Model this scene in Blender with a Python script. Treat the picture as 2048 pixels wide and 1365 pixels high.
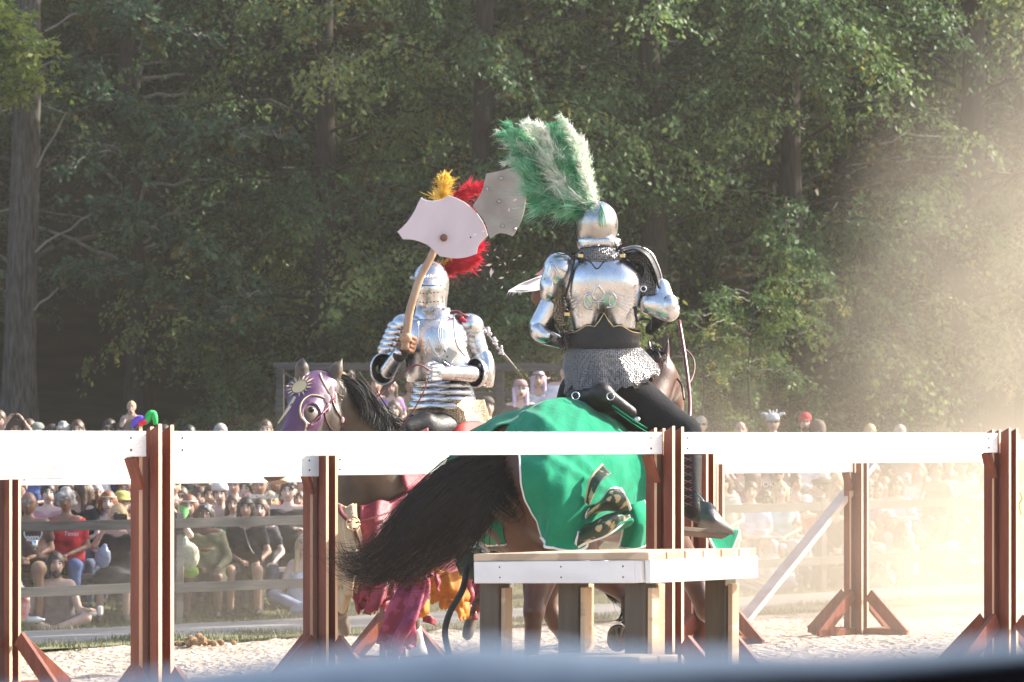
import bpy, math, random
import numpy as np
from mathutils import Vector, Matrix, noise as mnoise
S = bpy.context.scene
COL = S.collection
random.seed(7)
RNG = np.random.default_rng(7)
for _o in list(bpy.data.objects):
    bpy.data.objects.remove(_o)

# ---------------------------------------------------------------- camera, sky, sun, exposure
FPX, CXP, HYP, HC = 7000.0, 1024.0, 962.0, 1.30      # focal length in photo pixels, horizon row, eye height

def W(px, py, D):
    """The place seen at photo pixel (px, py) at D metres from the camera."""
    return Vector(((px - CXP) / FPX * D, D, HC - (py - HYP) / FPX * D))

cam_d = bpy.data.cameras.new("camera")
cam = bpy.data.objects.new("camera", cam_d); COL.objects.link(cam)
cam.location = (0, 0, HC); cam.rotation_euler = (math.pi / 2, 0, 0)
cam_d.sensor_width = 36.0; cam_d.lens = FPX / 2048 * 36
cam_d.shift_y = (HYP - 682.5) / 2048
cam_d.clip_start = 0.2; cam_d.clip_end = 900
cam_d.dof.use_dof = True; cam_d.dof.focus_distance = 21.5; cam_d.dof.aperture_fstop = 7.1
S.camera = cam

SUN_EL, SUN_AZ = math.radians(34), math.radians(68)      # azimuth measured from +Y towards +X
sun_vec = Vector((math.cos(SUN_EL) * math.sin(SUN_AZ), math.cos(SUN_EL) * math.cos(SUN_AZ), math.sin(SUN_EL)))
w = bpy.data.worlds.new("World"); S.world = w; w.use_nodes = True
wn = w.node_tree; wn.nodes.clear()
wo = wn.nodes.new("ShaderNodeOutputWorld"); wb = wn.nodes.new("ShaderNodeBackground"); ws = wn.nodes.new("ShaderNodeTexSky")
ws.sky_type = 'NISHITA'; ws.sun_disc = False; ws.sun_elevation = SUN_EL; ws.sun_rotation = SUN_AZ
ws.dust_density = 2.5; ws.air_density = 1.0
wb.inputs[1].default_value = 0.13
wn.links.new(ws.outputs[0], wb.inputs[0]); wn.links.new(wb.outputs[0], wo.inputs[0])
sun_d = bpy.data.lights.new("sun", 'SUN'); sun_d.energy = 5.0; sun_d.angle = math.radians(0.5); sun_d.color = (1.0, 0.93, 0.82)
sun = bpy.data.objects.new("sun", sun_d); COL.objects.link(sun)
sun.rotation_euler = sun_vec.to_track_quat('Z', 'Y').to_euler()
S.view_settings.view_transform = 'Standard'; S.view_settings.look = 'None'
S.view_settings.exposure = 1.6; S.view_settings.gamma = 1.0; S.view_settings.use_curve_mapping = False
cy = S.cycles
cy.use_adaptive_sampling = True; cy.adaptive_threshold = 0.02
cy.use_denoising = True
cy.max_bounces = 6; cy.diffuse_bounces = 3; cy.glossy_bounces = 3; cy.transmission_bounces = 3; cy.volume_bounces = 1; cy.transparent_max_bounces = 6
cy.sample_clamp_indirect = 6.0
cy.caustics_reflective = False; cy.caustics_refractive = False
cy.volume_step_rate = 4.0; cy.volume_preview_step_rate = 4.0; cy.volume_max_steps = 64
# ---------------------------------------------------------------- materials
MATS = {}
def _ramp(nt, fac, c1, c2, p0=0.35, p1=0.65):
    r = nt.nodes.new("ShaderNodeValToRGB"); r.color_ramp.elements[0].position = p0; r.color_ramp.elements[1].position = p1
    r.color_ramp.elements[0].color = (*c1, 1); r.color_ramp.elements[1].color = (*c2, 1)
    nt.links.new(fac, r.inputs[0]); return r.outputs[0]

def PM(name, c1, c2=None, scale=8.0, rough=0.6, metal=0.0, bump=0.0, bscale=None, stretch=(1, 1, 1), kind='noise',
       sheen=0.0, spec=0.5, coat=0.0, detail=5.0, sss=0.0, rvar=0.0, transl=0.0):
    """A procedural material: two tones mixed by a noise or a wave, relief from a finer noise."""
    if name in MATS: return MATS[name]
    m = bpy.data.materials.new(name); m.use_nodes = True; nt = m.node_tree
    b = nt.nodes["Principled BSDF"]
    tc = nt.nodes.new("ShaderNodeTexCoord"); mp = nt.nodes.new("ShaderNodeMapping")
    mp.inputs['Scale'].default_value = stretch
    nt.links.new(tc.outputs['Object'], mp.inputs[0])
    if c2 is None: c2 = tuple(min(1, c * 0.8) for c in c1)
    if kind == 'wave':
        t = nt.nodes.new("ShaderNodeTexWave"); t.inputs['Scale'].default_value = scale; t.inputs['Distortion'].default_value = 6.0
        t.inputs['Detail'].default_value = 3.0; fac = t.outputs['Fac']
    elif kind == 'voronoi':
        t = nt.nodes.new("ShaderNodeTexVoronoi"); t.inputs['Scale'].default_value = scale; fac = t.outputs['Distance']
    else:
        t = nt.nodes.new("ShaderNodeTexNoise"); t.inputs['Scale'].default_value = scale; t.inputs['Detail'].default_value = detail
        fac = t.outputs['Fac']
    nt.links.new(mp.outputs[0], t.inputs['Vector'])
    col = _ramp(nt, fac, c1, c2)
    nt.links.new(col, b.inputs['Base Color'])
    b.inputs['Roughness'].default_value = rough; b.inputs['Metallic'].default_value = metal
    b.inputs['Specular IOR Level'].default_value = spec
    if coat: b.inputs['Coat Weight'].default_value = coat
    if sheen: b.inputs['Sheen Weight'].default_value = sheen; b.inputs['Sheen Roughness'].default_value = 0.4
    if sss: b.inputs['Subsurface Weight'].default_value = sss; b.inputs['Subsurface Scale'].default_value = 0.01
    if rvar:
        n3 = nt.nodes.new("ShaderNodeTexNoise"); n3.inputs['Scale'].default_value = scale * 2.3; nt.links.new(mp.outputs[0], n3.inputs['Vector'])
        mr = nt.nodes.new("ShaderNodeMapRange"); mr.inputs['To Min'].default_value = max(0.02, rough - rvar); mr.inputs['To Max'].default_value = min(1, rough + rvar)
        nt.links.new(n3.outputs['Fac'], mr.inputs[0]); nt.links.new(mr.outputs[0], b.inputs['Roughness'])
    if bump:
        n2 = nt.nodes.new("ShaderNodeTexNoise"); n2.inputs['Scale'].default_value = bscale or scale * 4; n2.inputs['Detail'].default_value = 4
        nt.links.new(mp.outputs[0], n2.inputs['Vector'])
        bp = nt.nodes.new("ShaderNodeBump"); bp.inputs['Strength'].default_value = min(1, bump); bp.inputs['Distance'].default_value = 0.01
        nt.links.new(n2.outputs['Fac'], bp.inputs['Height']); nt.links.new(bp.outputs[0], b.inputs['Normal'])
    if transl:
        tr = nt.nodes.new("ShaderNodeBsdfTranslucent"); nt.links.new(col, tr.inputs[0])
        mx = nt.nodes.new("ShaderNodeMixShader"); mx.inputs[0].default_value = transl
        out = nt.nodes["Material Output"]
        nt.links.new(b.outputs[0], mx.inputs[1]); nt.links.new(tr.outputs[0], mx.inputs[2]); nt.links.new(mx.outputs[0], out.inputs[0])
    MATS[name] = m
    return m

# ---------------------------------------------------------------- mesh collector
def V(*a): return np.array(a, float)
def nrm(v):
    v = np.asarray(v, float); n = np.linalg.norm(v); return v / n if n > 1e-9 else v

class MB:
    def __init__(s): s.v = []; s.f = []; s.m = []; s.n = 0
    def add(s, verts, faces, mi=0):
        o = s.n; verts = np.asarray(verts, float).reshape(-1, 3)
        s.v.append(verts); s.n += len(verts)
        for f in faces: s.f.append(tuple(int(i) + o for i in f))
        s.m += [mi] * len(faces)
    def box(s, c, size, R=None, mi=0):
        h = np.asarray(size, float) / 2; c = np.asarray(c, float)
        p = np.array([[x, y, z] for x in (-1, 1) for y in (-1, 1) for z in (-1, 1)], float) * h
        if R is not None: p = p @ np.asarray(R, float).T
        s.add(p + c, [(0, 1, 3, 2), (4, 6, 7, 5), (0, 4, 5, 1), (2, 3, 7, 6), (0, 2, 6, 4), (1, 5, 7, 3)], mi)
    def beam(s, a, b, wdt, thk, side, mi=0):
        """A board from a to b, wdt along `side`, thk across it."""
        a = np.asarray(a, float); b = np.asarray(b, float); d = nrm(b - a); sd = nrm(np.asarray(side, float) - np.dot(side, d) * d)
        t = np.cross(d, sd); R = np.stack([d, sd, t], 1)
        s.box((a + b) / 2, (np.linalg.norm(b - a), wdt, thk), R, mi)
    def tube(s, pts, r, n=8, mi=0, cap=True, flat=1.0, up=(0, 0, 1), closed=False):
        pts = np.asarray(pts, float); k = len(pts)
        r = np.broadcast_to(np.asarray(r, float), (k,))
        up = np.asarray(up, float); vs = []
        prev = None
        for i in range(k):
            t = nrm(pts[min(i + 1, k - 1)] - pts[max(i - 1, 0)])
            if prev is None:
                u = up - np.dot(up, t) * t
                if np.linalg.norm(u) < 1e-3: u = V(1, 0, 0) - t[0] * t
            else: u = prev - np.dot(prev, t) * t
            u = nrm(u); prev = u; w_ = np.cross(t, u)
            a = np.linspace(0, 2 * np.pi, n, endpoint=False)
            vs.append(pts[i] + r[i] * (np.cos(a)[:, None] * u * flat + np.sin(a)[:, None] * w_))
        vs = np.concatenate(vs); fs = []
        for i in range(k - 1):
            for j in range(n):
                fs.append((i * n + j, i * n + (j + 1) % n, (i + 1) * n + (j + 1) % n, (i + 1) * n + j))
        if cap: fs.append(tuple(range(n - 1, -1, -1))); fs.append(tuple((k - 1) * n + j for j in range(n)))
        s.add(vs, fs, mi)
    def loft(s, rings, mi=0, cap=True, closed=True):
        n = len(rings[0]); vs = np.concatenate([np.asarray(r, float) for r in rings]); fs = []
        for i in range(len(rings) - 1):
            for j in range(n if closed else n - 1):
                fs.append((i * n + j, i * n + (j + 1) % n, (i + 1) * n + (j + 1) % n, (i + 1) * n + j))
        if cap and closed: fs.append(tuple(range(n - 1, -1, -1))); fs.append(tuple((len(rings) - 1) * n + j for j in range(n)))
        s.add(vs, fs, mi)
    def ell(s, c, r, R=None, nu=12, nv=8, mi=0):
        c = np.asarray(c, float); r = np.broadcast_to(np.asarray(r, float), (3,)); vs = [[0, 0, 1]]
        for i in range(1, nv):
            ph = math.pi * i / nv
            for j in range(nu):
                th = 2 * math.pi * j / nu; vs.append([math.sin(ph) * math.cos(th), math.sin(ph) * math.sin(th), math.cos(ph)])
        vs.append([0, 0, -1]); vs = np.array(vs) * r
        if R is not None: vs = vs @ np.asarray(R, float).T
        fs = [(0, 1 + j, 1 + (j + 1) % nu) for j in range(nu)]
        for i in range(nv - 2):
            for j in range(nu):
                a = 1 + i * nu; fs.append((a + j, a + nu + j, a + nu + (j + 1) % nu, a + (j + 1) % nu))
        a = 1 + (nv - 2) * nu; L = len(vs) - 1
        fs += [(a + j, L, a + (j + 1) % nu) for j in range(nu)]
        s.add(vs + c, fs, mi)
    def prism(s, outline, off, mi=0):
        """A flat outline given a real thickness along the vector off."""
        o = np.asarray(outline, float); n = len(o); off = np.asarray(off, float)
        fs = [tuple(range(n)), tuple(range(2 * n - 1, n - 1, -1))] + [(i, i + n, (i + 1) % n + n, (i + 1) % n) for i in range(n)]
        s.add(np.concatenate([o, o + off]), fs, mi)
    def sheet(s, grid, mi=0):
        g = np.asarray(grid, float); a, b = g.shape[:2]
        fs = [(i * b + j, i * b + j + 1, (i + 1) * b + j + 1, (i + 1) * b + j) for i in range(a - 1) for j in range(b - 1)]
        s.add(g.reshape(-1, 3), fs, mi)
    def mesh(s, name, mats, smooth=False):
        me = bpy.data.meshes.new(name)
        v = np.concatenate(s.v) if s.v else np.zeros((0, 3))
        me.from_pydata(v.tolist(), [], s.f)
        if not isinstance(mats, (list, tuple)): mats = [mats]
        for m in mats: me.materials.append(m)
        if len(mats) > 1: me.polygons.foreach_set("material_index", s.m)
        if smooth: me.polygons.foreach_set("use_smooth", [True] * len(me.polygons))
        me.update(); return me
    def build(s, name, mats, parent=None, smooth=False, bevel=0.0, solid=0.0, subd=0, offset=0.0, autos=None):
        o = bpy.data.objects.new(name, s.mesh(name, mats, smooth)); COL.objects.link(o)
        if parent is not None:
            o.parent = parent; o.location = -Vector(parent.location)
            if parent.parent is not None: o.location -= Vector(parent.parent.location)
        if subd: m_ = o.modifiers.new("s", 'SUBSURF'); m_.levels = subd; m_.render_levels = subd
        if solid: m_ = o.modifiers.new("t", 'SOLIDIFY'); m_.thickness = solid; m_.offset = offset
        if bevel:
            m_ = o.modifiers.new("b", 'BEVEL'); m_.width = bevel; m_.segments = 1; m_.limit_method = 'ANGLE'
        return o

def tag(o, label=None, cat=None, group=None, kind=None):
    if label: o['label'] = label
    if cat: o['category'] = cat
    if group: o['group'] = group
    if kind: o['kind'] = kind
    return o
def empty(name, loc, label=None, cat=None, group=None):
    o = bpy.data.objects.new(name, None); COL.objects.link(o); o.location = loc; o.empty_display_size = 0.2
    return tag(o, label, cat, group)
def copy_tree(o, parent=None):
    c = o.copy(); COL.objects.link(c)
    if parent is not None: c.parent = parent
    for ch in list(o.children): copy_tree(ch, c)
    return c
def rotz(a): c, s_ = math.cos(a), math.sin(a); return np.array([[c, -s_, 0], [s_, c, 0], [0, 0, 1.0]])
def rotx(a): c, s_ = math.cos(a), math.sin(a); return np.array([[1.0, 0, 0], [0, c, -s_], [0, s_, c]])
def roty(a): c, s_ = math.cos(a), math.sin(a); return np.array([[c, 0, s_], [0, 1.0, 0], [-s_, 0, c]])
def spline(pts, n, closed=False):
    """Catmull-Rom through the points."""
    p = np.asarray(pts, float)
    if closed: p = np.concatenate([p[-1:], p, p[:2]])
    else: p = np.concatenate([2 * p[:1] - p[1:2], p, 2 * p[-1:] - p[-2:-1]])
    k = len(p) - 3; t = np.linspace(0, k, n, endpoint=not closed); i = np.minimum(t.astype(int), k - 1); u = (t - i)[:, None]
    a, b, c, d = p[i], p[i + 1], p[i + 2], p[i + 3]
    return 0.5 * ((2 * b) + (-a + c) * u + (2 * a - 5 * b + 4 * c - d) * u ** 2 + (-a + 3 * b - 3 * c + d) * u ** 3)

# ---------------------------------------------------------------- smooth-union bodies (distance field -> one closed surface)
def cap_(a, b, ra, rb, k=None): return ('c', np.asarray(a, float), np.asarray(b, float), ra, rb, k)
def ell_(c, r, R=None, k=None): return ('e', np.asarray(c, float), np.asarray(r, float), R, None, k)
def sub_(p): return ('sub', p)
def cut_(p, n): return ('cut', np.asarray(p, float), nrm(n))

def _pd(P, pr):
    if pr[0] == 'c':
        a, b, ra, rb = pr[1:5]; ab = b - a; L = float(ab @ ab) + 1e-12
        t = np.clip(((P - a) @ ab) / L, 0, 1)
        return np.linalg.norm(P - a - t[..., None] * ab, axis=-1) - (ra + (rb - ra) * t)
    c, r, R = pr[1:4]; q = P - c
    if R is not None: q = q @ R
    k0 = np.linalg.norm(q / r, axis=-1); k1 = np.linalg.norm(q / (r * r), axis=-1)
    return k0 * (k0 - 1) / np.maximum(k1, 1e-6)
def _bb(pr):
    if pr[0] == 'c':
        a, b, ra, rb = pr[1:5]; m = max(ra, rb); return np.minimum(a, b) - m, np.maximum(a, b) + m
    m = pr[2].max(); return pr[1] - m, pr[1] + m

def sdf(prims, vox=0.02, k=0.03):
    pos = [p for p in prims if p[0] in 'ce']
    lo = np.min([_bb(p)[0] for p in pos], 0) - 2.5 * vox; hi = np.max([_bb(p)[1] for p in pos], 0) + 2.5 * vox
    n = np.ceil((hi - lo) / vox).astype(int) + 1
    ax = [lo[i] + vox * np.arange(n[i]) for i in range(3)]
    phi = np.full(n, 10.0, np.float32)
    def region(pr, mg):
        b0, b1 = _bb(pr); i0 = np.maximum(((b0 - mg - lo) / vox).astype(int), 0); i1 = np.minimum(((b1 + mg - lo) / vox).astype(int) + 2, n)
        return tuple(slice(i0[j], i1[j]) for j in range(3))
    def pts(sl): return np.stack(np.meshgrid(ax[0][sl[0]], ax[1][sl[1]], ax[2][sl[2]], indexing='ij'), -1)
    for p in prims:
        if p[0] in 'ce':
            kk = p[5] if p[5] is not None else k
            sl = region(p, 2.5 * kk + 3 * vox); d = _pd(pts(sl), p); o = phi[sl]
            h = np.maximum(kk - np.abs(o - d), 0) / max(kk, 1e-6)
            phi[sl] = np.minimum(o, d) - h * h * kk * 0.25
        elif p[0] == 'sub':
            sl = region(p[1], 3 * vox); d = _pd(pts(sl), p[1]); phi[sl] = np.maximum(phi[sl], -d)
        elif p[0] == 'cut':
            sl = (slice(0, n[0]),) * 1 + (slice(0, n[1]), slice(0, n[2]))
            d = (pts(sl) - p[1]) @ p[2]; phi = np.maximum(phi, d.astype(np.float32))
    # surface nets
    s = phi < 0
    acc = np.zeros(tuple(n - 1) + (3,), np.float32); cnt = np.zeros(tuple(n - 1), np.float32)
    c = [slice(0, -1), slice(1, None)]
    for axis in range(3):
        o1, o2 = [a_ for a_ in range(3) if a_ != axis]
        for u in (0, 1):
            for v_ in (0, 1):
                sa = [None] * 3; sb = [None] * 3
                sa[axis] = c[0]; sb[axis] = c[1]; sa[o1] = sb[o1] = c[u]; sa[o2] = sb[o2] = c[v_]
                A = phi[tuple(sa)]; B = phi[tuple(sb)]; x = (A < 0) != (B < 0)
                t = np.where(x, A / np.where(x, A - B, 1), 0)
                acc[..., axis] += t; acc[..., o1] += np.where(x, u, 0); acc[..., o2] += np.where(x, v_, 0); cnt += x
    act = cnt > 0; idx = np.full(tuple(n - 1), -1, np.int64); ii = np.argwhere(act); idx[act] = np.arange(len(ii))
    vv = lo + vox * (ii + acc[act] / cnt[act][:, None])
    quads = []
    for axis in range(3):
        o1, o2 = [(1, 2), (2, 0), (0, 1)][axis]
        sa = [slice(1, -1)] * 3; sb = [slice(1, -1)] * 3
        sa[axis] = slice(0, -1); sb[axis] = slice(1, None)
        x = s[tuple(sa)] != s[tuple(sb)]; e = np.argwhere(x)
        if not len(e): continue
        e = e + 1; e[:, axis] -= 1
        flip = s[tuple(e.T)]
        def I(d1, d2):
            q = e.copy(); q[:, o1] += d1; q[:, o2] += d2; return idx[tuple(q.T)]
        q = np.stack([I(-1, -1), I(0, -1), I(0, 0), I(-1, 0)], 1)
        q[~flip] = q[~flip][:, ::-1]
        quads.append(q)
    q = np.concatenate(quads); q = q[(q >= 0).all(1)]
    return vv, q
def sm(vv, q, it=2):
    """Light smoothing of a surface-nets mesh."""
    e = np.concatenate([q[:, [0, 1]], q[:, [1, 2]], q[:, [2, 3]], q[:, [3, 0]]]); e = np.concatenate([e, e[:, ::-1]])
    for _ in range(it):
        a = np.zeros_like(vv); np.add.at(a, e[:, 0], vv[e[:, 1]]); c = np.bincount(e[:, 0], minlength=len(vv))[:, None]
        vv = vv * 0.4 + 0.6 * a / np.maximum(c, 1)
    return vv
def fast_mesh(name, v, q, mats, smooth=True, mi=None):
    me = bpy.data.meshes.new(name); nv, nf = len(v), len(q); k = q.shape[1]
    me.vertices.add(nv); me.loops.add(nf * k); me.polygons.add(nf)
    me.vertices.foreach_set("co", np.asarray(v, np.float32).ravel()); me.loops.foreach_set("vertex_index", q.astype(np.int32).ravel())
    me.polygons.foreach_set("loop_start", np.arange(0, nf * k, k, dtype=np.int32)); me.polygons.foreach_set("loop_total", np.full(nf, k, np.int32))
    if smooth: me.polygons.foreach_set("use_smooth", np.ones(nf, bool))
    for m in (mats if isinstance(mats, (list, tuple)) else [mats]): me.materials.append(m)
    if mi is not None: me.polygons.foreach_set("material_index", np.asarray(mi, np.int32))
    me.update(calc_edges=True); return me
def body(name, prims, mats, parent=None, vox=0.02, k=0.03, it=1, at=None, R=None, extra=None, wob=0.0):
    v, q = sdf(prims, vox, k); v = sm(v, q, it)
    if wob:                                 # creases of worn cloth
        ph = float(prims[0][1][0]) * 17 + len(v) * .01; f = np.sin(v[:, 2] * 46 + 16 * v[:, 0] + ph) * np.sin(v[:, 0] * 21 - 9 * v[:, 2] + ph * 2) + .7 * np.sin(v[:, 2] * 75 - 40 * v[:, 0] * np.sign(v[:, 0]) + 11 * v[:, 1] + ph)
        c = v.mean(0); d = (v - c) * np.array([1, 1, 0.]); d /= np.linalg.norm(d, axis=1, keepdims=True) + 1e-6; v = v + d * (wob * f)[:, None]
    if extra is None: me_v, me_q, mi = v, q, None
    else:                                   # extra: list of (verts, quads, material index)
        vs, qs, mi = [v], [q], [np.zeros(len(q), int)]; o = len(v)
        for ev, eq, em in extra:
            vs.append(ev); qs.append(eq + o); mi.append(np.full(len(eq), em) if np.isscalar(em) else em); o += len(ev)
        me_v, me_q, mi = np.concatenate(vs), np.concatenate(qs), np.concatenate(mi)
    if R is not None: me_v = me_v @ np.asarray(R).T
    if at is not None: me_v = me_v + np.asarray(at)
    o = bpy.data.objects.new(name, fast_mesh(name, me_v, me_q, mats, True, mi)); COL.objects.link(o)
    if parent is not None: o.parent = parent; o.location = -Vector(parent.location)
    return o
# ---------------------------------------------------------------- terrain
def fence_y(x): return 42.6 + 0.9 * np.clip(x, -14, 12)
def vnoise(x, y, s, seed=0):
    """Smooth value noise on numpy arrays."""
    r = np.random.default_rng(seed); T = r.random((64, 64)); X = x * s; Y = y * s
    i = np.floor(X).astype(int); j = np.floor(Y).astype(int); u = X - i; v = Y - j
    u = u * u * (3 - 2 * u); v = v * v * (3 - 2 * v); g = lambda a, b: T[a % 64, b % 64]
    return (g(i, j) * (1 - u) + g(i + 1, j) * u) * (1 - v) + (g(i, j + 1) * (1 - u) + g(i + 1, j + 1) * u) * v
def zg(x, y):
    x = np.asarray(x, float); y = np.asarray(y, float)
    b = 0.025 * np.clip(x, -12, 12) - 0.012 * (np.clip(y, 8, 44) - 20)
    t = y - fence_y(x)
    b = b + 0.13 * np.clip(t - 0.6, 0, None) + 0.22 * np.clip(y - 62, 0, 60)
    return b
def sand(x, y):
    t = y - fence_y(x); m = np.clip((-6.6 - t) / 0.8, 0, 1)
    return m * (0.05 * (vnoise(x, y, 1.7, 1) - 0.5) + 0.045 * (vnoise(x, y, 4.5, 2) - 0.5) + 0.03 * (vnoise(x, y, 9, 3) - 0.5))

xs = np.concatenate([np.linspace(-260, -8, 40), np.arange(-7.5, 9, 0.11), np.linspace(9.5, 260, 40)])
ys = np.concatenate([np.linspace(-260, 10, 30), np.arange(11, 44, 0.13), np.arange(44.4, 62, 0.5), np.linspace(63, 150, 40), np.linspace(160, 420, 12)])
GX, GY = np.meshgrid(xs, ys, indexing='ij')
GZ = zg(GX, GY) + sand(GX, GY)
gv = np.stack([GX, GY, GZ], -1).reshape(-1, 3)
a, b = GX.shape; I_ = np.arange(a * b).reshape(a, b)
gq = np.stack([I_[:-1, :-1], I_[1:, :-1], I_[1:, 1:], I_[:-1, 1:]], -1).reshape(-1, 4)
tq = gv[gq].mean(1); past = (tq[:, 1] > fence_y(tq[:, 0]) - 6.8).astype(int)

def sand_mat():
    m = bpy.data.materials.new("churned_sand"); m.use_nodes = True; nt = m.node_tree; b = nt.nodes["Principled BSDF"]
    tc = nt.nodes.new("ShaderNodeTexCoord")
    n1 = nt.nodes.new("ShaderNodeTexNoise"); n1.inputs['Scale'].default_value = 1.3; n1.inputs['Detail'].default_value = 8; n1.inputs['Roughness'].default_value = 0.7
    n2 = nt.nodes.new("ShaderNodeTexVoronoi"); n2.inputs['Scale'].default_value = 11
    n3 = nt.nodes.new("ShaderNodeTexNoise"); n3.inputs['Scale'].default_value = 26; n3.inputs['Detail'].default_value = 6
    for n in (n1, n2, n3): nt.links.new(tc.outputs['Object'], n.inputs['Vector'])
    c = _ramp(nt, n1.outputs['Fac'], (0.41, 0.325, 0.255), (0.54, 0.45, 0.37))
    c2 = _ramp(nt, n3.outputs['Fac'], (0.62, 0.56, 0.5), (1, 1, 1), 0.3, 0.6)
    mx = nt.nodes.new("ShaderNodeMix"); mx.data_type = 'RGBA'; mx.blend_type = 'MULTIPLY'; mx.inputs[0].default_value = 0.8
    nt.links.new(c, mx.inputs[6]); nt.links.new(c2, mx.inputs[7]); nt.links.new(mx.outputs[2], b.inputs['Base Color'])
    ad = nt.nodes.new("ShaderNodeMath"); ad.operation = 'ADD'; nt.links.new(n2.outputs['Distance'], ad.inputs[0]); nt.links.new(n3.outputs['Fac'], ad.inputs[1])
    bp = nt.nodes.new("ShaderNodeBump"); bp.inputs['Strength'].default_value = 0.9; bp.inputs['Distance'].default_value = 0.05
    nt.links.new(ad.outputs[0], bp.inputs['Height']); nt.links.new(bp.outputs[0], b.inputs['Normal'])
    b.inputs['Roughness'].default_value = 0.95; b.inputs['Specular IOR Level'].default_value = 0.1
    return m
M_sand = sand_mat()
M_litter = PM("forest_floor", (0.022, 0.019, 0.011), (0.045, 0.036, 0.019), 1.6, 0.95, bump=0.8, bscale=14, spec=0.1)
g = bpy.data.objects.new("ground", fast_mesh("ground", gv, gq, [M_sand, M_litter], True, past)); COL.objects.link(g); tag(g, kind='structure')

def strip(name, t0, t1, lift, m, n=6):
    xx = np.arange(-14, 14.01, 0.35); tt = np.linspace(t0, t1, n)
    X, T = np.meshgrid(xx, tt, indexing='ij')
    T = T + (0.16 * (vnoise(X, T, 1.1, 9) - 0.5) * np.where((T == t0) | (T == t1), 1, 0)); Y = fence_y(X) + T
    mb = MB(); mb.sheet(np.stack([X, Y, zg(X, Y) + lift], -1)); o = mb.build(name, m, smooth=True); tag(o, kind='structure'); return o
M_verge = PM("verge_soil", (0.10, 0.12, 0.05), (0.24, 0.22, 0.13), 5, 0.95, bump=0.6, bscale=30, spec=0.1)
M_path = PM("path_gravel", (0.17, 0.165, 0.16), (0.25, 0.24, 0.23), 3.5, 0.95, bump=0.9, bscale=45, spec=0.1)
strip("grass_verge", -7.4, -5.5, 0.03, M_verge)
strip("gravel_path", -5.6, -0.6, 0.034, M_path, 14)
strip("lawn", -0.8, 5.2, 0.006, PM("lawn_soil", (0.06, 0.075, 0.03), (0.12, 0.12, 0.06), 4, 0.95, bump=0.7, bscale=25, spec=0.1), 12)

# grass blades (stuff)
def blades(name, n, fx, hmin, hmax, m, seed):
    r = np.random.default_rng(seed); x, y, dens = fx(r, n); keep = r.random(len(x)) < dens; x, y = x[keep], y[keep]; n = len(x)
    z = zg(x, y) + 0.005; h = r.uniform(hmin, hmax, n); a = r.uniform(0, 6.28, n); wd = 0.006 + 0.006 * r.random(n); l = r.uniform(-0.5, 0.5, (n, 2)) * h[:, None]
    p = np.stack([x, y, z], 1); sd = np.stack([np.cos(a), np.sin(a), np.zeros(n)], 1) * wd[:, None]
    tip = p + np.stack([l[:, 0], l[:, 1], h], 1); v = np.stack([p - sd, p + sd, tip + sd * 0.15, tip - sd * 0.15], 1).reshape(-1, 3)
    q = np.arange(4 * n).reshape(n, 4); o = bpy.data.objects.new(name, fast_mesh(name, v, q, m, False)); COL.objects.link(o); tag(o, kind='stuff'); return o
M_grass = PM("grass_blade", (0.05, 0.075, 0.025), (0.13, 0.13, 0.06), 2.0, 0.6, transl=0.3)
def _fx1(r, n):
    x = r.uniform(-7, 8, n); t = r.uniform(-7.6, -5.2, n); y = fence_y(x) + t; return x, y, np.clip(2.2 * (vnoise(x, y, 1.4, 5) - 0.35), 0, 1)
def _fx2(r, n):
    x = r.uniform(-8, 9, n); t = r.uniform(-0.75, 4.5, n); y = fence_y(x) + t; return x, y, np.clip(1.6 * (vnoise(x, y, 0.9, 6) - 0.2), 0, 1)
blades("verge_grass", 26000, _fx1, 0.03, 0.09, M_grass, 1)
blades("lawn_grass", 34000, _fx2, 0.03, 0.10, M_grass, 2)

# ---------------------------------------------------------------- haze over the whole place
def haze_mat(name, dens, col, aniso):
    m = bpy.data.materials.new(name); m.use_nodes = True; nt = m.node_tree; nt.nodes.clear()
    o = nt.nodes.new("ShaderNodeOutputMaterial"); pv = nt.nodes.new("ShaderNodeVolumePrincipled")
    pv.inputs['Density'].default_value = dens; pv.inputs['Color'].default_value = (*col, 1); pv.inputs['Anisotropy'].default_value = aniso
    nt.links.new(pv.outputs[0], o.inputs['Volume']); return m, nt, pv
HAZE = 0.0005
hb = MB(); hb.box((0, 80, 17.5), (700, 720, 45.0))
if HAZE:
    hz = hb.build("haze", haze_mat("pale_haze", HAZE, (0.9, 0.86, 0.78), 0.3)[0]); tag(hz, kind='stuff')

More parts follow.
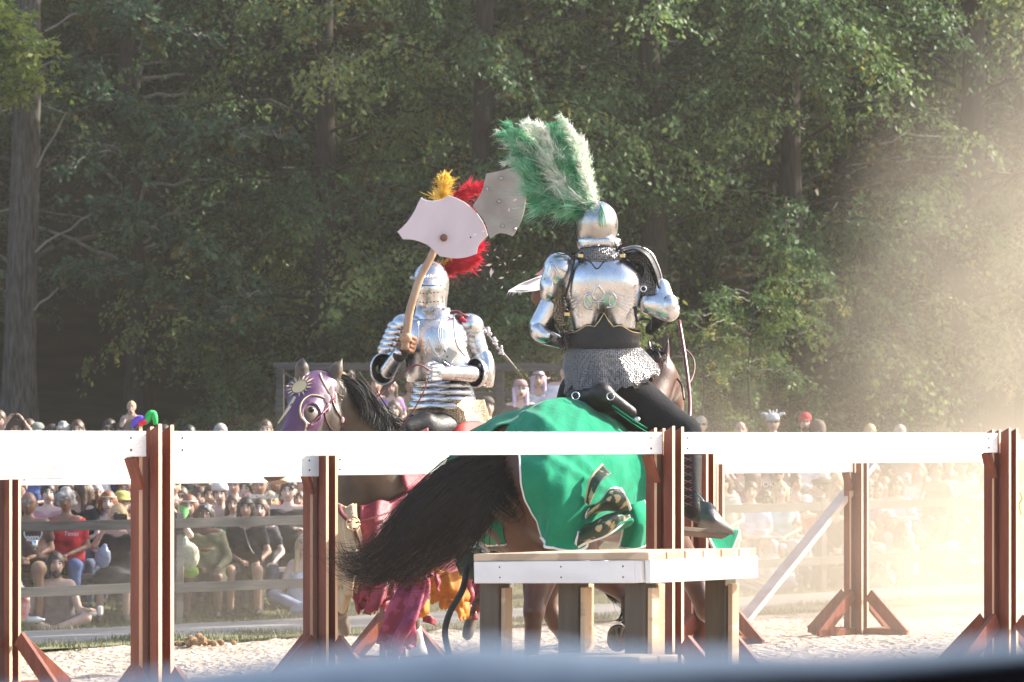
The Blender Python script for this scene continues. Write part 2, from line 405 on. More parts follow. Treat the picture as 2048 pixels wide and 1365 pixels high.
# ---------------------------------------------------------------- dust kicked up on the right
def dust(name, c, r, dens, seed, label=None, col=(0.95, 0.83, 0.67)):
    m, nt, pv = haze_mat("dust_%d" % seed, 0.0, col, 0.25)
    tc = nt.nodes.new("ShaderNodeTexCoord"); mp = nt.nodes.new("ShaderNodeMapping"); mp.inputs['Scale'].default_value = (1 / r[0], 1 / r[1], 1 / r[2])
    gr = nt.nodes.new("ShaderNodeTexGradient"); gr.gradient_type = 'SPHERICAL'; nz = nt.nodes.new("ShaderNodeTexNoise"); nz.inputs['Scale'].default_value = 0.45; nz.inputs['Detail'].default_value = 3
    nt.links.new(tc.outputs['Object'], mp.inputs[0]); nt.links.new(mp.outputs[0], gr.inputs[0]); nt.links.new(tc.outputs['Object'], nz.inputs['Vector'])
    rp = nt.nodes.new("ShaderNodeMapRange"); rp.inputs['From Min'].default_value = 0.0; rp.inputs['From Max'].default_value = 0.75; nt.links.new(gr.outputs['Fac'], rp.inputs[0])
    r2 = nt.nodes.new("ShaderNodeMapRange"); r2.inputs['From Min'].default_value = 0.36; r2.inputs['From Max'].default_value = 0.68; nt.links.new(nz.outputs['Fac'], r2.inputs[0])
    a_ = nt.nodes.new("ShaderNodeMath"); a_.operation = 'MULTIPLY'; nt.links.new(rp.outputs[0], a_.inputs[0]); nt.links.new(r2.outputs[0], a_.inputs[1])
    b_ = nt.nodes.new("ShaderNodeMath"); b_.operation = 'MULTIPLY'; b_.inputs[1].default_value = dens; nt.links.new(a_.outputs[0], b_.inputs[0]); nt.links.new(b_.outputs[0], pv.inputs['Density'])
    mb = MB(); mb.ell((0, 0, 0), r, nu=24, nv=14); o = mb.build(name, m); o.location = c; tag(o, kind='stuff'); return o
dust("dust_cloud", (6.3, 35.5, 0.1), (5.8, 9.5, 2.1), 0.30, 1)
dust("dust_cloud", (8.4, 43.0, 2.6), (5.0, 9.0, 5.8), 0.19, 2)
dust("dust_cloud", (-4.0, 36.0, -0.1), (4.0, 6.0, 0.8), 0.04, 3)
dust("dust_cloud", (1.2, 31.0, 0.4), (5.0, 6.0, 2.4), 0.055, 4)
# ---------------------------------------------------------------- wood and paint
M_red = PM("red_brown_timber", (0.14, 0.030, 0.015), (0.22, 0.054, 0.026), 3.0, 0.5, stretch=(6, 6, 0.7), bump=0.3, bscale=30, spec=0.4)
M_edge = PM("sunlit_board_edge", (0.74, 0.44, 0.27), (0.82, 0.56, 0.37), 3.0, 0.6, stretch=(6, 6, 0.7), bump=0.2)  # pale colour paints the sun's glare onto the narrow board edges
M_white = PM("white_painted_board", (0.82, 0.81, 0.79), (0.75, 0.735, 0.71), 3.0, 0.55, stretch=(1, 1, 4), bump=0.3, bscale=40)
M_grey = PM("weathered_grey_rail", (0.045, 0.044, 0.042), (0.085, 0.082, 0.078), 4.0, 0.85, stretch=(0.6, 0.6, 8), bump=0.4, bscale=20)
M_pine = PM("raw_pine", (0.44, 0.31, 0.20), (0.60, 0.44, 0.29), 2.5, 0.6, kind='wave', stretch=(0.5, 0.5, 3), bump=0.2, bscale=30)
M_post = PM("greenish_treated_post", (0.055, 0.045, 0.034), (0.09, 0.072, 0.052), 3.0, 0.7, stretch=(4, 4, 0.5), bump=0.3, bscale=30)
M_nail = PM("dark_screw", (0.03, 0.03, 0.035), None, 20, 0.5, metal=0.8)

LANE = nrm((0.69, 0.724, 0.017))               # the rails run this way: to the right and away
FACE = nrm((0.724, -0.69, 0))                   # the side of the rails that looks at the sun
UP = V(0, 0, 1)
def zrail(p): return 1.43 + 0.025 * p[0] - 0.012 * (p[1] - 20)     # underside of a rail
RH, RT = 0.125, 0.04

def rail(name, a, b, label, group, h=RH, drop=0.0):
    """A white board from plan point a to plan point b."""
    a3 = V(a[0], a[1], zrail(a) + h / 2 + drop); b3 = V(b[0], b[1], zrail(b) + h / 2 + drop)
    mb = MB(); mb.beam(a3, b3, h, RT, UP)
    t = empty(name, tuple((a3 + b3) / 2), label, "rail", group)
    mb.build("board", M_white, t, bevel=0.004)
    d = nrm(b3 - a3); sc = MB()
    for e, s_ in ((a3, 1), (b3, -1)):
        for k in (-1, 1): sc.ell(e + d * s_ * 0.10 + UP * k * 0.03 + FACE * (RT / 2 + 0.001), 0.006, nu=6, nv=4)
    so = sc.build("screw", M_nail, t); so['kind'] = 'stuff'
    return t

def post(p, label, n_tall=2, lean=0.0):
    """A tilt post of upright boards on edge round the rail, on four raking feet."""
    x, y = p; z0 = float(zg(x, y)) - 0.02; zr = zrail(p); base = V(x, y, z0)
    t = empty("rail_post", tuple(base), label, "post", "red brown posts of the tilt rails")
    L = V(*LANE); L[2] = 0; L = nrm(L); N = V(*FACE)
    ln = L * lean
    def upright(u, n_, z_top, z_bot=0.0, wdt=0.078, thk=0.026, cut=True):
        u, n_, wdt, thk = u * 0.86, n_ * 0.86, wdt * 0.82, thk * 0.85
        mb = MB(); c = base + L * u + N * n_; top = c + UP * (z_top - z0) + ln; bot = c + UP * z_bot
        hw = N * wdt / 2; ht = L * thk / 2; sl = UP * (0.03 if cut else 0)
        v = [bot - hw - ht, bot + hw - ht, bot + hw + ht, bot - hw + ht, top - hw - ht - sl, top + hw - ht, top + hw + ht, top - hw + ht - sl]
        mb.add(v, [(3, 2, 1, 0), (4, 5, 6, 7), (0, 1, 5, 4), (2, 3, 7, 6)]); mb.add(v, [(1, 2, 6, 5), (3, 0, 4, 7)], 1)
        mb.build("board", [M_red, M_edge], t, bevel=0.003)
    zt = zr + RH + 0.035
    # near side: tall pair that stands in front of the rail; far side: pair behind it; ledger blocks carry the rail
    upright(-0.045, 0.062, zt); upright(0.045, 0.062, zt - 0.004)
    upright(-0.085, -0.062, zt - 0.01); upright(0.0, -0.062, zt - 0.012)
    upright(0.0, 0.0, zr - 0.004, wdt=0.09, cut=False)
    mb = MB()                                       # the short slanted block under the rail end
    c = base + L * -0.135 - N * .03 + UP * (zr - 0.006 - z0); d = base + L * -0.07 - N * .03 + UP * (zr - 0.16 - z0)
    mb.beam(c, d, 0.07, 0.026, N); mb.build("bracket", M_red, t, bevel=0.003)
    za = 0.43
    for s_, ax_ in ((1, L), (-1, L), (1, N), (-1, N)):
        mb = MB(); off = 0.07 if ax_ is L else 0.13
        a_ = base + ax_ * s_ * off + UP * (za - 0.05); b_ = base + ax_ * s_ * 0.52 + UP * 0.03
        mb.beam(a_, b_, 0.11, 0.035, UP); mb.build("brace", M_red, t, bevel=0.003)
    # two foot boards lying crosswise
    for ax_ in (L, N):
        mb = MB(); mb.beam(base - ax_ * 0.55 + UP * (0.05 if ax_ is L else 0.052), base + ax_ * 0.55 + UP * (0.05 if ax_ is L else 0.052), 0.06, 0.035, UP)
        mb.build("foot", M_red, t, bevel=0.003)
    return t

PA, PB, PC = (-1.76, 17.25), (0.885, 20.0), (3.14, 22.4)
PD_, PE, PF2 = (-1.17, 21.6), (1.31, 24.2), (3.79, 26.8)
PG, PH, PI, PJ = (-3.46, 24.0), (-0.89, 26.66), (1.68, 29.3), (3.04, 30.8)
post(PA, "nearest tall rail post, standing left with a green ribbon and toy on top")
post(PB, "tall rail post right behind the white and pine mounting block")
post(PC, "tall rail post at the right edge joining two near white rails")
post(PD_, "rail post in front of the left horse's neck, below the near white rail")
post(PE, "slim rail post seen just right of the armoured rider's boot")
post(PG, "rail post cut by the left edge of the picture, beside the brown shirted man")
post(PH, "low far rail post glimpsed between the red horse's cloths")
post(PI, "far rail post between the boot and the woman in pale green dress")
post(PJ, "far rail post out in the dust where the pale beam leans")
def along(p, q, s0, s1):
    p = np.array(p); q = np.array(q); d = (q - p) / np.linalg.norm(q - p); return tuple(p + d * s0), tuple(q + d * s1)
NEARR = "white rails of the nearest barrier"; MIDR = "white rails of the middle tilt barrier"; FARR = "white rails of the far barrier"
a_, b_ = along((-4.4, 14.5), PA, 0, -0.07); rail("near_rail", a_, b_, "near white rail running in from the left edge to the tall left post", NEARR)
a_, b_ = along(PA, PB, 0.06, -0.06); rail("near_rail", a_, b_, "long near white rail crossing in front of both horses", NEARR)
a_, b_ = along(PB, PC, 0.06, -0.08); rail("near_rail", a_, b_, "near white rail right of the rider's leg, ending at the right post", NEARR)
a_, b_ = along(PC, (5.6, 25.0), 0.02, 0); rail("near_rail", a_, b_, "short stretch of near white rail beyond the right post", NEARR, drop=-0.045)
a_, b_ = along((-3.7, 18.95), PD_, 0, -0.03); rail("middle_rail", a_, b_, "second white rail low behind the near rail at left, over the horse's muzzle", MIDR, h=0.14, drop=-0.055)
a_, b_ = along(PD_, PE, 0.03, -0.04); rail("middle_rail", a_, b_, "white rail between the two horses, behind the green cloth", MIDR, h=0.14, drop=-0.05)
a_, b_ = along(PE, PF2, 0.03, 0); rail("middle_rail", a_, b_, "white rail just under the near rail at the right", MIDR, h=0.14, drop=0.0)
a_, b_ = along(PG, PH, 0.03, -0.05); rail("far_rail", a_, b_, "third white rail at left, passing behind the horse's muzzle", FARR, h=0.14, drop=-0.03)
a_, b_ = along(PI, PJ, 0.03, -0.09); rail("far_rail", a_, b_, "lowest white rail at right, ending at the dusty far post", FARR, h=0.14)
# the pale fallen beam
bm = MB(); A_ = V(*W(1742, 928, 31.1)); B_ = V(*W(1476, 1256, 29.8)); bm.beam(A_, B_, 0.13, 0.045, FACE)
M_pale = PM("pale_bare_timber", (0.62, 0.47, 0.36), (0.72, 0.57, 0.45), 3, 0.6, stretch=(1, 1, 4), bump=0.2)
tag(bm.build("fallen_beam", M_pale, bevel=0.004), "long pale timber leaning from the dusty far post down to the sand", "beam")

# ---------------------------------------------------------------- crowd fence
def crowd_fence():
    t = empty("crowd_fence", (0, 42.6, float(zg(0, 42.6))), "weathered grey two rail fence along the front of the seated crowd", "fence")
    px_posts = np.arange(-9.0, 12, 2.62)
    for x in px_posts:
        y = float(fence_y(x)); z = float(zg(x, y)); mb = MB(); mb.box((x, y + 0.09, z + 0.62), (0.10, 0.10, 1.3), rotz(0.73))
        mb.build("post", M_grey, t, bevel=0.005)
    for hgt, hh in ((1.15, 0.11), (0.43, 0.11)):
        for i in range(len(px_posts) - 1):
            x0, x1 = px_posts[i] - 0.02, px_posts[i + 1] - 0.025
            j0, j1 = RNG.uniform(-0.012, 0.012, 2)
            a = V(x0, fence_y(x0), zg(x0, fence_y(x0)) + hgt + j0); b = V(x1, fence_y(x1), zg(x1, fence_y(x1)) + hgt + j1)
            mb = MB(); mb.beam(a, b, hh, 0.04, UP); mb.build("board", M_grey, t, bevel=0.004)
    return t
crowd_fence()

# ---------------------------------------------------------------- mounting block
def mounting_block():
    K = V(*W(1290, 1121, 16.8)); LW, RW = 1.17, 0.80
    dl = nrm((-0.70, 0.71, -0.022)); dr = nrm((0.70, 0.71, 0.012)); up = nrm(np.cross(dr, dl)); up = up if up[2] > 0 else -up
    g0 = float(zg(K[0], K[1])); t = empty("mounting_block", (K[0], K[1], g0), "white and pine mounting block with steps, close to the camera", "mounting block")
    n = 6; pw = RW / n                                   # six deck planks, running away to the left, ends showing on the right face
    for i in range(n):
        mb = MB(); c = K + dr * (pw * (i + 0.5)) + dl * (LW / 2) + up * 0.0195
        R = np.stack([dl, dr, up], 1); mb.box(c - dl * 0.0, (LW + 0.04, pw - 0.005, 0.038), R); mb.build("plank", M_pine, t, bevel=0.004)
    H_ = 0.108; zc = -up * (H_ / 2 + 0.001)
    mb = MB(); mb.beam(K + zc + dl * 0.052, K + zc + dl * (LW - 0.002), H_, 0.036, up); mb.build("apron_board", M_white, t, bevel=0.003)
    mb = MB(); mb.beam(K + zc - dl * 0.016, K + zc + dr * (RW - 0.01) - dl * 0.016, H_ + 0.002, 0.036, up); mb.build("apron_board", M_white, t, bevel=0.003)
    mb = MB(); mb.beam(K + zc + dl * LW - dl * 0.02, K + zc + dl * (LW - 0.02) + dr * RW, H_ - 0.004, 0.036, up); mb.build("apron_board", M_white, t, bevel=0.003)
    mb = MB(); mb.box(K + zc + dl * 0.03 + dr * 0.0, (0.04, 0.04, H_ - 0.004), np.stack([dl, dr, up], 1)); mb.build("corner_post", M_white, t, bevel=0.003)
    sc = MB(); nn = -dr
    for u in (0.13, 0.55, 0.98):
        for h in (-0.028, -0.080): sc.ell(K + dl * u + up * h + nn * 0.0185, (0.0045, 0.0045, 0.0045), nu=8, nv=5)
    o = sc.build("screw", M_nail, t); o['kind'] = 'stuff'
    for (u, v_) in ((0.03, 0.06), (0.56, 0.14), (1.05, 0.07), (0.05, RW - 0.13), (0.56, RW - 0.12), (1.05, RW - 0.13)):
        top = K + dl * (u + 0.085) + dr * (v_ + 0.03) - up * 0.02; bot = V(top[0], top[1], float(zg(top[0], top[1])) - 0.02)
        mb = MB(); mb.beam(bot, top, 0.085, 0.135, dr); mb.build("leg", M_post, t, bevel=0.004)
        mb = MB(); q = -dl * 0.084; mb.beam(bot + q, top + q - up * 0.115, 0.055, 0.030, dr); mb.build("leg_batten", M_pine, t, bevel=0.003)
    # step on the left face
    S0 = V(*W(1283, 1322, 16.45)); sd = -dr
    for i in range(2):
        mb = MB(); c = S0 + dl * 0.36 + dr * (0.04 + i * 0.14) + up * 0.0; mb.box(c, (0.74, 0.135, 0.038), np.stack([dl, dr, up], 1)); mb.build("step_plank", M_pine, t, bevel=0.004)
    mb = MB(); mb.beam(S0 - up * 0.07 + dl * 0.03, S0 - up * 0.07 + dl * 0.70, 0.09, 0.036, up); mb.build("step_apron", M_white, t, bevel=0.003)
    for u in (0.08, 0.62):
        mb = MB(); c = S0 + dl * u + dr * 0.10 - up * 0.03; mb.beam(V(c[0], c[1], float(zg(c[0], c[1])) - 0.02), c, 0.08, 0.08, dr); mb.build("step_leg", M_post, t, bevel=0.004)
mounting_block()

# ---------------------------------------------------------------- padded rail right under the lens
def near_pad():
    M_pad = PM("sky_tinted_vinyl", (0.085, 0.12, 0.165), (0.07, 0.10, 0.14), 8, 0.6, bump=0.2, bscale=60)  # blue grey paints the sky's reflection on the roll into its colour
    M_padd = PM("shade_black_rubber", (0.002, 0.002, 0.003), (0.004, 0.004, 0.005), 12, 0.9, spec=0.05)  # near black: shade of the front face is put into the colour
    D = 1.7; us = np.linspace(-900, 2900, 60); rings = []; r2 = []
    def top(u): return np.interp(u, [-900, 60, 300, 620, 960, 1300, 1700, 2048, 2900], [1396, 1386, 1352, 1312, 1284, 1304, 1306, 1284, 1220])
    for u in us:                                     # a soft roll on top, a black band below it that climbs to the right
        t = float(top(u)); lo = float(np.interp(u, [-900, 300, 1000, 1300, 1600, 2048, 2900], [230, 190, 130, 62, 34, 20, 8])); c = np.array(W(u, t, D)); e = np.array(W(u, t + lo, D))
        h = max(c[2] - e[2], 0.003); x = c[0]
        rings.append(np.array([[x, D + 0.05, e[2]], [x, D + 0.045, c[2] - 0.3 * h], [x, D + 0.02, c[2]], [x, D - 0.01, c[2] - 0.12 * h], [x, D - 0.03, c[2] - 0.5 * h], [x, D - 0.035, e[2]]]))
        r2.append(np.array([[x, D - 0.0352, e[2]], [x, D - 0.04, e[2] - 0.02], [x, D - 0.04, e[2] - 0.25], [x, D + 0.05, e[2] - 0.25], [x, D + 0.052, e[2] - 0.002]]))
    t = empty("padded_rail", (0, D, 0.9), "blurred blue grey padded rail right in front of the camera", "rail")
    mb = MB(); mb.loft(rings); mb.build("pad", M_pad, t, smooth=True)
    mb = MB(); mb.loft(r2); mb.build("skirt", M_padd, t)
    for x in (-0.7, 0.7):
        mb = MB(); mb.box((x, D + 0.0, 0.55), (0.05, 0.04, 1.1)); mb.build("post", M_padd, t, bevel=0.004)
near_pad()
# ---------------------------------------------------------------- trees
def leaf_mat(name, cols, transl=0.32):
    m = bpy.data.materials.new(name); m.use_nodes = True; nt = m.node_tree; b = nt.nodes["Principled BSDF"]
    at = nt.nodes.new("ShaderNodeAttribute"); at.attribute_name = "tone"
    r = nt.nodes.new("ShaderNodeValToRGB"); el = r.color_ramp.elements
    for i, c in enumerate(cols):
        if i < 2: el[i].position = i / (len(cols) - 1); el[i].color = (*c, 1)
        else: e = el.new(i / (len(cols) - 1)); e.color = (*c, 1)
    el[0].position = 0.0
    for i, c in enumerate(cols): pass
    # positions sorted by Blender: write them again in order
    for i, e in enumerate(sorted(el, key=lambda e_: e_.position)): e.color = (*cols[i], 1)
    nt.links.new(at.outputs['Fac'], r.inputs[0]); nt.links.new(r.outputs[0], b.inputs['Base Color'])
    b.inputs['Roughness'].default_value = 0.62; b.inputs['Specular IOR Level'].default_value = 0.3
    tr = nt.nodes.new("ShaderNodeBsdfTranslucent"); hs = nt.nodes.new("ShaderNodeHueSaturation"); hs.inputs['Value'].default_value = 1.6; hs.inputs['Saturation'].default_value = 1.1
    nt.links.new(r.outputs[0], hs.inputs['Color']); nt.links.new(hs.outputs[0], tr.inputs[0])
    mx = nt.nodes.new("ShaderNodeMixShader"); mx.inputs[0].default_value = transl
    nt.links.new(b.outputs[0], mx.inputs[1]); nt.links.new(tr.outputs[0], mx.inputs[2]); nt.links.new(mx.outputs[0], nt.nodes["Material Output"].inputs[0])
    return m
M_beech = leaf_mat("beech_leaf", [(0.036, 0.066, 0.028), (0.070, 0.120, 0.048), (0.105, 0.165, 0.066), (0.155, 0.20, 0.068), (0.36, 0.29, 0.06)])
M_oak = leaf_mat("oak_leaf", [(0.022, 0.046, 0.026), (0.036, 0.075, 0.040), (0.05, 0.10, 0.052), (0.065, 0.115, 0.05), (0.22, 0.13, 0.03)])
M_deep = leaf_mat("deep_shade_leaf", [(0.012, 0.024, 0.010), (0.022, 0.040, 0.016), (0.030, 0.052, 0.020), (0.045, 0.06, 0.02), (0.15, 0.10, 0.03)])  # darker leaf palette: shade inside the wood is put into the colour
M_maple = leaf_mat("maple_leaf", [(0.08, 0.14, 0.03), (0.13, 0.20, 0.04), (0.20, 0.27, 0.06), (0.30, 0.34, 0.08), (0.40, 0.38, 0.12)], 0.5)
M_rust = leaf_mat("rusty_leaf", [(0.10, 0.055, 0.02), (0.16, 0.08, 0.02), (0.20, 0.11, 0.03), (0.12, 0.10, 0.03), (0.28, 0.20, 0.04)])
M_bark = PM("grey_bark", (0.034, 0.031, 0.027), (0.10, 0.092, 0.082), 5.0, 0.9, stretch=(5, 5, 0.8), bump=1.0, bscale=16, spec=0.2)
M_barkd = PM("dark_bark", (0.028, 0.023, 0.02), (0.055, 0.046, 0.038), 5.0, 0.9, stretch=(5, 5, 0.8), bump=0.8, bscale=16, spec=0.2)
M_twig = PM("pale_twig", (0.16, 0.14, 0.12), (0.24, 0.22, 0.19), 6.0, 0.8, bump=0.3)

def leaves(P, D, r, size, droop, folded=0.25):
    """Leaf quads at points P with twig directions D -> (verts, quads, tone)."""
    n = len(P); g = np.array([0, 0, -1.0])
    side = np.cross(D, g); side /= np.linalg.norm(side, axis=1, keepdims=True) + 1e-9
    sg = np.where(np.arange(n) % 2, 1, -1)[:, None]
    d = D * 0.5 + side * sg * r.uniform(0.5, 1.1, (n, 1)) + g * r.uniform(0.2, 1.0, (n, 1)) * droop + r.normal(0, 0.38, (n, 3))
    d /= np.linalg.norm(d, axis=1, keepdims=True)
    up = -g + r.normal(0, 0.7, (n, 3)); w_ = np.cross(d, up); w_ /= np.linalg.norm(w_, axis=1, keepdims=True) + 1e-9
    L = size * r.uniform(0.65, 1.25, (n, 1)); hw = L * r.uniform(0.24, 0.34, (n, 1)); nn = np.cross(w_, d)
    m = P + d * L * 0.45 - nn * L * folded * 0.3
    v = np.stack([P, m + w_ * hw, P + d * L, m - w_ * hw], 1).reshape(-1, 3)
    return v, np.arange(4 * n).reshape(n, 4)

def crown_branches(r, zlo, zhi, n, lmin, lmax, twigs, per, size, droop, az=None, origin=(0, 0), yellow=0.03, trunk_r=0.2, gap=1.0, rise=0.35):
    """Branches with planar sprays of twigs and leaves. Returns leaf arrays and a list of limb tubes."""
    LV, LT, limbs = [], [], []
    for i in range(n):
        z = zlo + (zhi - zlo) * (i + r.random()) / n; a = r.uniform(0, 2 * np.pi) if az is None else r.uniform(*az)
        h = (z - zlo) / max(zhi - zlo, 0.1); L = r.uniform(lmin, lmax) * (1.0 - 0.45 * h ** 2)
        dr = np.array([math.cos(a), math.sin(a), 0]); sd = np.array([-math.sin(a), math.cos(a), 0])
        k = 14; u = np.linspace(0, 1, k)[:, None]; bend = r.uniform(-0.5, 0.5); ris = r.uniform(0.1, rise * 2)
        pts = np.array([origin[0], origin[1], z]) + dr * (trunk_r * 0.6 + L * u) + sd * bend * u ** 2 * L * 0.4
        pts[:, 2] += (L * (ris * u - (ris * 0.6 + 0.35 * droop) * u ** 2))[:, 0] + r.normal(0, 0.03, k)
        limbs.append((pts, np.linspace(0.0095 * L + 0.005, 0.004, k)))
        tone0 = r.uniform(0.02, 0.78)
        for j in range(twigs):
            s = 0.22 + 0.78 * (j + r.random()) / twigs; q = s * (k - 1); iq = min(int(q), k - 2); p0 = pts[iq] * (1 - q + iq) + pts[iq + 1] * (q - iq)
            bd = nrm(pts[iq + 1] - pts[iq]); sg = 1 if j % 2 else -1; tl = r.uniform(0.35, 1.0) * (1.15 - 0.7 * s) * L * 0.42
            td = nrm(bd * r.uniform(0.1, 1.0) + sd * sg * r.uniform(0.2, 1.1) + V(0, 0, r.uniform(-0.75, 0.35)) + r.normal(0, .25, 3))
            uu = (np.arange(per) + r.random(per)) / per; lp = p0 + td * (uu * tl)[:, None] + V(0, 0, -1) * (0.38 * droop * tl * uu ** 1.8)[:, None]
            if gap < 1 and r.random() > gap: continue
            dd = np.tile(td, (per, 1)) - V(0, 0, 1) * (0.7 * droop * uu)[:, None]
            dd /= np.linalg.norm(dd, axis=1, keepdims=True)
            v, _ = leaves(lp + r.normal(0, 0.055, lp.shape), dd, r, size, droop); LV.append(v)
            t = np.clip(tone0 + r.normal(0, 0.12, per), 0, 0.8)
            if r.random() < yellow: t[:] = r.uniform(0.85, 1.0)
            LT.append(np.repeat(t, 4))
            limbs.append((np.array([p0, p0 + td * tl * 0.5 - V(0, 0, 0.1 * droop * tl), p0 + td * tl - V(0, 0, 0.38 * droop * tl)]), np.array([0.007, 0.005, 0.002])))
    return np.concatenate(LV), np.concatenate(LT), limbs

def crown_mesh(name, v, tone, m):
    n = len(v) // 4; me = fast_mesh(name, v, np.arange(4 * n).reshape(n, 4), m, False)
    at = me.attributes.new("tone", 'FLOAT', 'POINT'); at.data.foreach_set("value", tone.astype(np.float32)); return me
def limb_mesh(name, limbs, m, minr=0.0):
    mb = MB()
    for p, rr in limbs:
        if rr[0] >= minr: mb.tube(p, rr, 5 if rr[0] > 0.012 else 3, cap=False)
    return mb.mesh(name, m, True)
def trunk_mesh(name, r, R0, H, m, lean=0.02, seg=26, sides=20):
    rings = []; ph = r.uniform(0, 6)
    for i in range(seg):
        u = i / (seg - 1); z = H * u - 0.4; rad = R0 * (1 - 0.62 * u) * (1 + 0.5 * math.exp(-max(z, 0) * 2.2)); a = np.linspace(0, 2 * np.pi, sides, endpoint=False)
        fl = 1 + 0.05 * np.sin(5 * a + ph) + 0.03 * np.sin(11 * a + u * 9) + 0.12 * np.exp(-max(z, 0) * 2) * np.sin(4 * a + 1)
        cx, cy_ = lean * z + 0.05 * math.sin(u * 7 + ph), 0.05 * math.sin(u * 5 + ph)
        rings.append(np.stack([cx + rad * fl * np.cos(a), cy_ + rad * fl * np.sin(a), np.full(sides, z)], 1))
    mb = MB(); mb.loft(rings); return mb.mesh(name, m, True)

def tree_model(seed, H, R0, zlo, n, lmin, lmax, twigs, per, size, droop, leaf, bark, yellow=0.03, minr=0.009, rise=0.35, gap=1.0):
    r = np.random.default_rng(seed)
    v, t, limbs = crown_branches(r, zlo, H, n, lmin, lmax, twigs, per, size, droop, yellow=yellow, trunk_r=R0, rise=rise, gap=gap)
    return dict(trunk=trunk_mesh("trunk", r, R0, H, bark), limbs=limb_mesh("branches", limbs, bark if R0 > 0.2 else M_twig, minr), crown=crown_mesh("crown", v, t, leaf))
def plant(name, model, x, y, rot, sc, label, cat, group=None, dz=0.0):
    y = y + 3.2
    t = empty(name, (x, y, float(zg(x, y)) + dz), label, cat, group); t.rotation_euler = (0, 0, rot); t.scale = (sc, sc, sc)
    for nm, me in (("trunk", model['trunk']), ("branch", model['limbs']), ("crown", model['crown'])):
        if me is None: continue
        o = bpy.data.objects.new(nm, me); COL.objects.link(o); o.parent = t
    return t
MD = dict(
    beech=tree_model(11, 13.0, 0.22, 1.6, 62, 2.6, 4.2, 22, 22, 0.105, 1.0, M_beech, M_barkd, 0.012),
    beech2=tree_model(12, 14.0, 0.26, 2.4, 58, 2.8, 4.6, 24, 22, 0.11, 0.9, M_beech, M_barkd, 0.02),
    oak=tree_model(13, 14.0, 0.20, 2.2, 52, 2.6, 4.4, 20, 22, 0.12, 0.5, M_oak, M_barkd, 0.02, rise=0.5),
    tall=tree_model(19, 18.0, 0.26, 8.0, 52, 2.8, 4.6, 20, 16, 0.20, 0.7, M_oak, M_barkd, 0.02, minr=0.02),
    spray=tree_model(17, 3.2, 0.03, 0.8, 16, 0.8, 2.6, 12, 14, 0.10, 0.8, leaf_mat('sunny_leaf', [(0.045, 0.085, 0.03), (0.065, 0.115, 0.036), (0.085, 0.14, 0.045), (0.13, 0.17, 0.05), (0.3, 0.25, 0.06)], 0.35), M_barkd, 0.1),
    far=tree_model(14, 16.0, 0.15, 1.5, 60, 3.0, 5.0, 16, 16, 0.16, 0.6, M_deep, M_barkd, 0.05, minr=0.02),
    bush=tree_model(15, 3.4, 0.05, 0.3, 40, 0.9, 1.7, 14, 16, 0.085, 0.8, M_beech, M_barkd, 0.04),
    rust=tree_model(16, 11.0, 0.12, 4.0, 30, 2.0, 3.4, 12, 14, 0.12, 0.6, M_rust, M_barkd, 0.1, minr=0.02),
)
# edge of the wood, seen
EDGE = [
    ('beech', -0.6, 51.5, 0.4, 1.0, "dense drooping beech behind the two raised shields"),
    ('beech2', 2.3, 52.5, 2.1, 1.0, "leafy beech right behind the green and white plume"),
    ('beech', 4.6, 53.4, 4.0, 1.02, "beech with layered drooping sprays right of the rider in the dust"),
    ('beech2', 7.6, 55.5, 5.2, 1.05, "hazy beech at the far right over the dust cloud"),
    ('beech', -3.1, 54.0, 1.3, 0.95, "shadowy beech above the left horse's ears"),
    ('oak', -6.4, 56.5, 3.3, 1.0, "dark broad oak between the big trunk and the beeches"),
]
for k_, x, y, r_, s_, lb in EDGE: plant("beech_tree" if 'beech' in k_ else "oak_tree", MD[k_], x, y, r_, s_, lb, "tree", "trees along the edge of the wood")
MID = [(-8.8, 60), (-5.4, 62.5), (-2.0, 60.5), (0.8, 63), (3.6, 61.5), (6.6, 63.5), (9.4, 61), (-11.5, 65)]
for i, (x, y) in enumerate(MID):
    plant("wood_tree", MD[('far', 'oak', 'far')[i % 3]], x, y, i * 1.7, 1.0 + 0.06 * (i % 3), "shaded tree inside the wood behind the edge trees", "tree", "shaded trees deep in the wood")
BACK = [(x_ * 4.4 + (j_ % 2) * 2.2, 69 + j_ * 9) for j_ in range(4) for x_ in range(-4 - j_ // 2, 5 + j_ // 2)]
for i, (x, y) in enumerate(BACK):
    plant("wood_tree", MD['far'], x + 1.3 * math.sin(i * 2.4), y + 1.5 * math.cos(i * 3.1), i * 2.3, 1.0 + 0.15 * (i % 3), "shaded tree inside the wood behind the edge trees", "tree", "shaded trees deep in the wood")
for i, (x, y) in enumerate([(-7.6, 63.5), (-4.2, 66), (-0.7, 57.6), (5.4, 66)]):
    plant("autumn_tree", MD['rust'], x, y, i * 1.1, 1.0, ["rust coloured sapling deep in shade left of the beeches", "rusty leaved sapling showing through a gap near the top left",
        "yellowing sapling behind the raised shields", "rusty sapling in the haze on the right"][i], "tree")
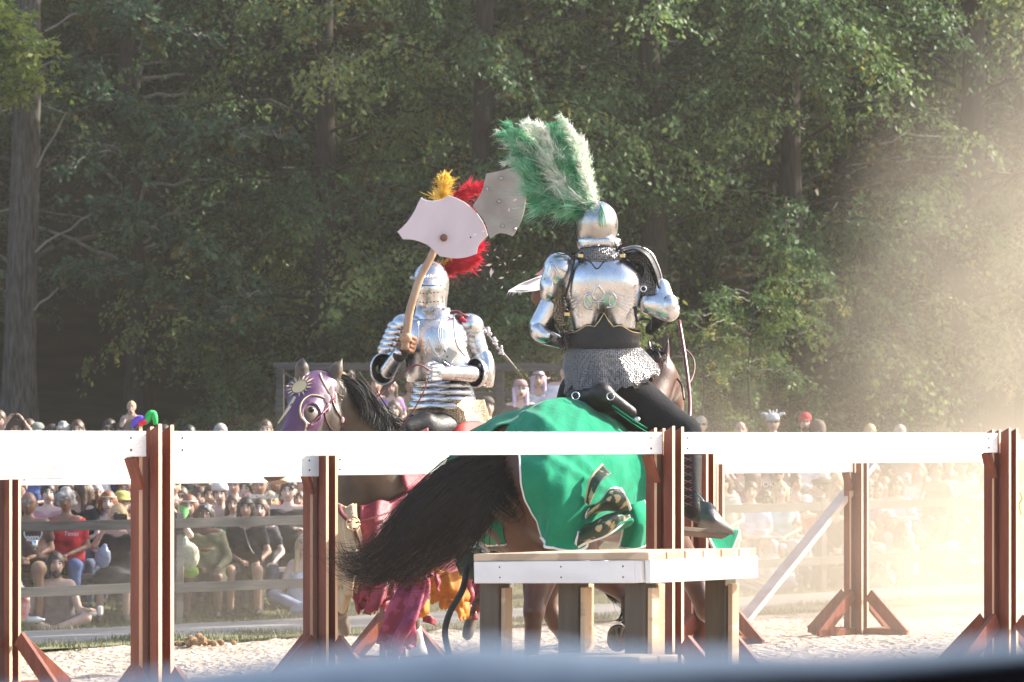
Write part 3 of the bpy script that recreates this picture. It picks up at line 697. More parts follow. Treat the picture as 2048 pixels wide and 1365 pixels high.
# outside the frame on the right: the wood goes on and shades the stands
for i in range(14):
    x = 11.5 + i * 3.6; y = 56.5 + 1.8 * math.sin(i * 1.9) + 0.15 * x
    plant("beech_tree", MD[('beech2', 'oak', 'beech')[i % 3]], x, y, i * 2.0, 1.1, "beech of the wood's edge outside the picture", "tree", "trees of the wood's edge outside the picture")
for i in range(5):
    plant("beech_tree", MD[('oak', 'beech2')[i % 2]], -10.5 - i * 4.2, 55 + 1.5 * math.sin(i * 2), i * 1.3, 1.0, "beech of the wood's edge outside the picture", "tree", "trees of the wood's edge outside the picture")
BUSH = [(1.9, 49.6, 1.0, "leafy bush behind the armoured rider's horse"), (3.1, 50.4, 0.85, "pale green bush behind the white horned hat"), (4.3, 51.0, 0.7, "low bush behind the red capped man"),
        (5.9, 52.4, 0.7, "low hazy bush near the right post"), (-0.9, 50.6, 0.9, "bush above the grey stand rail between the riders"), (0.5, 50.4, 1.0, "tall bush directly between the two riders"),
        (-2.3, 51.6, 0.8, "dim bush left of the left rider's elbow"), (-4.6, 52.2, 0.6, "dim low bush behind the standing crowd at left")]
for x, y, s_, lb in BUSH: plant("bush", MD['bush'], x, y, x * 3, s_, lb, "bush", "bushes at the edge of the wood")

# the big trunk at the left with the sunlit maple spray and reaching boughs
def big_tree():
    b = W(45, 900, 54.0); x, y = b.x, b.y; z = float(zg(x, y)); r = np.random.default_rng(21)
    t = empty("big_tree", (x, y, z), "thick grey barked trunk with sunlit maple sprays at the left edge", "tree")
    o = bpy.data.objects.new("trunk", trunk_mesh("trunk", r, 0.265, 16, M_bark, 0.006, 40, 28)); COL.objects.link(o); o.parent = t
    LV, LT, LM = [], [], []
    for (px, py, D) in [(20, 120, 52.6), (35, 60, 52.6), (10, 190, 52.5), (75, 165, 52.6), (-20, 100, 52.6), (10, 40, 52.6), (45, 215, 52.6), (85, 120, 52.6), (-40, 190, 52.6), (95, 185, 52.5), (60, 95, 52.5), (30, 150, 52.5)]:
        p = np.array(W(px, py, D)) - np.array((x, y, z))
        v, tn, lm = crown_branches(r, p[2], p[2] + 0.25, 3, 0.35, 0.8, 6, 8, 0.115, 0.35, az=(-1.2, 0.5), origin=(p[0] - 0.35, p[1]), trunk_r=0.0)
        LV.append(v); LT.append(tn); LM += lm
    o = bpy.data.objects.new("maple_spray", crown_mesh("maple_spray", np.concatenate(LV), np.concatenate(LT), M_maple)); COL.objects.link(o); o.parent = t
    o['label'] = 'bright yellow green maple leaves'
    LV, LT = [], []
    boughs = [  # bough polylines in photo pixels, from trunk outwards
        [(75, 330), (150, 210), (205, 215), (300, 235), (390, 280), (470, 275), (560, 270)],
        [(70, 500), (180, 430), (230, 410), (330, 470), (420, 520), (500, 590)],
        [(70, 620), (140, 560), (230, 540), (330, 580), (420, 600), (470, 640)],
        [(90, 60), (180, 20), (265, 20), (280, 35), (330, 60), (385, 70)],
        [(80, 130), (120, 130), (190, 200), (290, 260), (390, 262), (480, 270)]]
    for bi, bg in enumerate(boughs):
        p = spline([np.array(W(a_, b_, 53.6 - 0.25 * i)) - np.array((x, y, z)) for i, (a_, b_) in enumerate(bg)], 26)
        p += r.normal(0, 0.02, p.shape); LM.append((p, np.linspace(0.02, 0.006, 26)))
        for s in np.linspace(6, 25, 15 if bi not in (3,) else 6):
            q = p[int(s)]; v, tn, lm = crown_branches(r, q[2] - 0.05, q[2] + 0.05, 3, 0.3, 0.75, 7, 9, 0.13, 0.55, origin=(q[0], q[1]), trunk_r=0.0); LV.append(v); LT.append(tn); LM += lm
    o = bpy.data.objects.new("branch", limb_mesh("branch", LM, M_twig, 0.004)); COL.objects.link(o); o.parent = t
    o = bpy.data.objects.new("crown", crown_mesh("crown", np.concatenate(LV), np.concatenate(LT), M_oak)); COL.objects.link(o); o.parent = t
big_tree()

for (px, py, D_, s_, lb) in [(1500, 700, 50.6, 0.42, "slim sapling with sunlit yellow green leaves right of the near rider"), (1405, 720, 50.8, 0.38, "sunlit sapling tight beside the near horse's head"), (1590, 640, 51.0, 0.33, "small bright sapling reaching out under the beeches at right"),
        (1150, 660, 52.5, 0.5, "sapling with dappled leaves behind the near rider's left shoulder")]:
    p = W(px, py, D_); plant("sapling", MD['spray'], p.x, D_ - 3.2, px * .1, s_ * 1.25, lb, "sapling", None, float(p.z - zg(p.x, D_)) - 1.9 * s_)

for i, (x, y) in enumerate([(13.5, 40.0)]):
    plant("oak_tree", MD['tall'], x, y, i * 1.3, 1.0, "tall oak of the wood's edge outside the picture", "tree", "trees of the wood's edge outside the picture")
# ---------------------------------------------------------------- the two riders and their horses
from mathutils.bvhtree import BVHTree
def bvh_of(objs):
    V_, F_ = [], []
    for o in objs:
        n = len(V_); off = o.matrix_basis.translation + (o.parent.matrix_basis.translation if o.parent else Vector())
        V_ += [v.co + off for v in o.data.vertices]; F_ += [tuple(i + n for i in p.vertices) for p in o.data.polygons]
    return BVHTree.FromPolygons(V_, F_)
EYE = Vector((0, 0, HC))
def onto(bv, px, py, D, lift=0.004):
    """The surface point seen at a photo pixel, lifted off the surface a little; the plain point at D where nothing is met."""
    d = (W(px, py, 10) - EYE).normalized(); h = bv.ray_cast(EYE, d)
    if h[0] is None: return np.array(W(px, py, D))
    n = h[1] if h[1].dot(d) < 0 else -h[1]
    return np.array(h[0] + n * lift)
def WP(D):                                     # pixel helper bound to a depth
    return lambda px, py, dd=0.0: np.array(W(px, py, D + dd))
FIT = {}
def patch(ctrl, nu, nv, f, name, mat, parent, solid=0.006, wave=None, smooth=True, fit=None):
    """A cloth sheet through a grid of (px, py, D) control points, with folds."""
    C = np.array([[W(*p) for p in row] for row in ctrl], float)
    A = np.stack([spline(C[i], nv) for i in range(C.shape[0])]); B = np.stack([spline(A[:, j], nu) for j in range(nv)], 1)
    if wave is not None:
        du = np.gradient(B, axis=0); dv = np.gradient(B, axis=1); n = np.cross(du, dv); n /= np.linalg.norm(n, axis=-1, keepdims=True) + 1e-9
        u, v = np.meshgrid(np.linspace(0, 1, nu), np.linspace(0, 1, nv), indexing='ij'); B = B + n * wave(u, v)[..., None]
    if fit is not None:                         # lay the cloth over the body where it would sink into it
        for i in range(nu):
            for j in range(nv):
                p = Vector(B[i, j]); d = (p - EYE); L = d.length; d = d / L; h = fit.ray_cast(EYE, d)
                if h[0] is not None and h[3] < L + 0.03: B[i, j] = np.array(EYE + d * (h[3] - 0.03))
        for _ in range(2): B[1:-1, 1:-1] = 0.5 * B[1:-1, 1:-1] + 0.125 * (B[:-2, 1:-1] + B[2:, 1:-1] + B[1:-1, :-2] + B[1:-1, 2:])
    mb = MB(); mb.sheet(B); o = mb.build(name, mat, parent, smooth=smooth, solid=solid); return o, B
def trim(line, name, mat, parent, r=0.016, n=None):
    mb = MB(); p = line if n is None else spline(line, n); mb.tube(p, r, 6, flat=0.35, up=(0.3, -1, 0)); return mb.build(name, mat, parent, smooth=True)

def steel_mat(name, col, rough, blotch=0.12, dents=0.25):
    m = PM(name, col, tuple(c * 0.82 for c in col), 9.0, rough, metal=1.0, bump=dents, bscale=14, rvar=blotch); return m
M_steel = steel_mat("polished_steel", (0.66, 0.67, 0.69), 0.28, 0.10, 0.30)
M_steel2 = steel_mat("worn_steel", (0.46, 0.45, 0.44), 0.30, 0.12, 0.32)
M_gilt = PM("brass_edge", (0.70, 0.52, 0.25), (0.6, 0.42, 0.2), 20, 0.3, metal=1.0)
M_leather = PM("black_leather", (0.010, 0.011, 0.012), (0.018, 0.018, 0.020), 10, 0.48, bump=0.35, bscale=50, spec=0.3)
M_leatherb = PM("brown_leather", (0.15, 0.06, 0.03), (0.22, 0.10, 0.05), 12, 0.5, bump=0.3)
M_tack = PM("oxblood_strap", (0.10, 0.02, 0.025), (0.16, 0.035, 0.04), 12, 0.35, bump=0.2)
M_cloth_k = PM("black_hose", (0.010, 0.011, 0.013), (0.016, 0.017, 0.02), 8, 0.85, bump=0.3, bscale=60, spec=0.12)
def mail_mat(name, hi, lo, scale):
    m = bpy.data.materials.new(name); m.use_nodes = True; nt = m.node_tree; b = nt.nodes["Principled BSDF"]
    tc = nt.nodes.new("ShaderNodeTexCoord"); mp = nt.nodes.new("ShaderNodeMapping"); mp.inputs['Scale'].default_value = (1, 1, 1.15)
    v = nt.nodes.new("ShaderNodeTexVoronoi"); v.inputs['Scale'].default_value = scale; v.inputs['Randomness'].default_value = 0.45
    nt.links.new(tc.outputs['Object'], mp.inputs[0]); nt.links.new(mp.outputs[0], v.inputs['Vector'])
    r = nt.nodes.new("ShaderNodeValToRGB"); e = r.color_ramp.elements; e[0].position = 0.16; e[0].color = (*lo, 1); e[1].position = 0.42; e[1].color = (*hi, 1)
    nt.links.new(v.outputs['Distance'], r.inputs[0]); nt.links.new(r.outputs[0], b.inputs['Base Color'])
    mt = nt.nodes.new("ShaderNodeMapRange"); mt.inputs['From Min'].default_value = 0.16; mt.inputs['From Max'].default_value = 0.42
    nt.links.new(v.outputs['Distance'], mt.inputs[0]); nt.links.new(mt.outputs[0], b.inputs['Metallic']); b.inputs['Roughness'].default_value = 0.32
    bp = nt.nodes.new("ShaderNodeBump"); bp.inputs['Strength'].default_value = 1.0; bp.inputs['Distance'].default_value = 0.012
    nt.links.new(v.outputs['Distance'], bp.inputs['Height']); nt.links.new(bp.outputs[0], b.inputs['Normal']); return m
M_mail = mail_mat("chain_mail", (0.22, 0.22, 0.23), (0.015, 0.014, 0.013), 88)
M_mailb = mail_mat("bronze_mail", (0.42, 0.33, 0.22), (0.02, 0.015, 0.012), 95)
M_bay = PM("bay_horse_coat", (0.055, 0.020, 0.010), (0.11, 0.042, 0.020), 5, 0.42, bump=0.15, bscale=70, sheen=0.15)
M_dun = PM("dark_dun_coat", (0.035, 0.025, 0.019), (0.14, 0.095, 0.062), 3.4, 0.5, bump=0.15, bscale=70, sheen=0.2)
M_hair = PM("black_horse_hair", (0.006, 0.006, 0.008), (0.015, 0.014, 0.014), 30, 0.55, spec=0.2)
M_hairb = PM("brown_hair_tips", (0.07, 0.035, 0.018), (0.13, 0.07, 0.035), 30, 0.4)
M_hoof = PM("horn_hoof", (0.09, 0.07, 0.05), (0.16, 0.13, 0.09), 14, 0.6, bump=0.5, bscale=40)
M_green = PM("green_wool", (0.006, 0.20, 0.105), (0.025, 0.27, 0.155), 4, 0.95, bump=0.5, bscale=26, spec=0.1, sheen=0.1, transl=0.12)
M_trim = PM("white_binding", (0.75, 0.73, 0.72), (0.68, 0.66, 0.66), 12, 0.7, bump=0.1)
def brocade(name, ground, fig, scale=20, cut=0.52):
    m = PM(name, ground, fig, scale, 0.6, detail=2.0, bump=0.3, bscale=60)
    for n in m.node_tree.nodes:
        if n.type == 'VALTORGB': n.color_ramp.elements[0].position = cut; n.color_ramp.elements[1].position = cut + 0.05
    return m
M_brocg = brocade("green_gold_brocade", (0.012, 0.035, 0.02), (0.42, 0.34, 0.17), 13, 0.56)
M_brocr = brocade("crimson_damask", (0.19, 0.012, 0.025), (0.27, 0.03, 0.05), 9, 0.5)
M_brocp = brocade("magenta_damask", (0.20, 0.012, 0.055), (0.30, 0.045, 0.11), 9, 0.5)
M_cream = PM("cream_linen", (0.58, 0.44, 0.27), (0.66, 0.52, 0.33), 5, 0.85, bump=0.25, bscale=60, transl=0.15)
M_orange = PM("orange_lining", (0.50, 0.17, 0.015), (0.62, 0.24, 0.03), 5, 0.75, bump=0.2, transl=0.25)
M_purple = PM("purple_leather", (0.070, 0.030, 0.092), (0.115, 0.035, 0.078), 3, 0.4, bump=0.2, bscale=40)
M_gold = PM("painted_gold_cloth", (0.52, 0.43, 0.25), (0.60, 0.50, 0.30), 8, 0.55)

def strands(name, guides, n, mat, parent, width=0.006, spread0=0.02, spread1=0.10, seed=0, seg=16, curl=0.02, taper=True, tips=None):
    """Hair: many thin ribbons scattered round guide curves (guide points in world space)."""
    r = np.random.default_rng(seed); Vv, Q, MI = [], [], []; o = 0; G = [spline(np.asarray(g, float), seg) for g in guides]
    for i in range(n):
        a, b_ = r.integers(len(G)), r.integers(len(G)); t = r.random() ** 1.5 * 0.8; g_ = G[a] * (1 - t) + G[b_] * t
        u = np.linspace(0, 1, seg)[:, None]; off0 = r.normal(0, spread0, 3); off1 = r.normal(0, spread1, 3)
        ph = r.uniform(0, 6.28, 3); p = g_ + off0 * (1 - u) + off1 * u ** 1.3 + curl * np.sin(u * r.uniform(3, 9) + ph) * u
        L = r.uniform(0.7, 1.0); p = p[0] + (p - p[0]) * 1.0; k = max(4, int(seg * L)); p = p[:k]; uu = np.linspace(0, 1, k)[:, None]
        d = np.gradient(p, axis=0); sd = np.cross(d, r.normal(0, 1, 3) * 0.6 + np.array([0, -1, 0.3])); sd /= np.linalg.norm(sd, axis=1, keepdims=True) + 1e-9
        wd = width * r.uniform(0.5, 1.3) * (1 - 0.85 * uu ** 2 if taper else 1 + 0 * uu)
        v = np.stack([p - sd * wd, p + sd * wd], 1).reshape(-1, 3); Vv.append(v)
        ix = o + 2 * np.arange(k - 1); Q.append(np.stack([ix, ix + 1, ix + 3, ix + 2], 1)); o += len(v)
        MI.append((np.arange(k - 1) > k * 0.72).astype(int) if (tips is not None and r.random() < 0.4) else np.zeros(k - 1, int))
    me = fast_mesh(name, np.concatenate(Vv), np.concatenate(Q), [mat] + ([tips] if tips is not None else []), True, np.concatenate(MI))
    ob = bpy.data.objects.new(name, me); COL.objects.link(ob); ob.parent = parent
    if parent is not None:
        ob.location = -Vector(parent.location)
        if parent.parent is not None: ob.location -= Vector(parent.parent.location)
    return ob

def feather(name, rachis, mat, parent, blen=0.07, n=900, seed=0, droop=0.5, w0=0.0012, mats=None, fall=0.0):
    """An ostrich plume: a bent quill and soft barbs that hang from both sides of it."""
    r = np.random.default_rng(seed); R_ = spline(np.asarray(rachis, float), 60); Vv, Q = [], []; o = 0; clump = r.normal(0, .45, (61, 3)); clump = (clump + np.roll(clump, 1, 0) + np.roll(clump, 2, 0)) * .6
    R_ = R_ + np.cumsum(r.normal(0, .0022, R_.shape), 0) * np.linspace(0, 1, 60)[:, None]
    T = np.gradient(R_, axis=0); T /= np.linalg.norm(T, axis=1, keepdims=True); seg = 5
    for i in range(n):
        u = r.random() ** 0.85; k = int(u * 59); p0 = R_[k]; t = T[k]; rad = r.normal(0, 1, 3); rad -= rad @ t * t; rad /= np.linalg.norm(rad) + 1e-9
        L = blen * r.uniform(0.35, 1.0) * (1.6 if r.random() < .12 else 1.0) * (0.35 + 0.65 * math.sin(math.pi * min(0.93, 0.12 + 0.9 * u))); s = np.linspace(0, 1, seg)[:, None]
        p = p0 + rad * L * 0.75 * s + t * L * (0.9 * s ** 2) * r.uniform(0.3, 1.2) + V(0, 0, -1) * L * droop * s ** 2 + r.normal(0, 0.05, 3) * L * s ** 2 + clump[k] * L * 0.55 * s ** 2
        sd = np.cross(rad, t) + r.normal(0, 0.4, 3); sd = nrm(sd); wd = w0 * r.uniform(0.8, 2.6) * (1 - 0.6 * s)
        Vv.append(np.stack([p - sd * wd, p + sd * wd], 1).reshape(-1, 3)); ix = o + 2 * np.arange(seg - 1)
        Q.append(np.stack([ix, ix + 1, ix + 3, ix + 2], 1)); o += 2 * seg
    q = MB(); q.tube(R_, np.linspace(0.004, 0.0015, 60), 5); qv = np.concatenate(q.v)
    v = np.concatenate(Vv + [qv]); qq = np.concatenate(Q); qf = np.array([f for f in q.f if len(f) == 4]) + o
    me = fast_mesh(name, v, np.concatenate([qq, qf]), mat, True); ob = bpy.data.objects.new(name, me); COL.objects.link(ob)
    if parent is not None: ob.parent = parent; ob.location = -Vector(parent.location) - (Vector(parent.parent.location) if parent.parent is not None else Vector())
    return ob
M_fw = PM("white_plume", (0.60, 0.72, 0.58), (0.88, 0.86, 0.80), 12, 0.8, transl=0.45)
M_fg = PM("green_plume", (0.015, 0.28, 0.12), (0.30, 0.60, 0.40), 14, 0.8, transl=0.45)
M_fr = PM("scarlet_plume", (0.60, 0.015, 0.04), (0.72, 0.04, 0.08), 20, 0.8, transl=0.35)
M_fy = PM("yellow_plume", (0.80, 0.52, 0.06), (0.85, 0.62, 0.16), 20, 0.8, transl=0.35)

def fist(c, along_, fwd, s=1.0, grip=0.016):
    """Primitives of a hand closed round a bar at c: palm, four bent fingers, a thumb."""
    c = np.asarray(c, float); a = nrm(along_); f = nrm(np.asarray(fwd) - np.dot(fwd, a) * a); n = np.cross(a, f); P = []
    for i, L in enumerate((0.9, 1.0, 0.95, 0.8)):
        o = c + a * (0.033 - 0.022 * i) * s; k = 0.012
        p0 = o + n * (grip + 0.016) * s - f * 0.020 * s; p1 = o + n * (grip + 0.014) * s + f * 0.028 * L * s; p2 = o - n * 0.004 * s + f * (grip + 0.020) * s * L; p3 = o - n * (grip + 0.014) * s + f * 0.012 * s
        P += [cap_(p0, p1, 0.0115 * s, 0.0105 * s, 0.004), cap_(p1, p2, 0.0105 * s, 0.0098 * s, 0.004), cap_(p2, p3, 0.0098 * s, 0.0085 * s, 0.004)]
    P.append(cap_(c + n * (grip + 0.012) * s - f * 0.03 * s + a * 0.022 * s, c + n * (grip + 0.012) * s - f * 0.03 * s - a * 0.028 * s, 0.021 * s, 0.020 * s, 0.015))
    P += [cap_(c + n * 0.006 * s - f * 0.034 * s + a * 0.02 * s, c - n * 0.022 * s - f * 0.022 * s + a * 0.045 * s, 0.014 * s, 0.012 * s, 0.01), cap_(c - n * 0.022 * s - f * 0.022 * s + a * 0.045 * s, c - n * (grip + 0.012) * s + f * 0.012 * s + a * 0.048 * s, 0.012 * s, 0.010 * s, 0.006)]
    return P

# ================================================================ green horse (seen from behind its right hip)
H1c, H1 = np.array([0.42, 20.98]), 0.52          # plan centre and heading (radians from +Y towards +X)
h1f = V(math.sin(H1), math.cos(H1), 0); h1l = V(-math.cos(H1), math.sin(H1), 0)
def G1(x, y, z): return V(H1c[0], H1c[1], 0) + h1f * x + h1l * y + V(0, 0, z)
def green_horse():
    K = WP(20.9); t = empty("horse", (H1c[0], H1c[1], float(zg(*H1c))), "dark bay horse in green white edged cloth, seen from behind its right hip", "horse")
    P = [ell_(G1(-0.42, 0, 1.38), (0.34, 0.34, 0.345), None, 0.1), cap_(G1(-0.40, 0, 1.34), G1(0.40, 0, 1.28), 0.33, 0.33, 0.12), ell_(G1(-0.52, 0.12, 1.26), (0.24, 0.24, 0.32), None, 0.1), ell_(G1(-0.54, -0.15, 1.26), (0.25, 0.25, 0.34), None, 0.1),
         ell_(G1(0.52, 0.04, 1.26), (0.25, 0.25, 0.33), None, 0.1), cap_(G1(0.35, 0, 1.46), G1(0.62, 0.02, 1.48), 0.20, 0.17, 0.1),
         cap_(G1(0.60, 0.02, 1.46), G1(0.92, -0.02, 1.94), 0.20, 0.130, 0.08), cap_(G1(0.92, -0.02, 1.98), G1(1.18, 0.02, 1.80), 0.11, 0.085, 0.05), cap_(G1(1.18, 0.02, 1.80), G1(1.30, 0.03, 1.60), 0.085, 0.062, 0.04),
         ell_(G1(1.02, -0.01, 1.90), (0.12, 0.10, 0.12), None, 0.04)]
    for sd in (0.055, -0.055): P += [cap_(G1(0.92, -0.03 + sd, 2.06), G1(0.94, -0.03 + sd * 1.35, 2.21), 0.034, 0.008, 0.01)]
    def leg(pts, rs, k=0.04): return [cap_(pts[i], pts[i + 1], rs[i], rs[i + 1], k) for i in range(len(pts) - 1)]
    # left hind: standing, hock at (1062,1235); right hind: folded back, sole showing; fores reach on
    P += leg([G1(-0.55, 0.17, 1.15), K(1085, 1120, -0.1), K(1068, 1222, -0.25), K(1062, 1330, -0.1), K(1066, 1372, -0.08)], [0.22, 0.135, 0.058, 0.046, 0.05])
    P += leg([G1(-0.55, -0.17, 1.15), K(1150, 1110, -0.05), K(1262, 1190, 0.0), K(1255, 1240, -0.20)], [0.22, 0.13, 0.062, 0.045])
    P += leg([G1(0.55, 0.14, 1.15), K(1085, 1190, 0.9), K(1112, 1245, 0.9), K(1138, 1292, 1.0)], [0.15, 0.075, 0.052, 0.045])
    P += leg([G1(0.55, -0.14, 1.15), K(1385, 1150, 1.0), K(1412, 1222, 0.9), K(1440, 1262, 1.1)], [0.16, 0.085, 0.058, 0.045])
    bo = body("body", P, M_bay, t, 0.02, 0.05, 2); fit = bvh_of([bo])
    for p, d in ((K(1066, 1384, -0.08), V(0.1, 0.1, -1)), (K(1144, 1304, 1.03), V(0.6, 0.3, -0.8)), (K(1446, 1272, 1.1), V(0.5, 0.6, -0.6))):
        mb = MB(); d = nrm(d); mb.tube([p - d * 0.03, p + d * 0.07], [0.055, 0.075], 12); mb.build("hoof", M_hoof, t, smooth=False, bevel=0.004)
    # raised hind hoof, sole to the camera, frog and bars modelled
    c = K(1237, 1277, -0.28); hx, hz, hd = V(0.98, 0.1, 0.05), V(0.03, -0.25, 0.96), V(0.05, -0.97, -0.2); mb = MB()
    a = np.linspace(0, 2 * np.pi, 28, endpoint=False); rad = 0.070 * (1 - 0.10 * np.clip(np.sin(a), 0, 1) ** 4)
    def ring(s, f): return c + np.outer(s * rad * np.cos(a), hx) + np.outer(s * 1.2 * rad * np.sin(a), hz) + hd * f
    mb.loft([ring(0.85, -0.09), ring(1.0, 0.0), ring(0.98, 0.006), ring(0.86, 0.006), ring(0.82, -0.008), ring(0.45, -0.012)], 0); mb.build("raised_hoof", M_hoof, t, smooth=True)
    mb = MB(); mb.tube([c + hz * 0.075 + hx * -0.022 + hd * 0.0, c - hz * 0.03 + hd * -0.004], [0.014, 0.005], 6); mb.tube([c + hz * 0.075 + hx * 0.022, c - hz * 0.03 + hd * -0.004], [0.014, 0.005], 6); mb.build("frog", M_hoof, t, smooth=True)
    strands("fetlock_hair", [[K(1250, 1225, -0.2), K(1240, 1240, -0.3), K(1228, 1244, -0.3)], [K(1262, 1225, -0.2), K(1266, 1242, -0.28), K(1250, 1250, -0.3)]], 90, M_hair, t, 0.004, 0.012, 0.012, 5, 8, 0.004)
    # tail
    g = []
    for tip in ([(1050, 905, -.25), (985, 905, -.5), (905, 940, -.55), (830, 1000, -.5), (775, 1080, -.45), (735, 1140, -.4), (690, 1160, -.4)],
                [(1045, 915, -.3), (960, 935, -.55), (880, 975, -.55), (810, 1040, -.5), (760, 1100, -.45), (700, 1120, -.4), (665, 1100, -.35)],
                [(1040, 930, -.3), (960, 960, -.6), (890, 1010, -.6), (840, 1080, -.55), (810, 1130, -.5), (760, 1165, -.45)],
                [(1035, 945, -.3), (975, 990, -.6), (925, 1040, -.6), (880, 1090, -.55), (830, 1125, -.5), (780, 1150, -.45)],
                [(1040, 950, -.3), (990, 1000, -.6), (950, 1050, -.6), (900, 1100, -.55), (850, 1120, -.5), (800, 1135, -.45)],
                [(1055, 910, -.25), (1000, 925, -.5), (930, 960, -.6), (860, 1020, -.55), (815, 1080, -.5), (790, 1150, -.45), (830, 1140, -.45), (905, 1112, -.45)]):
        g.append([K(*q) for q in tip])
    g += [[K(1050, 930, -.3), K(985, 1000, -.62), K(945, 1070, -.6), K(930, 1100, -.55)], [K(1045, 930, -.3), K(930, 960, -.6), K(850, 1030, -.6), K(800, 1100, -.55), K(740, 1150, -.45), K(690, 1130, -.4), K(668, 1075, -.4)]]
    strands("tail", g, 6500, M_hair, t, 0.0023, 0.036, 0.060, 3, 22, 0.034, tips=M_hairb)
    strands("tail_dock", [[K(1062, 905, -.25), K(1066, 960, -.45), K(1060, 1010, -.5), K(1020, 1045, -.55)], [K(1045, 900, -.25), K(1030, 950, -.5), K(1010, 1000, -.6), K(985, 1040, -.6)], [K(1060, 900, -.25), K(1000, 935, -.5), K(965, 990, -.6), K(950, 1040, -.6)]], 2600, M_hair, t, 0.0024, 0.035, 0.035, 4, 16, 0.016)
    strands("tail_wisp", [[K(1062, 950, -.5), K(1078, 985, -.5), K(1072, 1030, -.5), K(1050, 1060, -.5)], [K(960, 960, -.6), K(975, 1010, -.65), K(1010, 1045, -.65), K(1035, 1050, -.6)], [K(1000, 940, -.5), K(1015, 990, -.6), K(1040, 1020, -.6), K(1050, 1050, -.55)]], 60, M_hairb, t, 0.0035, 0.015, 0.02, 6, 16, 0.01)
    # mane blown over the far shoulder
    strands("mane", [[G1(0.92, 0.0, 2.10), G1(0.88, 0.02, 2.06), G1(0.84, 0.08, 1.94)], [G1(0.88, -0.04, 2.0), G1(0.78, 0.02, 1.96), G1(0.70, 0.06, 1.84)], [G1(0.92, -0.02, 2.10), G1(0.88, -0.08, 2.05), G1(0.82, -0.03, 1.92)], [G1(0.8, -0.02, 1.88), G1(0.72, 0.04, 1.82), G1(0.66, 0.06, 1.70)]], 900, M_hair, t, 0.003, 0.02, 0.04, 8, 12, 0.02, tips=M_hairb)
    # bridle: strap down the neck, bit rein, cheek pieces
    mb = MB(); mb.tube(spline([K(1358, 640, 1.1), K(1368, 700, 0.95), K(1376, 760, 0.8), K(1380, 812, 0.6), K(1376, 862, 0.4)], 24), 0.012, 6, flat=0.4); mb.build("breast_strap", M_tack, t, smooth=True)
    mb = MB(); mb.tube(spline([K(1360, 690, 1.1), K(1385, 715, 1.1), K(1388, 745, 1.0), K(1374, 775, 0.8)], 20), 0.006, 6); mb.tube(spline([K(1300, 722, 0.6), K(1335, 740, 0.9), K(1362, 768, 0.8), K(1368, 800, 0.7)], 20), 0.007, 6); mb.build("rein", M_tack, t, smooth=True)
    # cloth -------------------------------------------------
    fold = lambda u, v: 0.030 * u * np.sin(9 * v + 3.5 * u + 1) + 0.016 * np.sin(6 * v - 9 * u) + 0.010 * (0.3 + u) * np.abs(np.sin(11 * v + 7 * u)) + 0.024 * np.exp(-((v * 1.3 - u - .1) / .05) ** 2) + 0.022 * np.exp(-((v * .8 + u * .7 - .8) / .045) ** 2) + 0.020 * np.exp(-((v * .9 - u * 1.1 + .25) / .04) ** 2) + 0.016 * np.exp(-((v * 1.1 + u * .4 - .55) / .035) ** 2) - 0.014 * np.exp(-((v * .7 - u * .5 - .3) / .05) ** 2) + 0.004 * np.sin(60 * v + 30 * u) * np.sin(26 * u)
    R0 = [[(1030, 850, 20.55), (1080, 811, 20.55), (1140, 799, 20.8), (1200, 811, 21.05), (1255, 836, 21.35), (1310, 866, 21.7)],
          [(1034, 880, 20.2), (1090, 866, 20.15), (1150, 862, 20.32), (1215, 872, 20.6), (1265, 888, 20.95), (1315, 905, 21.2)],
          [(1043, 935, 20.0), (1100, 940, 19.93), (1160, 940, 20.1), (1220, 945, 20.4), (1275, 950, 20.7), (1322, 960, 21.0)],
          [(1050, 1005, 20.0), (1105, 1012, 19.9), (1160, 1010, 20.05), (1222, 1000, 20.35), (1272, 1008, 20.65), (1312, 1015, 20.95)],
          [(1075, 1078, 20.05), (1108, 1096, 19.95), (1150, 1098, 20.05), (1185, 1070, 20.25), (1245, 1045, 20.5), (1300, 1070, 20.85)]]
    o, B = patch(R0, 66, 90, None, "cloth", M_green, t, 0.006, fold, fit=fit)
    trim(B[-1], "binding", M_trim, t, 0.017); trim(B[12:, 0], "binding", M_trim, t, 0.017)
    L0 = [[(1040, 848, 20.55), (1085, 810, 20.6), (1140, 799, 20.85), (1200, 811, 21.1)], [(985, 858, 20.5), (1010, 826, 20.95), (1060, 812, 21.35), (1120, 812, 21.6)],
          [(940, 905, 20.55), (935, 872, 21.1), (985, 850, 21.7), (1050, 850, 22.0)], [(915, 975, 20.65), (888, 925, 21.3), (920, 900, 22.0), (1000, 900, 22.4)], [(940, 1040, 20.75), (885, 985, 21.4), (905, 985, 22.0), (1000, 985, 22.5)], [(985, 1098, 20.8), (905, 1090, 21.4), (900, 1090, 22.0), (1000, 1090, 22.5)]]
    o, B = patch(L0, 40, 40, None, "cloth", M_green, t, 0.006, fold, fit=fit); trim(B[-1], "binding", M_trim, t, 0.017); trim(B[14:, 0], "binding", M_trim, t, 0.015)
    # gold and dark brocade lappets blown up in front
    A = [[(1180, 1052, 20.2), (1215, 1020, 20.2), (1252, 990, 20.25)], [(1172, 1038, 20.05), (1212, 1004, 20.0), (1240, 978, 20.1)], [(1165, 1020, 20.1), (1200, 995, 20.05), (1232, 972, 20.2)]]
    A = [[(1176, 1046, 20.15), (1215, 1020, 20.1), (1262, 1022, 20.2)], [(1172, 1030, 19.98), (1214, 1002, 19.95), (1252, 994, 20.05)], [(1182, 1014, 20.1), (1216, 986, 20.05), (1240, 974, 20.15)]]
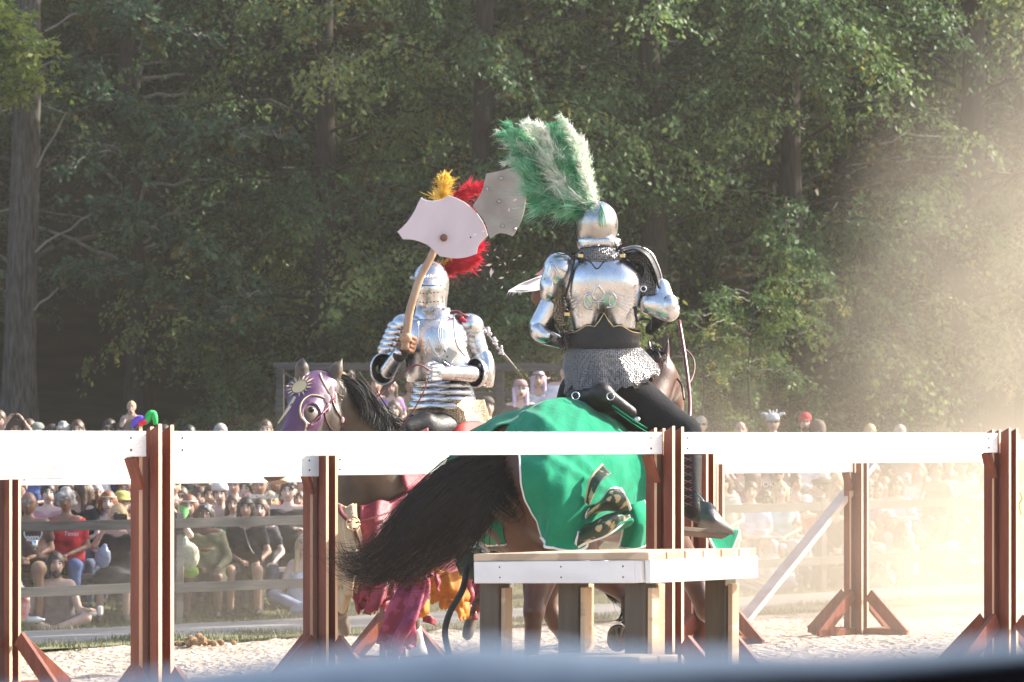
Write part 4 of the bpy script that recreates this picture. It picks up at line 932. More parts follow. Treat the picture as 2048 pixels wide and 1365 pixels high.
    o, B = patch(A, 16, 24, None, "lappet", M_brocg, t, 0.006, lambda u, v: 0.012 * np.sin(7 * v)); trim(np.concatenate([B[:, -1], B[-1, ::-1]]), "binding", M_trim, t, 0.012); trim(B[:, 0], "binding", M_trim, t, 0.010)
    A = [[(1152, 1098, 20.0), (1205, 1070, 19.95), (1262, 1034, 20.1)], [(1154, 1072, 19.95), (1205, 1052, 19.85), (1240, 1028, 20.0)], [(1158, 1050, 20.05), (1200, 1040, 19.95), (1236, 1022, 20.1)]]
    o, B = patch(A, 16, 24, None, "lappet", M_brocg, t, 0.006, lambda u, v: 0.012 * np.sin(6 * v + 1)); trim(B[0], "binding", M_trim, t, 0.014); trim(B[:, 0], "binding", M_trim, t, 0.012)
    A = [[(1186, 1078, 20.12), (1225, 1076, 20.15), (1262, 1052, 20.2)], [(1192, 1062, 20.0), (1228, 1052, 19.95), (1268, 1040, 20.1)], [(1205, 1048, 20.05), (1232, 1040, 20.05), (1252, 1028, 20.15)]]
    o, B = patch(A, 14, 20, None, "lappet", M_green, t, 0.006, lambda u, v: 0.02 * np.sin(3 * v)); o['label'] = 'green underside of a blown up flap'
    A = [[(1288, 1000, 20.6), (1302, 1040, 20.6), (1290, 1092, 20.6)], [(1262, 1010, 20.4), (1274, 1050, 20.35), (1258, 1098, 20.4)], [(1246, 1020, 20.5), (1246, 1060, 20.45), (1238, 1096, 20.5)]]
    o, B = patch(A, 16, 24, None, "lappet", M_green, t, 0.006, lambda u, v: 0.012 * np.sin(6 * u)); trim(np.concatenate([B[-1], B[::-1, -1], B[0, ::-1]]), "binding", M_trim, t, 0.013)
    A = [[(1172, 1005, 20.0), (1182, 960, 20.0), (1206, 930, 20.1)], [(1178, 1012, 19.95), (1198, 968, 19.95), (1222, 948, 20.05)]]
    o, B = patch(A, 10, 20, None, "lappet", M_brocg, t, 0.006); trim(B[0], "binding", M_cream, t, 0.012)
    A = [[(1412, 1062, 21.4), (1445, 1058, 21.5), (1478, 1060, 21.6)], [(1420, 1082, 21.4), (1445, 1084, 21.5), (1470, 1082, 21.6)], [(1432, 1106, 21.4), (1447, 1108, 21.5), (1460, 1106, 21.6)]]
    o, B = patch(A, 10, 12, None, "lappet", M_green, t, 0.006); trim(B[:, 0], "binding", M_trim, t, 0.012); trim(B[:, -1], "binding", M_trim, t, 0.012)
    A = [[(905, 1095, 20.9), (960, 1098, 20.9), (1000, 1104, 20.9)], [(912, 1128, 20.85), (950, 1134, 20.8), (985, 1138, 20.9)], [(920, 1150, 20.9), (940, 1158, 20.9), (955, 1162, 20.9)]]
    o, B = patch(A, 10, 14, None, "lappet", M_brocg, t, 0.006); trim(B[0], "binding", M_trim, t, 0.010)
    # trailing strap with knotted end under the tail
    mb = MB(); mb.tube(spline([K(935, 1130, -.2), K(925, 1180, -.3), K(900, 1225, -.3), K(890, 1265, -.3), K(898, 1310, -.3)], 24), 0.022, 6, flat=0.3); mb.build("loose_strap", M_leather, t, smooth=True)
    strands("loose_hair", [[K(985, 1170, -.1), K(960, 1200, -.1), K(945, 1225, -.1), K(943, 1252, -.1)]], 70, M_hairb, t, 0.004, 0.012, 0.012, 12, 10, 0.006)
    strands("feather_hair", [[K(1215, 1165, .3), K(1228, 1190, .3), K(1250, 1215, .3)], [K(1205, 1165, .3), K(1215, 1185, .3), K(1240, 1210, .3)]], 120, M_hair, t, 0.004, 0.02, 0.03, 13, 10, 0.006)
    return t
green_horse()

# ---------------------------------------------------------------- saddle of the near rider
def near_saddle():
    K = WP(21.0); t = empty("saddle", tuple(K(1210, 820)), "black leather saddle with steel rings on the green cloth", "saddle")
    P = [cap_(K(1150, 800, -.05), K(1205, 786, -.22), 0.045, 0.05, 0.05), cap_(K(1205, 786, -.22), K(1262, 826, -.15), 0.05, 0.04, 0.05), cap_(K(1165, 800, 0.0), K(1240, 820, .2), 0.09, 0.10, 0.08), cap_(K(1240, 820, .1), K(1300, 850, .25), 0.10, 0.08, 0.08), ell_(K(1200, 808, 0.0), (0.16, 0.16, 0.07), None, 0.05)]
    body("seat", P, M_leather, t, 0.014, 0.04, 2)
    for (x, y) in ((1151, 792), (1221, 793)):
        mb = MB(); a = np.linspace(0, 2 * np.pi, 20, endpoint=False); c = K(x, y, -.31); pts = [c + V(0.022 * math.cos(q), -0.004, 0.022 * math.sin(q)) for q in a] ; pts.append(pts[0]); mb.tube(pts, 0.0034, 6); mb.build("ring", M_steel, t, smooth=True)
    mb = MB(); mb.tube(spline([K(1225, 812, -.24), K(1262, 838, -.2), K(1292, 856, -.1)], 16), 0.014, 6, flat=0.4); mb.tube(spline([K(1230, 822, -.24), K(1270, 850, -.22), K(1300, 868, -.1)], 16), 0.008, 6, flat=0.4); mb.build("strap", M_green, t, smooth=True)
    mb = MB(); mb.ell(K(1274, 839, -.22), (0.02, 0.01, 0.016)); mb.build("buckle", M_steel, t, smooth=True)
    # flap and stirrup: the wooden platform under the boot and the grey leather hood
    A = [[(1352, 1040, 20.75), (1400, 1052, 20.7), (1462, 1078, 20.8)], [(1350, 1058, 20.7), (1400, 1070, 20.65), (1450, 1092, 20.75)]]
    for dd in (0,):
        mb = MB(); mb.beam(K(1356, 1062, -.2), K(1452, 1070, -.05), 0.10, 0.03, V(0.1, -1, 0.3)); mb.build("stirrup_tread", PM("dark_stirrup_wood", (0.07, 0.045, 0.03), (0.13, 0.09, 0.055), 6, 0.5), t, bevel=0.004)
    A = [[(1400, 1000, 20.75), (1425, 1010, 20.65), (1440, 1035, 20.8)], [(1402, 1030, 20.6), (1430, 1040, 20.5), (1464, 1058, 20.7)], [(1396, 1052, 20.7), (1428, 1060, 20.6), (1470, 1070, 20.75)]]
    patch(A, 14, 16, None, "stirrup_hood", PM("grey_leather", (0.075, 0.075, 0.075), (0.13, 0.13, 0.125), 8, 0.45, bump=0.2), t, 0.01)
    mb = MB(); mb.tube(spline([K(1392, 985, -.25), K(1408, 1005, -.3), K(1414, 1030, -.3), K(1400, 1048, -.28)], 18), 0.006, 6); mb.build("stirrup_iron", M_steel2, t, smooth=True)
    A = [[(1330, 880, 20.9), (1372, 872, 20.95)], [(1335, 960, 20.9), (1362, 960, 20.9)], [(1345, 1040, 20.9), (1366, 1030, 20.9)]]
    patch(A, 14, 8, None, "stirrup_leather", M_leather, t, 0.008)
near_saddle()

# ================================================================ near rider (back to camera)
def near_rider():
    K = WP(21.05); t = empty("person", tuple(K(1205, 800)), "rider with back to camera in steel plate, mail and a green and white plumed helmet", "person")
    # the body inside the armour, one surface
    hose = [cap_(K(1170, 780, .0), K(1240, 780, .0), 0.13, 0.13), cap_(K(1250, 792, .05), K(1366, 868, -.05), 0.165, 0.105, .05), cap_(K(1366, 868, -.05), K(1374, 900, -.1), 0.105, 0.085, 0.04), cap_(K(1374, 900, -.1), K(1382, 1010, -.15), 0.082, 0.05, 0.04),
            cap_(K(1382, 1020, -.15), K(1432, 1048, .05), 0.048, 0.036, 0.03), cap_(K(1165, 790, .1), K(1130, 860, .5), 0.15, 0.10), cap_(K(1205, 780), K(1203, 560, .02), 0.13, 0.085),
            cap_(K(1130, 540, .02), K(1086, 650, .0), 0.055, 0.05), cap_(K(1086, 650), K(1126, 684, .12), 0.045, 0.035), cap_(K(1275, 545), K(1330, 625, .1), 0.06, 0.05), cap_(K(1330, 625, .1), K(1300, 660, .4), 0.045, 0.035),
            cap_(K(1200, 520, .02), K(1194, 470, .05), 0.06, 0.06), ell_(K(1192, 452, .02), (0.10, 0.11, 0.12))]
    body("body", hose, M_cloth_k, t, 0.014, 0.04, 2)
    bk = body("backplate", [cap_(K(1168, 572, .0), K(1174, 645, .0), 0.128, 0.096, .1), cap_(K(1240, 572, .0), K(1240, 645, .0), 0.128, 0.096, .1), ell_(K(1203, 560, -.015), (0.225, 0.135, 0.165), None, 0.08), ell_(K(1180, 566, -.07), (0.08, 0.07, 0.11), None, .06), ell_(K(1228, 566, -.07), (0.08, 0.07, 0.11), None, .06),
                            cut_(K(1200, 512), (0, -0.25, 1)), cut_(K(1200, 664), (0, 0, -1))], M_steel, t, 0.0095, 0.06, 3)
    bv = bvh_of([bk])
    def emboss(lines, name, r=0.006, m=M_steel, lift=0.0):
        mb = MB()
        for ln_ in lines:
            p2 = spline(np.array([(a_, b_, 0) for a_, b_ in ln_]), max(10, 7 * len(ln_))); p = np.array([onto(bv, q[0], q[1], 20.9, lift) for q in p2]); mb.tube(p, r, 6)
        return mb.build(name, m, t, smooth=True)
    # heart shaped top edge, embossed lily and side flutes
    emboss([[(1150, 515), (1165, 520), (1180, 524), (1194, 538), (1208, 524), (1225, 517), (1250, 514)]], "rim", 0.004, M_leather, 0.001)
    lily = [[(1195, 570), (1186, 586), (1186, 596), (1193, 600)], [(1195, 570), (1208, 586), (1207, 597), (1200, 600)],
            [(1190, 598), (1180, 588), (1171, 592), (1168, 604), (1174, 616), (1186, 618)], [(1203, 598), (1212, 588), (1224, 586), (1232, 598), (1228, 612), (1214, 616)], [(1196, 600), (1196, 618)], [(1184, 604), (1210, 603)],
            [(1174, 592), (1182, 606), (1180, 613)], [(1222, 590), (1218, 606), (1222, 612)]]
    emboss(lily, "lily_emblem", 0.007, M_steel, 0.003)
    fl = [[(1128 + 0, y0), (1142, y0 + 3), (1160, y0 - 6 + i)] for i, y0 in enumerate((594, 601, 608))] + [[(1128 + 2 * i, 596 + 8 * i), (1140 + i, 600 + 7 * i), (1157, 592 + 6 * i)] for i in range(4)]
    fl += [[(1228, 584 + 4 * i), (1244, 592 + 6 * i), (1268, 592 + 9 * i)] for i in range(5)]
    emboss(fl, "flute", 0.0028)
    for side in (-1, 1):                          # shoulder and side straps with buckles, rivets along the edge
        for (x0, y0, x1, y1) in ((1203 + side * 52, 516, 1203 + side * 44, 500), (1203 + side * 72, 610, 1203 + side * 78, 640)):
            mb = MB(); mb.tube([onto(bv, x0 - side * 6, y0 + 4, 20.9, .004), onto(bv, x1 - side * 6, y1 + 4, 20.9, .006)], .013, 6, flat=.3); mb.build("strap", M_leather, t, smooth=True)
            mb = MB(); mb.box(onto(bv, (x0 + x1) / 2 - side * 6, (y0 + y1) / 2 + 4, 20.9, .010), (.03, .006, .022)); mb.build("buckle", M_gilt, t, bevel=.002)
    rv = MB()
    for i in range(9): rv.ell(onto(bv, 1134 + 1.2 * i * (i < 5) , 535 + i * 12, 20.9, .002), .0045, nu=6, nv=4); rv.ell(onto(bv, 1273 - .6 * i, 535 + i * 12, 20.9, .002), .0045, nu=6, nv=4)
    o = rv.build("rivet", M_gilt, t, smooth=True); o['kind'] = 'stuff'
    # leather waist with its peak, and gilded cusped edge
    def ringp(cy, hw, dp, n=48, peak=None, cx=1208):
        a = np.linspace(0, 2 * np.pi, n, endpoint=False); o = []
        for q in a:
            x = math.cos(q); y = math.sin(q); yy = cy
            if peak is not None and y < 0.2: yy = cy + peak(x)
            o.append(K(cx + hw * x, yy, dp * y))
        return np.array(o)
    pk = lambda x: -34 * math.exp(-(x / 0.16) ** 2) - 12 * math.exp(-((abs(x) - 0.45) / 0.22) ** 2) + 6 * abs(x)
    mb = MB(); mb.loft([ringp(661, 72, .150, peak=pk), ringp(662, 73, .152, peak=lambda x: pk(x) * 0.6), ringp(672, 71, .150), ringp(684, 70, .150), ringp(697, 73, .158), ringp(699, 70, .15)], cap=False)
    mb.build("waist_belt", M_leather, t, smooth=True, solid=0.006)
    r_ = ringp(660.5, 72.6, .153, peak=pk); front = r_[24:48]; mb = MB(); mb.tube(np.concatenate([front, r_[:1]]), 0.0035, 6); mb.build("brass_rim", M_gilt, t, smooth=True)
    # mail: collar, skirt with ragged lower hem, right sleeve
    mb = MB(); mb.loft([ringp(492, 30, .10, cx=1198), ringp(502, 38, .12, cx=1200), ringp(512, 52, .135, cx=1202), ringp(526, 58, .12, cx=1203, peak=lambda x: 10 * math.exp(-(x / 0.3) ** 2) * 0)], cap=False); mb.build("mail_collar", M_mail, t, smooth=True, solid=0.006)
    rr = []
    for i, (y, hw, dp, cx) in enumerate([(694, 70, .15, 1208), (712, 80, .17, 1209), (735, 88, .19, 1214), (758, 92, .20, 1222), (776, 92, .21, 1224), (790, 90, .21, 1220)]):
        rg = ringp(y, hw, dp, 72, cx=cx); ang = np.linspace(0, 2 * np.pi, 72, endpoint=False); u = i / 5
        rg[:, 2] += u ** 2 * (0.018 * np.sin(9 * ang) + 0.012 * np.sin(23 * ang + 1)) + u * 0.10 * np.clip(np.cos(ang), 0, 1) ** 2 + u * 0.02
        rg[:, :2] += (u * 0.012 * np.sin(11 * ang + 2))[:, None] * np.stack([np.cos(ang), np.sin(ang)], 1); rr.append(rg)
    mb = MB(); mb.loft(rr, cap=False); mb.build("mail_skirt", M_mail, t, smooth=True, solid=0.008)
    body("mail_sleeve", [ell_(K(1284, 548, .05), (0.066, 0.09, 0.115), None, .05), cap_(K(1292, 560, .03), K(1310, 610, .03), 0.070, 0.068, .05), cap_(K(1262, 522, .06), K(1290, 522, .06), 0.06, 0.07, .05)], M_mail, t, 0.014, 0.04, 2)
    body("mail_sleeve", [cap_(K(1110, 560, .0), K(1100, 620, .0), 0.060, 0.055, .03), cap_(K(1110, 590, .0), K(1122, 640, .02), 0.05, 0.04, .05)], M_mailb, t, 0.014, 0.03, 2)
    # left arm plates
    body("pauldron", [ell_(K(1118, 540, -.02), (0.095, 0.115, 0.105), None, .03), ell_(K(1098, 575, -.02), (0.058, 0.10, 0.10), None, .03), sub_(ell_(K(1140, 610, -.15), (0.07, 0.2, 0.10)))], M_steel, t, 0.0095, 0.03, 2)
    mb = MB()
    for a_, b_ in (((1101, 524), (1108, 570)), ((1101, 524), (1134, 545)), ((1101, 524), (1122, 560)), ((1101, 524), (1088, 560))): mb.tube(spline([K(a_[0], a_[1], -.13), K((a_[0] + b_[0]) / 2, (a_[1] + b_[1]) / 2, -.15), K(b_[0], b_[1], -.13)], 8), 0.004, 5)
    mb.build("flute", M_steel, t, smooth=True)
    body("rerebrace", [cap_(K(1100, 610), K(1078, 650, -.01), 0.062, 0.058, .02)], M_steel, t, 0.009, 0.02, 2)
    body("couter", [ell_(K(1077, 662, -.02), (0.052, 0.07, 0.062), None, .02), ell_(K(1090, 672, -.04), (0.05, 0.06, 0.045), None, .03)], M_steel, t, 0.009, 0.02, 2)
    body("vambrace", [cap_(K(1090, 674, -.02), K(1124, 686, .04), 0.050, 0.038, .02)], M_steel2, t, 0.009, 0.02, 2)
    body("gauntlet", fist(K(1138, 683, .06), (0.1, 0.3, 1), (-0.3, -1, 0.2), 1.15), M_leatherb, t, 0.006, 0.01, 1)
    for i in range(6):
        mb = MB(); p = K(1122 + 3 * i, 660 + (i % 3) * 5, -.10); mb.tube(spline([p, p + V(0.02 * math.sin(i), -0.02, -0.04), p + V(0.05 * math.cos(i * 2), -0.01, -0.07 - 0.01 * i)], 8), 0.0035, 5); mb.build("leather_lace", M_leather, t, smooth=True)
    mb = MB(); mb.tube(spline([K(1148, 508, -.08), K(1135, 510, -.12), K(1118, 508, -.14), K(1100, 500, -.16)], 10), np.linspace(0.006, 0.002, 10), 5)
    mb.ell(K(1146, 504, -.1), 0.014); mb.build("leather_lace", M_leather, t, smooth=True); mb = MB(); mb.tube(spline([K(1235, 500, -.06), K(1243, 490, -.08), K(1262, 485, -.1), K(1264, 478, -.1)], 10), np.linspace(0.007, 0.002, 10), 5); mb.tube(spline([K(1235, 505, -.06), K(1232, 492, -.1), K(1228, 483, -.1)], 8), np.linspace(0.008, 0.002, 8), 5)
    mb.build("leather_lace", M_leather, t, smooth=True); mb = MB(); mb.tube(spline([K(1150, 512, -.1), K(1140, 560, -.13), K(1128, 600, -.1)], 20), 0.008, 5)
    mb.build("leather_lace", M_leather, t, smooth=True)
    # right arm plates
    patch([[(1240, 500, 21.15), (1272, 494, 21.1), (1300, 506, 21.15), (1318, 540, 21.2), (1326, 578, 21.2)], [(1243, 502, 21.02), (1271, 497, 20.98), (1297, 510, 20.99), (1314, 542, 21.02), (1322, 578, 21.04)], [(1245, 505, 20.96), (1270, 500, 20.93), (1293, 514, 20.94), (1309, 545, 20.96), (1317, 577, 20.99)]], 10, 24, None, "pauldron", M_leather, t, 0.01)
    mb = MB(); mb.tube(spline([K(1242, 499, -.02), K(1272, 493, -.04), K(1300, 505, -.0), K(1319, 540, .02), K(1328, 580, .04), K(1338, 590, .04)], 24), .006, 6); mb.build("rim", M_steel2, t, smooth=True)
    body("rerebrace", [cap_(K(1322, 575, .02), K(1336, 622, .0), 0.055, 0.062, .02), cap_(K(1300, 608, .0), K(1338, 620, .0), 0.070, 0.058, .04)], M_steel, t, 0.009, 0.02, 2)
    body("couter", [ell_(K(1337, 612, .0), (0.062, 0.08, 0.078), None, .03)], M_steel, t, 0.009, 0.02, 2)
    mb = MB()
    for cx, cy, rr_, m_ in ((1287, 578, .0165, 0),):
        a = np.linspace(0, 2 * np.pi, 21); mb.tube([K(cx, cy, -.12) + V(rr_ * math.cos(q), 0, rr_ * math.sin(q)) for q in a], 0.0042, 6)
    mb.build("steel_ring", M_steel, t, smooth=True)
    mb = MB(); mb.ell(K(1287, 578, -.115), (0.012, 0.004, 0.012)); mb.build("dark_eyelet", M_leather, t, smooth=True)
    mb = MB(); mb.tube(spline([K(1340, 512, .0), K(1322, 500, -.02), K(1290, 494, -.03), K(1262, 498, -.03)], 20), 0.007, 5, flat=0.5); mb.build("strap", M_leather, t, smooth=True); mb = MB()
    mb.tube(spline([K(1272, 640, -.1), K(1300, 640, -.12), K(1300, 660, -.1)], 10), 0.007, 5); mb.build("strap", M_leather, t, smooth=True)
    # boot lacing
    mb = MB()
    for i in range(7):
        y = 915 + i * 15; mb.tube([K(1366, y, -.24), K(1384, y + 7, -.24)], 0.003, 4); mb.tube([K(1384, y, -.24), K(1368, y + 8, -.24)], 0.003, 4)
    mb.build("boot_lace", M_tack, t)
    body("boot", [cap_(K(1374, 905, -.1), K(1383, 1012, -.16), 0.090, 0.060, .04), cap_(K(1383, 1022, -.16), K(1434, 1050, .05), 0.056, 0.042, .03)], M_leather, t, 0.012, 0.03, 2)
    # helmet
    h = empty("helmet", tuple(K(1192, 450)), "round steel helmet seen from behind under a plume"); h.parent = t; h.location = Vector(K(1192, 450)) - Vector(t.location); del h['label']
    def hb(o): o.parent = h; o.location = -Vector(h.location) - Vector(t.location); return o
    sk = body("skull", [ell_(K(1193, 447, .02), (0.130, 0.150, 0.136), None, .02), cap_(K(1193, 470, .02), K(1196, 492, .02), 0.118, 0.10, .03)], M_steel2, None, 0.009, 0.03, 3); hb(sk)
    o = body("neck_lame", [cap_(K(1186, 484, .0), K(1210, 484, .0), 0.098, 0.098, .03), cut_(K(1190, 478), (0, 0, 1)), cut_(K(1190, 500), (0, 0, -1))], M_steel, None, 0.010, 0.02, 2); hb(o)
    mb = MB(); mb.tube(spline([K(1151, 440, .0), K(1151, 465, -.02), K(1158, 490, -.03)], 14), 0.005, 6); mb.tube(spline([K(1160, 497, -.1), K(1190, 494, -.13), K(1222, 493, -.1)], 14), 0.004, 6); hb(mb.build("rim", M_leather, None, smooth=True))
    mb = MB()
    for x, y in ((1172, 450), (1183, 449), (1212, 448), (1228, 440), (1236, 470), (1233, 478), (1196, 492), (1225, 490)): mb.ell(onto(bvh_of([sk]) if False else BV0, x, y, 20.9, 0) if False else K(x, y, -.12 + abs(x - 1193) * .0016), 0.006, nu=8, nv=6)
    o = mb.build("rivet", M_steel, None, smooth=True); hb(o); o['kind'] = 'stuff'
    # plume: eight big ostrich feathers
    pl = [([(1200, 420), (1180, 385), (1158, 330), (1140, 275), (1118, 240)], M_fw, .075, 2600), ([(1200, 420), (1186, 380), (1172, 330), (1155, 285), (1132, 246)], M_fw, .06, 1800),
          ([(1195, 418), (1150, 395), (1112, 350), (1088, 290), (1060, 236)], M_fw, .110, 3200), ([(1190, 418), (1140, 400), (1098, 360), (1070, 300), (1048, 240)], M_fw, .095, 2400),
          ([(1190, 420), (1150, 390), (1126, 340), (1112, 285), (1098, 240)], M_fg, .105, 3000), ([(1190, 422), (1130, 408), (1078, 372), (1050, 320), (1015, 262)], M_fg, .125, 3600),
          ([(1185, 425), (1130, 415), (1080, 395), (1055, 350), (1045, 290), (1020, 262)], M_fg, .12, 3200), ([(1190, 420), (1160, 380), (1145, 330), (1135, 290), (1126, 262)], M_fg, .08, 2000),
          ([(1150, 400), (1110, 380), (1078, 345), (1048, 300), (1003, 272)], M_fw, .085, 1500), ([(1120, 400), (1080, 385), (1050, 330), (1025, 318), (998, 330)], M_fw, .055, 700), ([(1190, 425), (1150, 420), (1110, 412), (1075, 400)], M_fg, .07, 1300),
          ([(1180, 415), (1140, 395), (1100, 375), (1075, 340), (1068, 290)], M_fg, .11, 2600)]
    pl += [([(1140, 330), (1100, 290), (1085, 255), (1060, 240)], M_fw, .07, 900), ([(1120, 350), (1080, 320), (1040, 290), (1000, 262)], M_fw, .07, 900), ([(1150, 350), (1130, 300), (1112, 262), (1120, 240)], M_fg, .06, 800), ([(1130, 360), (1110, 370), (1125, 385), (1150, 398)], M_fw, .07, 900), ([(1100, 330), (1070, 290), (1035, 268), (1010, 252)], M_fg, .08, 900), ([(1170, 395), (1120, 390), (1080, 372), (1060, 352)], M_fw, .05, 600)]
    p_ = empty("plume", tuple(K(1120, 330))); p_.parent = t; p_.location = Vector(K(1120, 330)) - Vector(t.location)
    for i, (pts, m_, bl, n) in enumerate(pl):
        f = feather("feather", [K(x, y, -.05 + 0.02 * ((i * 3) % 5) + 0.01 * j) for j, (x, y) in enumerate(pts)], m_, None, bl, n, 50 + i, 0.35); f.parent = p_; f.location = -Vector(p_.location) - Vector(t.location)
    mb = MB()
    for dx in (-4, 0, 5): mb.tube(spline([K(1202, 410, -.12), K(1204 + dx, 430, -.15), K(1206 + dx * 1.4, 455, -.16)], 8), np.linspace(0.007, 0.003, 8), 5, flat=0.4)
    mb.build("ribbon", M_fg, t, smooth=True)
near_rider()

# small shield stump carried on the near rider's far arm
def arm_shield():
    K = WP(21.5); t = empty("shield", tuple(K(1050, 580)), "pale splintered shield edge on held out behind the near rider's left arm", "shield")
    M_ply = PM("pale_plywood", (0.62, 0.56, 0.58), (0.70, 0.63, 0.65), 3, 0.6, kind='noise', stretch=(1, 1, 8), bump=0.2)
    mb = MB(); o = [K(1015, 584, -.1), K(1040, 570, .0), K(1075, 556, .05), K(1090, 552, .1), K(1092, 578, .1), K(1070, 583, .05), K(1040, 586, 0)]; mb.prism(o, V(0.01, 0.02, 0.012)); mb.build("face", M_ply, t, bevel=0.002)
    mb = MB(); mb.prism([K(1070, 550, .1), K(1092, 533, .1), K(1096, 552, .1)], V(0.0, 0.02, 0.0)); mb.build("corner", PM("pink_paint", (0.75, 0.36, 0.34), (0.8, 0.42, 0.4), 4, 0.6), t)
    mb = MB(); mb.ell(K(1076, 595, .1), (0.045, 0.02, 0.05), nu=14, nv=10); mb.build("boss", M_leatherb, t, smooth=True)
    r = random.Random(3); mb = MB()
    for i in range(7): p = K(1018 + i * 4, 584, -.08); mb.tube([p, p + V(r.uniform(-.02, 0), 0, -r.uniform(.01, .03))], [0.004, 0.0005], 4)
    so = mb.build("splinter", M_ply, t); so['kind'] = 'stuff'
arm_shield()
# ================================================================ red horse (coming towards the left) and its rider
def red_horse():
    K = WP(23.6); c0 = K(860, 900, .8); t = empty("horse", (c0[0], c0[1], float(zg(c0[0], c0[1]))), "dark horse with purple sun painted face mask and crimson cloth, head to the left", "horse")
    P = [cap_(K(738, 985, .0), K(905, 960, 1.0), 0.34, 0.36, .1), ell_(K(990, 950, 1.6), (0.36, 0.36, 0.34), None, .1), ell_(K(742, 960, -.1), (0.24, 0.26, 0.33), None, .1),
         cap_(K(742, 945, -.15), K(705, 845, -.45), 0.235, 0.165, .1), cap_(K(705, 845, -.45), K(668, 795, -.6), 0.165, 0.125, .06),
         cap_(K(634, 786, -.65), K(606, 836, -.85), 0.135, 0.115, .05), ell_(K(612, 784, -.74), (0.125, 0.09, 0.085), None, .05), cap_(K(612, 838, -.85), K(572, 912, -1.0), 0.10, 0.070, .04), cap_(K(572, 912, -1.0), K(553, 944, -1.05), 0.072, 0.066, .03),
         ell_(K(648, 838, -.72), (0.125, 0.10, 0.135), None, .05), cap_(K(650, 860, -.75), K(588, 936, -.98), 0.06, 0.045, .05), ell_(K(548, 952, -1.06), (0.075, 0.065, 0.045), None, .02),
         ell_(K(660, 775, -.6), (0.10, 0.09, 0.07), None, .04)]
    for (bx, by, tx, ty, dd) in ((603, 756, 605, 712, -.72), (660, 764, 686, 716, -.66)):
        P += [cap_(K(bx, by, dd), K((bx + tx) / 2, (by + ty) / 2, dd), 0.046, 0.046, .015), cap_(K((bx + tx) / 2, (by + ty) / 2, dd), K(tx, ty, dd), 0.046, 0.006, .01)]
    P += [sub_(cap_(K(668, 758, -.75), K(678, 738, -.70), 0.022, 0.008)), sub_(cap_(K(609, 745, -.80), K(607, 725, -.78), 0.018, 0.006)), sub_(ell_(K(541, 940, -1.12), (0.014, 0.03, 0.02)))]
    def leg(pts, rs, k=0.04): return [cap_(pts[i], pts[i + 1], rs[i], rs[i + 1], k) for i in range(len(pts) - 1)]
    P += leg([K(765, 1080, .0), K(790, 1170, -.1), K(822, 1240, .1), K(836, 1300, .2), K(838, 1325, .2)], [0.15, 0.085, 0.058, 0.045, 0.055])
    P += leg([K(730, 1080, .1), K(690, 1160, -.1), K(676, 1215, -.2), K(690, 1262, .1)], [0.15, 0.085, 0.058, 0.045])
    P += leg([K(985, 1060, 1.6), K(1000, 1150, 1.7), K(1010, 1215, 1.9), K(1000, 1290, 1.7)], [0.2, 0.10, 0.055, 0.045]) + leg([K(960, 1060, 1.9), K(935, 1150, 2.0), K(950, 1210, 2.2), K(935, 1270, 2.1)], [0.2, 0.10, 0.055, 0.045])
    bo = body("body", P, M_dun, t, 0.018, 0.04, 2)
    mb = MB(); mb.tube([K(836, 1318, .2), K(838, 1348, .15)], [0.05, 0.07], 12); mb.build("hoof", M_hoof, t, bevel=0.004)
    mb = MB(); mb.tube(spline([K(828, 1258, .1), K(834, 1285, .15), K(837, 1312, .15)], 10), [.052, .05, .049, .048, .048, .05, .054, .06, .064, .066], 12); mb.build("white_sock", PM("white_sock_hair", (0.6, 0.55, 0.47), (0.7, 0.66, 0.6), 20, 0.7), t, smooth=True)
    # muzzle edge, eye
    mb = MB(); mb.ell(K(622, 820, -1.0), (0.022, 0.02, 0.02)); mb.build("eye", PM("dark_eye", (0.01, 0.006, 0.004), None, 5, 0.08), t, smooth=True)
    mb = MB(); mb.ell(K(556, 962, -1.05), (0.07, 0.055, 0.025)); mb.build("lower_lip", PM("tan_muzzle", (0.42, 0.29, 0.19), (0.5, 0.36, 0.25), 16, 0.7), t, smooth=True)
    strands("mane", [[K(668, 770, -.6), K(700, 775, -.62), K(722, 800, -.66), K(730, 838, -.7)], [K(690, 778, -.55), K(725, 800, -.55), K(752, 832, -.6), K(748, 862, -.65)], [K(720, 800, -.45), K(755, 838, -.4), K(772, 858, -.45), K(768, 880, -.5)], [K(745, 845, -.4), K(790, 850, -.3), K(800, 868, -.3)]], 3800, M_hair, t, 0.0024, 0.04, 0.028, 21, 12, 0.010)
    strands("forelock", [[K(640, 762, -.7), K(650, 775, -.76), K(668, 800, -.8)], [K(650, 768, -.7), K(676, 792, -.74), K(690, 800, -.7)]], 60, M_hairb, t, 0.004, 0.01, 0.015, 22, 8, 0.005)
    # face mask: a shell over forehead and nose with a round eye opening
    mk = [cap_(K(634, 786, -.65), K(606, 836, -.85), 0.148, 0.128, .05), ell_(K(612, 784, -.74), (0.138, 0.103, 0.098), None, .05), cap_(K(612, 838, -.85), K(562, 915, -1.0), 0.113, 0.084, .04), ell_(K(648, 775, -.62), (0.115, 0.105, 0.085), None, .04)]
    a0, a1 = K(672, 790, -.70), K(612, 905, -1.0); dirn = nrm(a1 - a0); cutn = nrm(np.cross(dirn, V(0.2, -1, 0)));
    if cutn[0] < 0: cutn = -cutn
    mo = body("face_mask", mk + [cut_(a0, cutn), cut_(K(545, 932, -1.0), nrm(K(545, 932) - K(612, 838))), sub_(ell_(K(628, 823, -1.02), (0.080, 0.12, 0.094)))], M_purple, t, 0.008, 0.03, 2)
    bm = bvh_of([mo]); bm2 = bvh_of([mo, bo])
    eb = [(650, 797), (636, 792), (620, 792), (606, 802), (600, 818), (603, 835), (612, 848), (608, 868), (602, 890)]
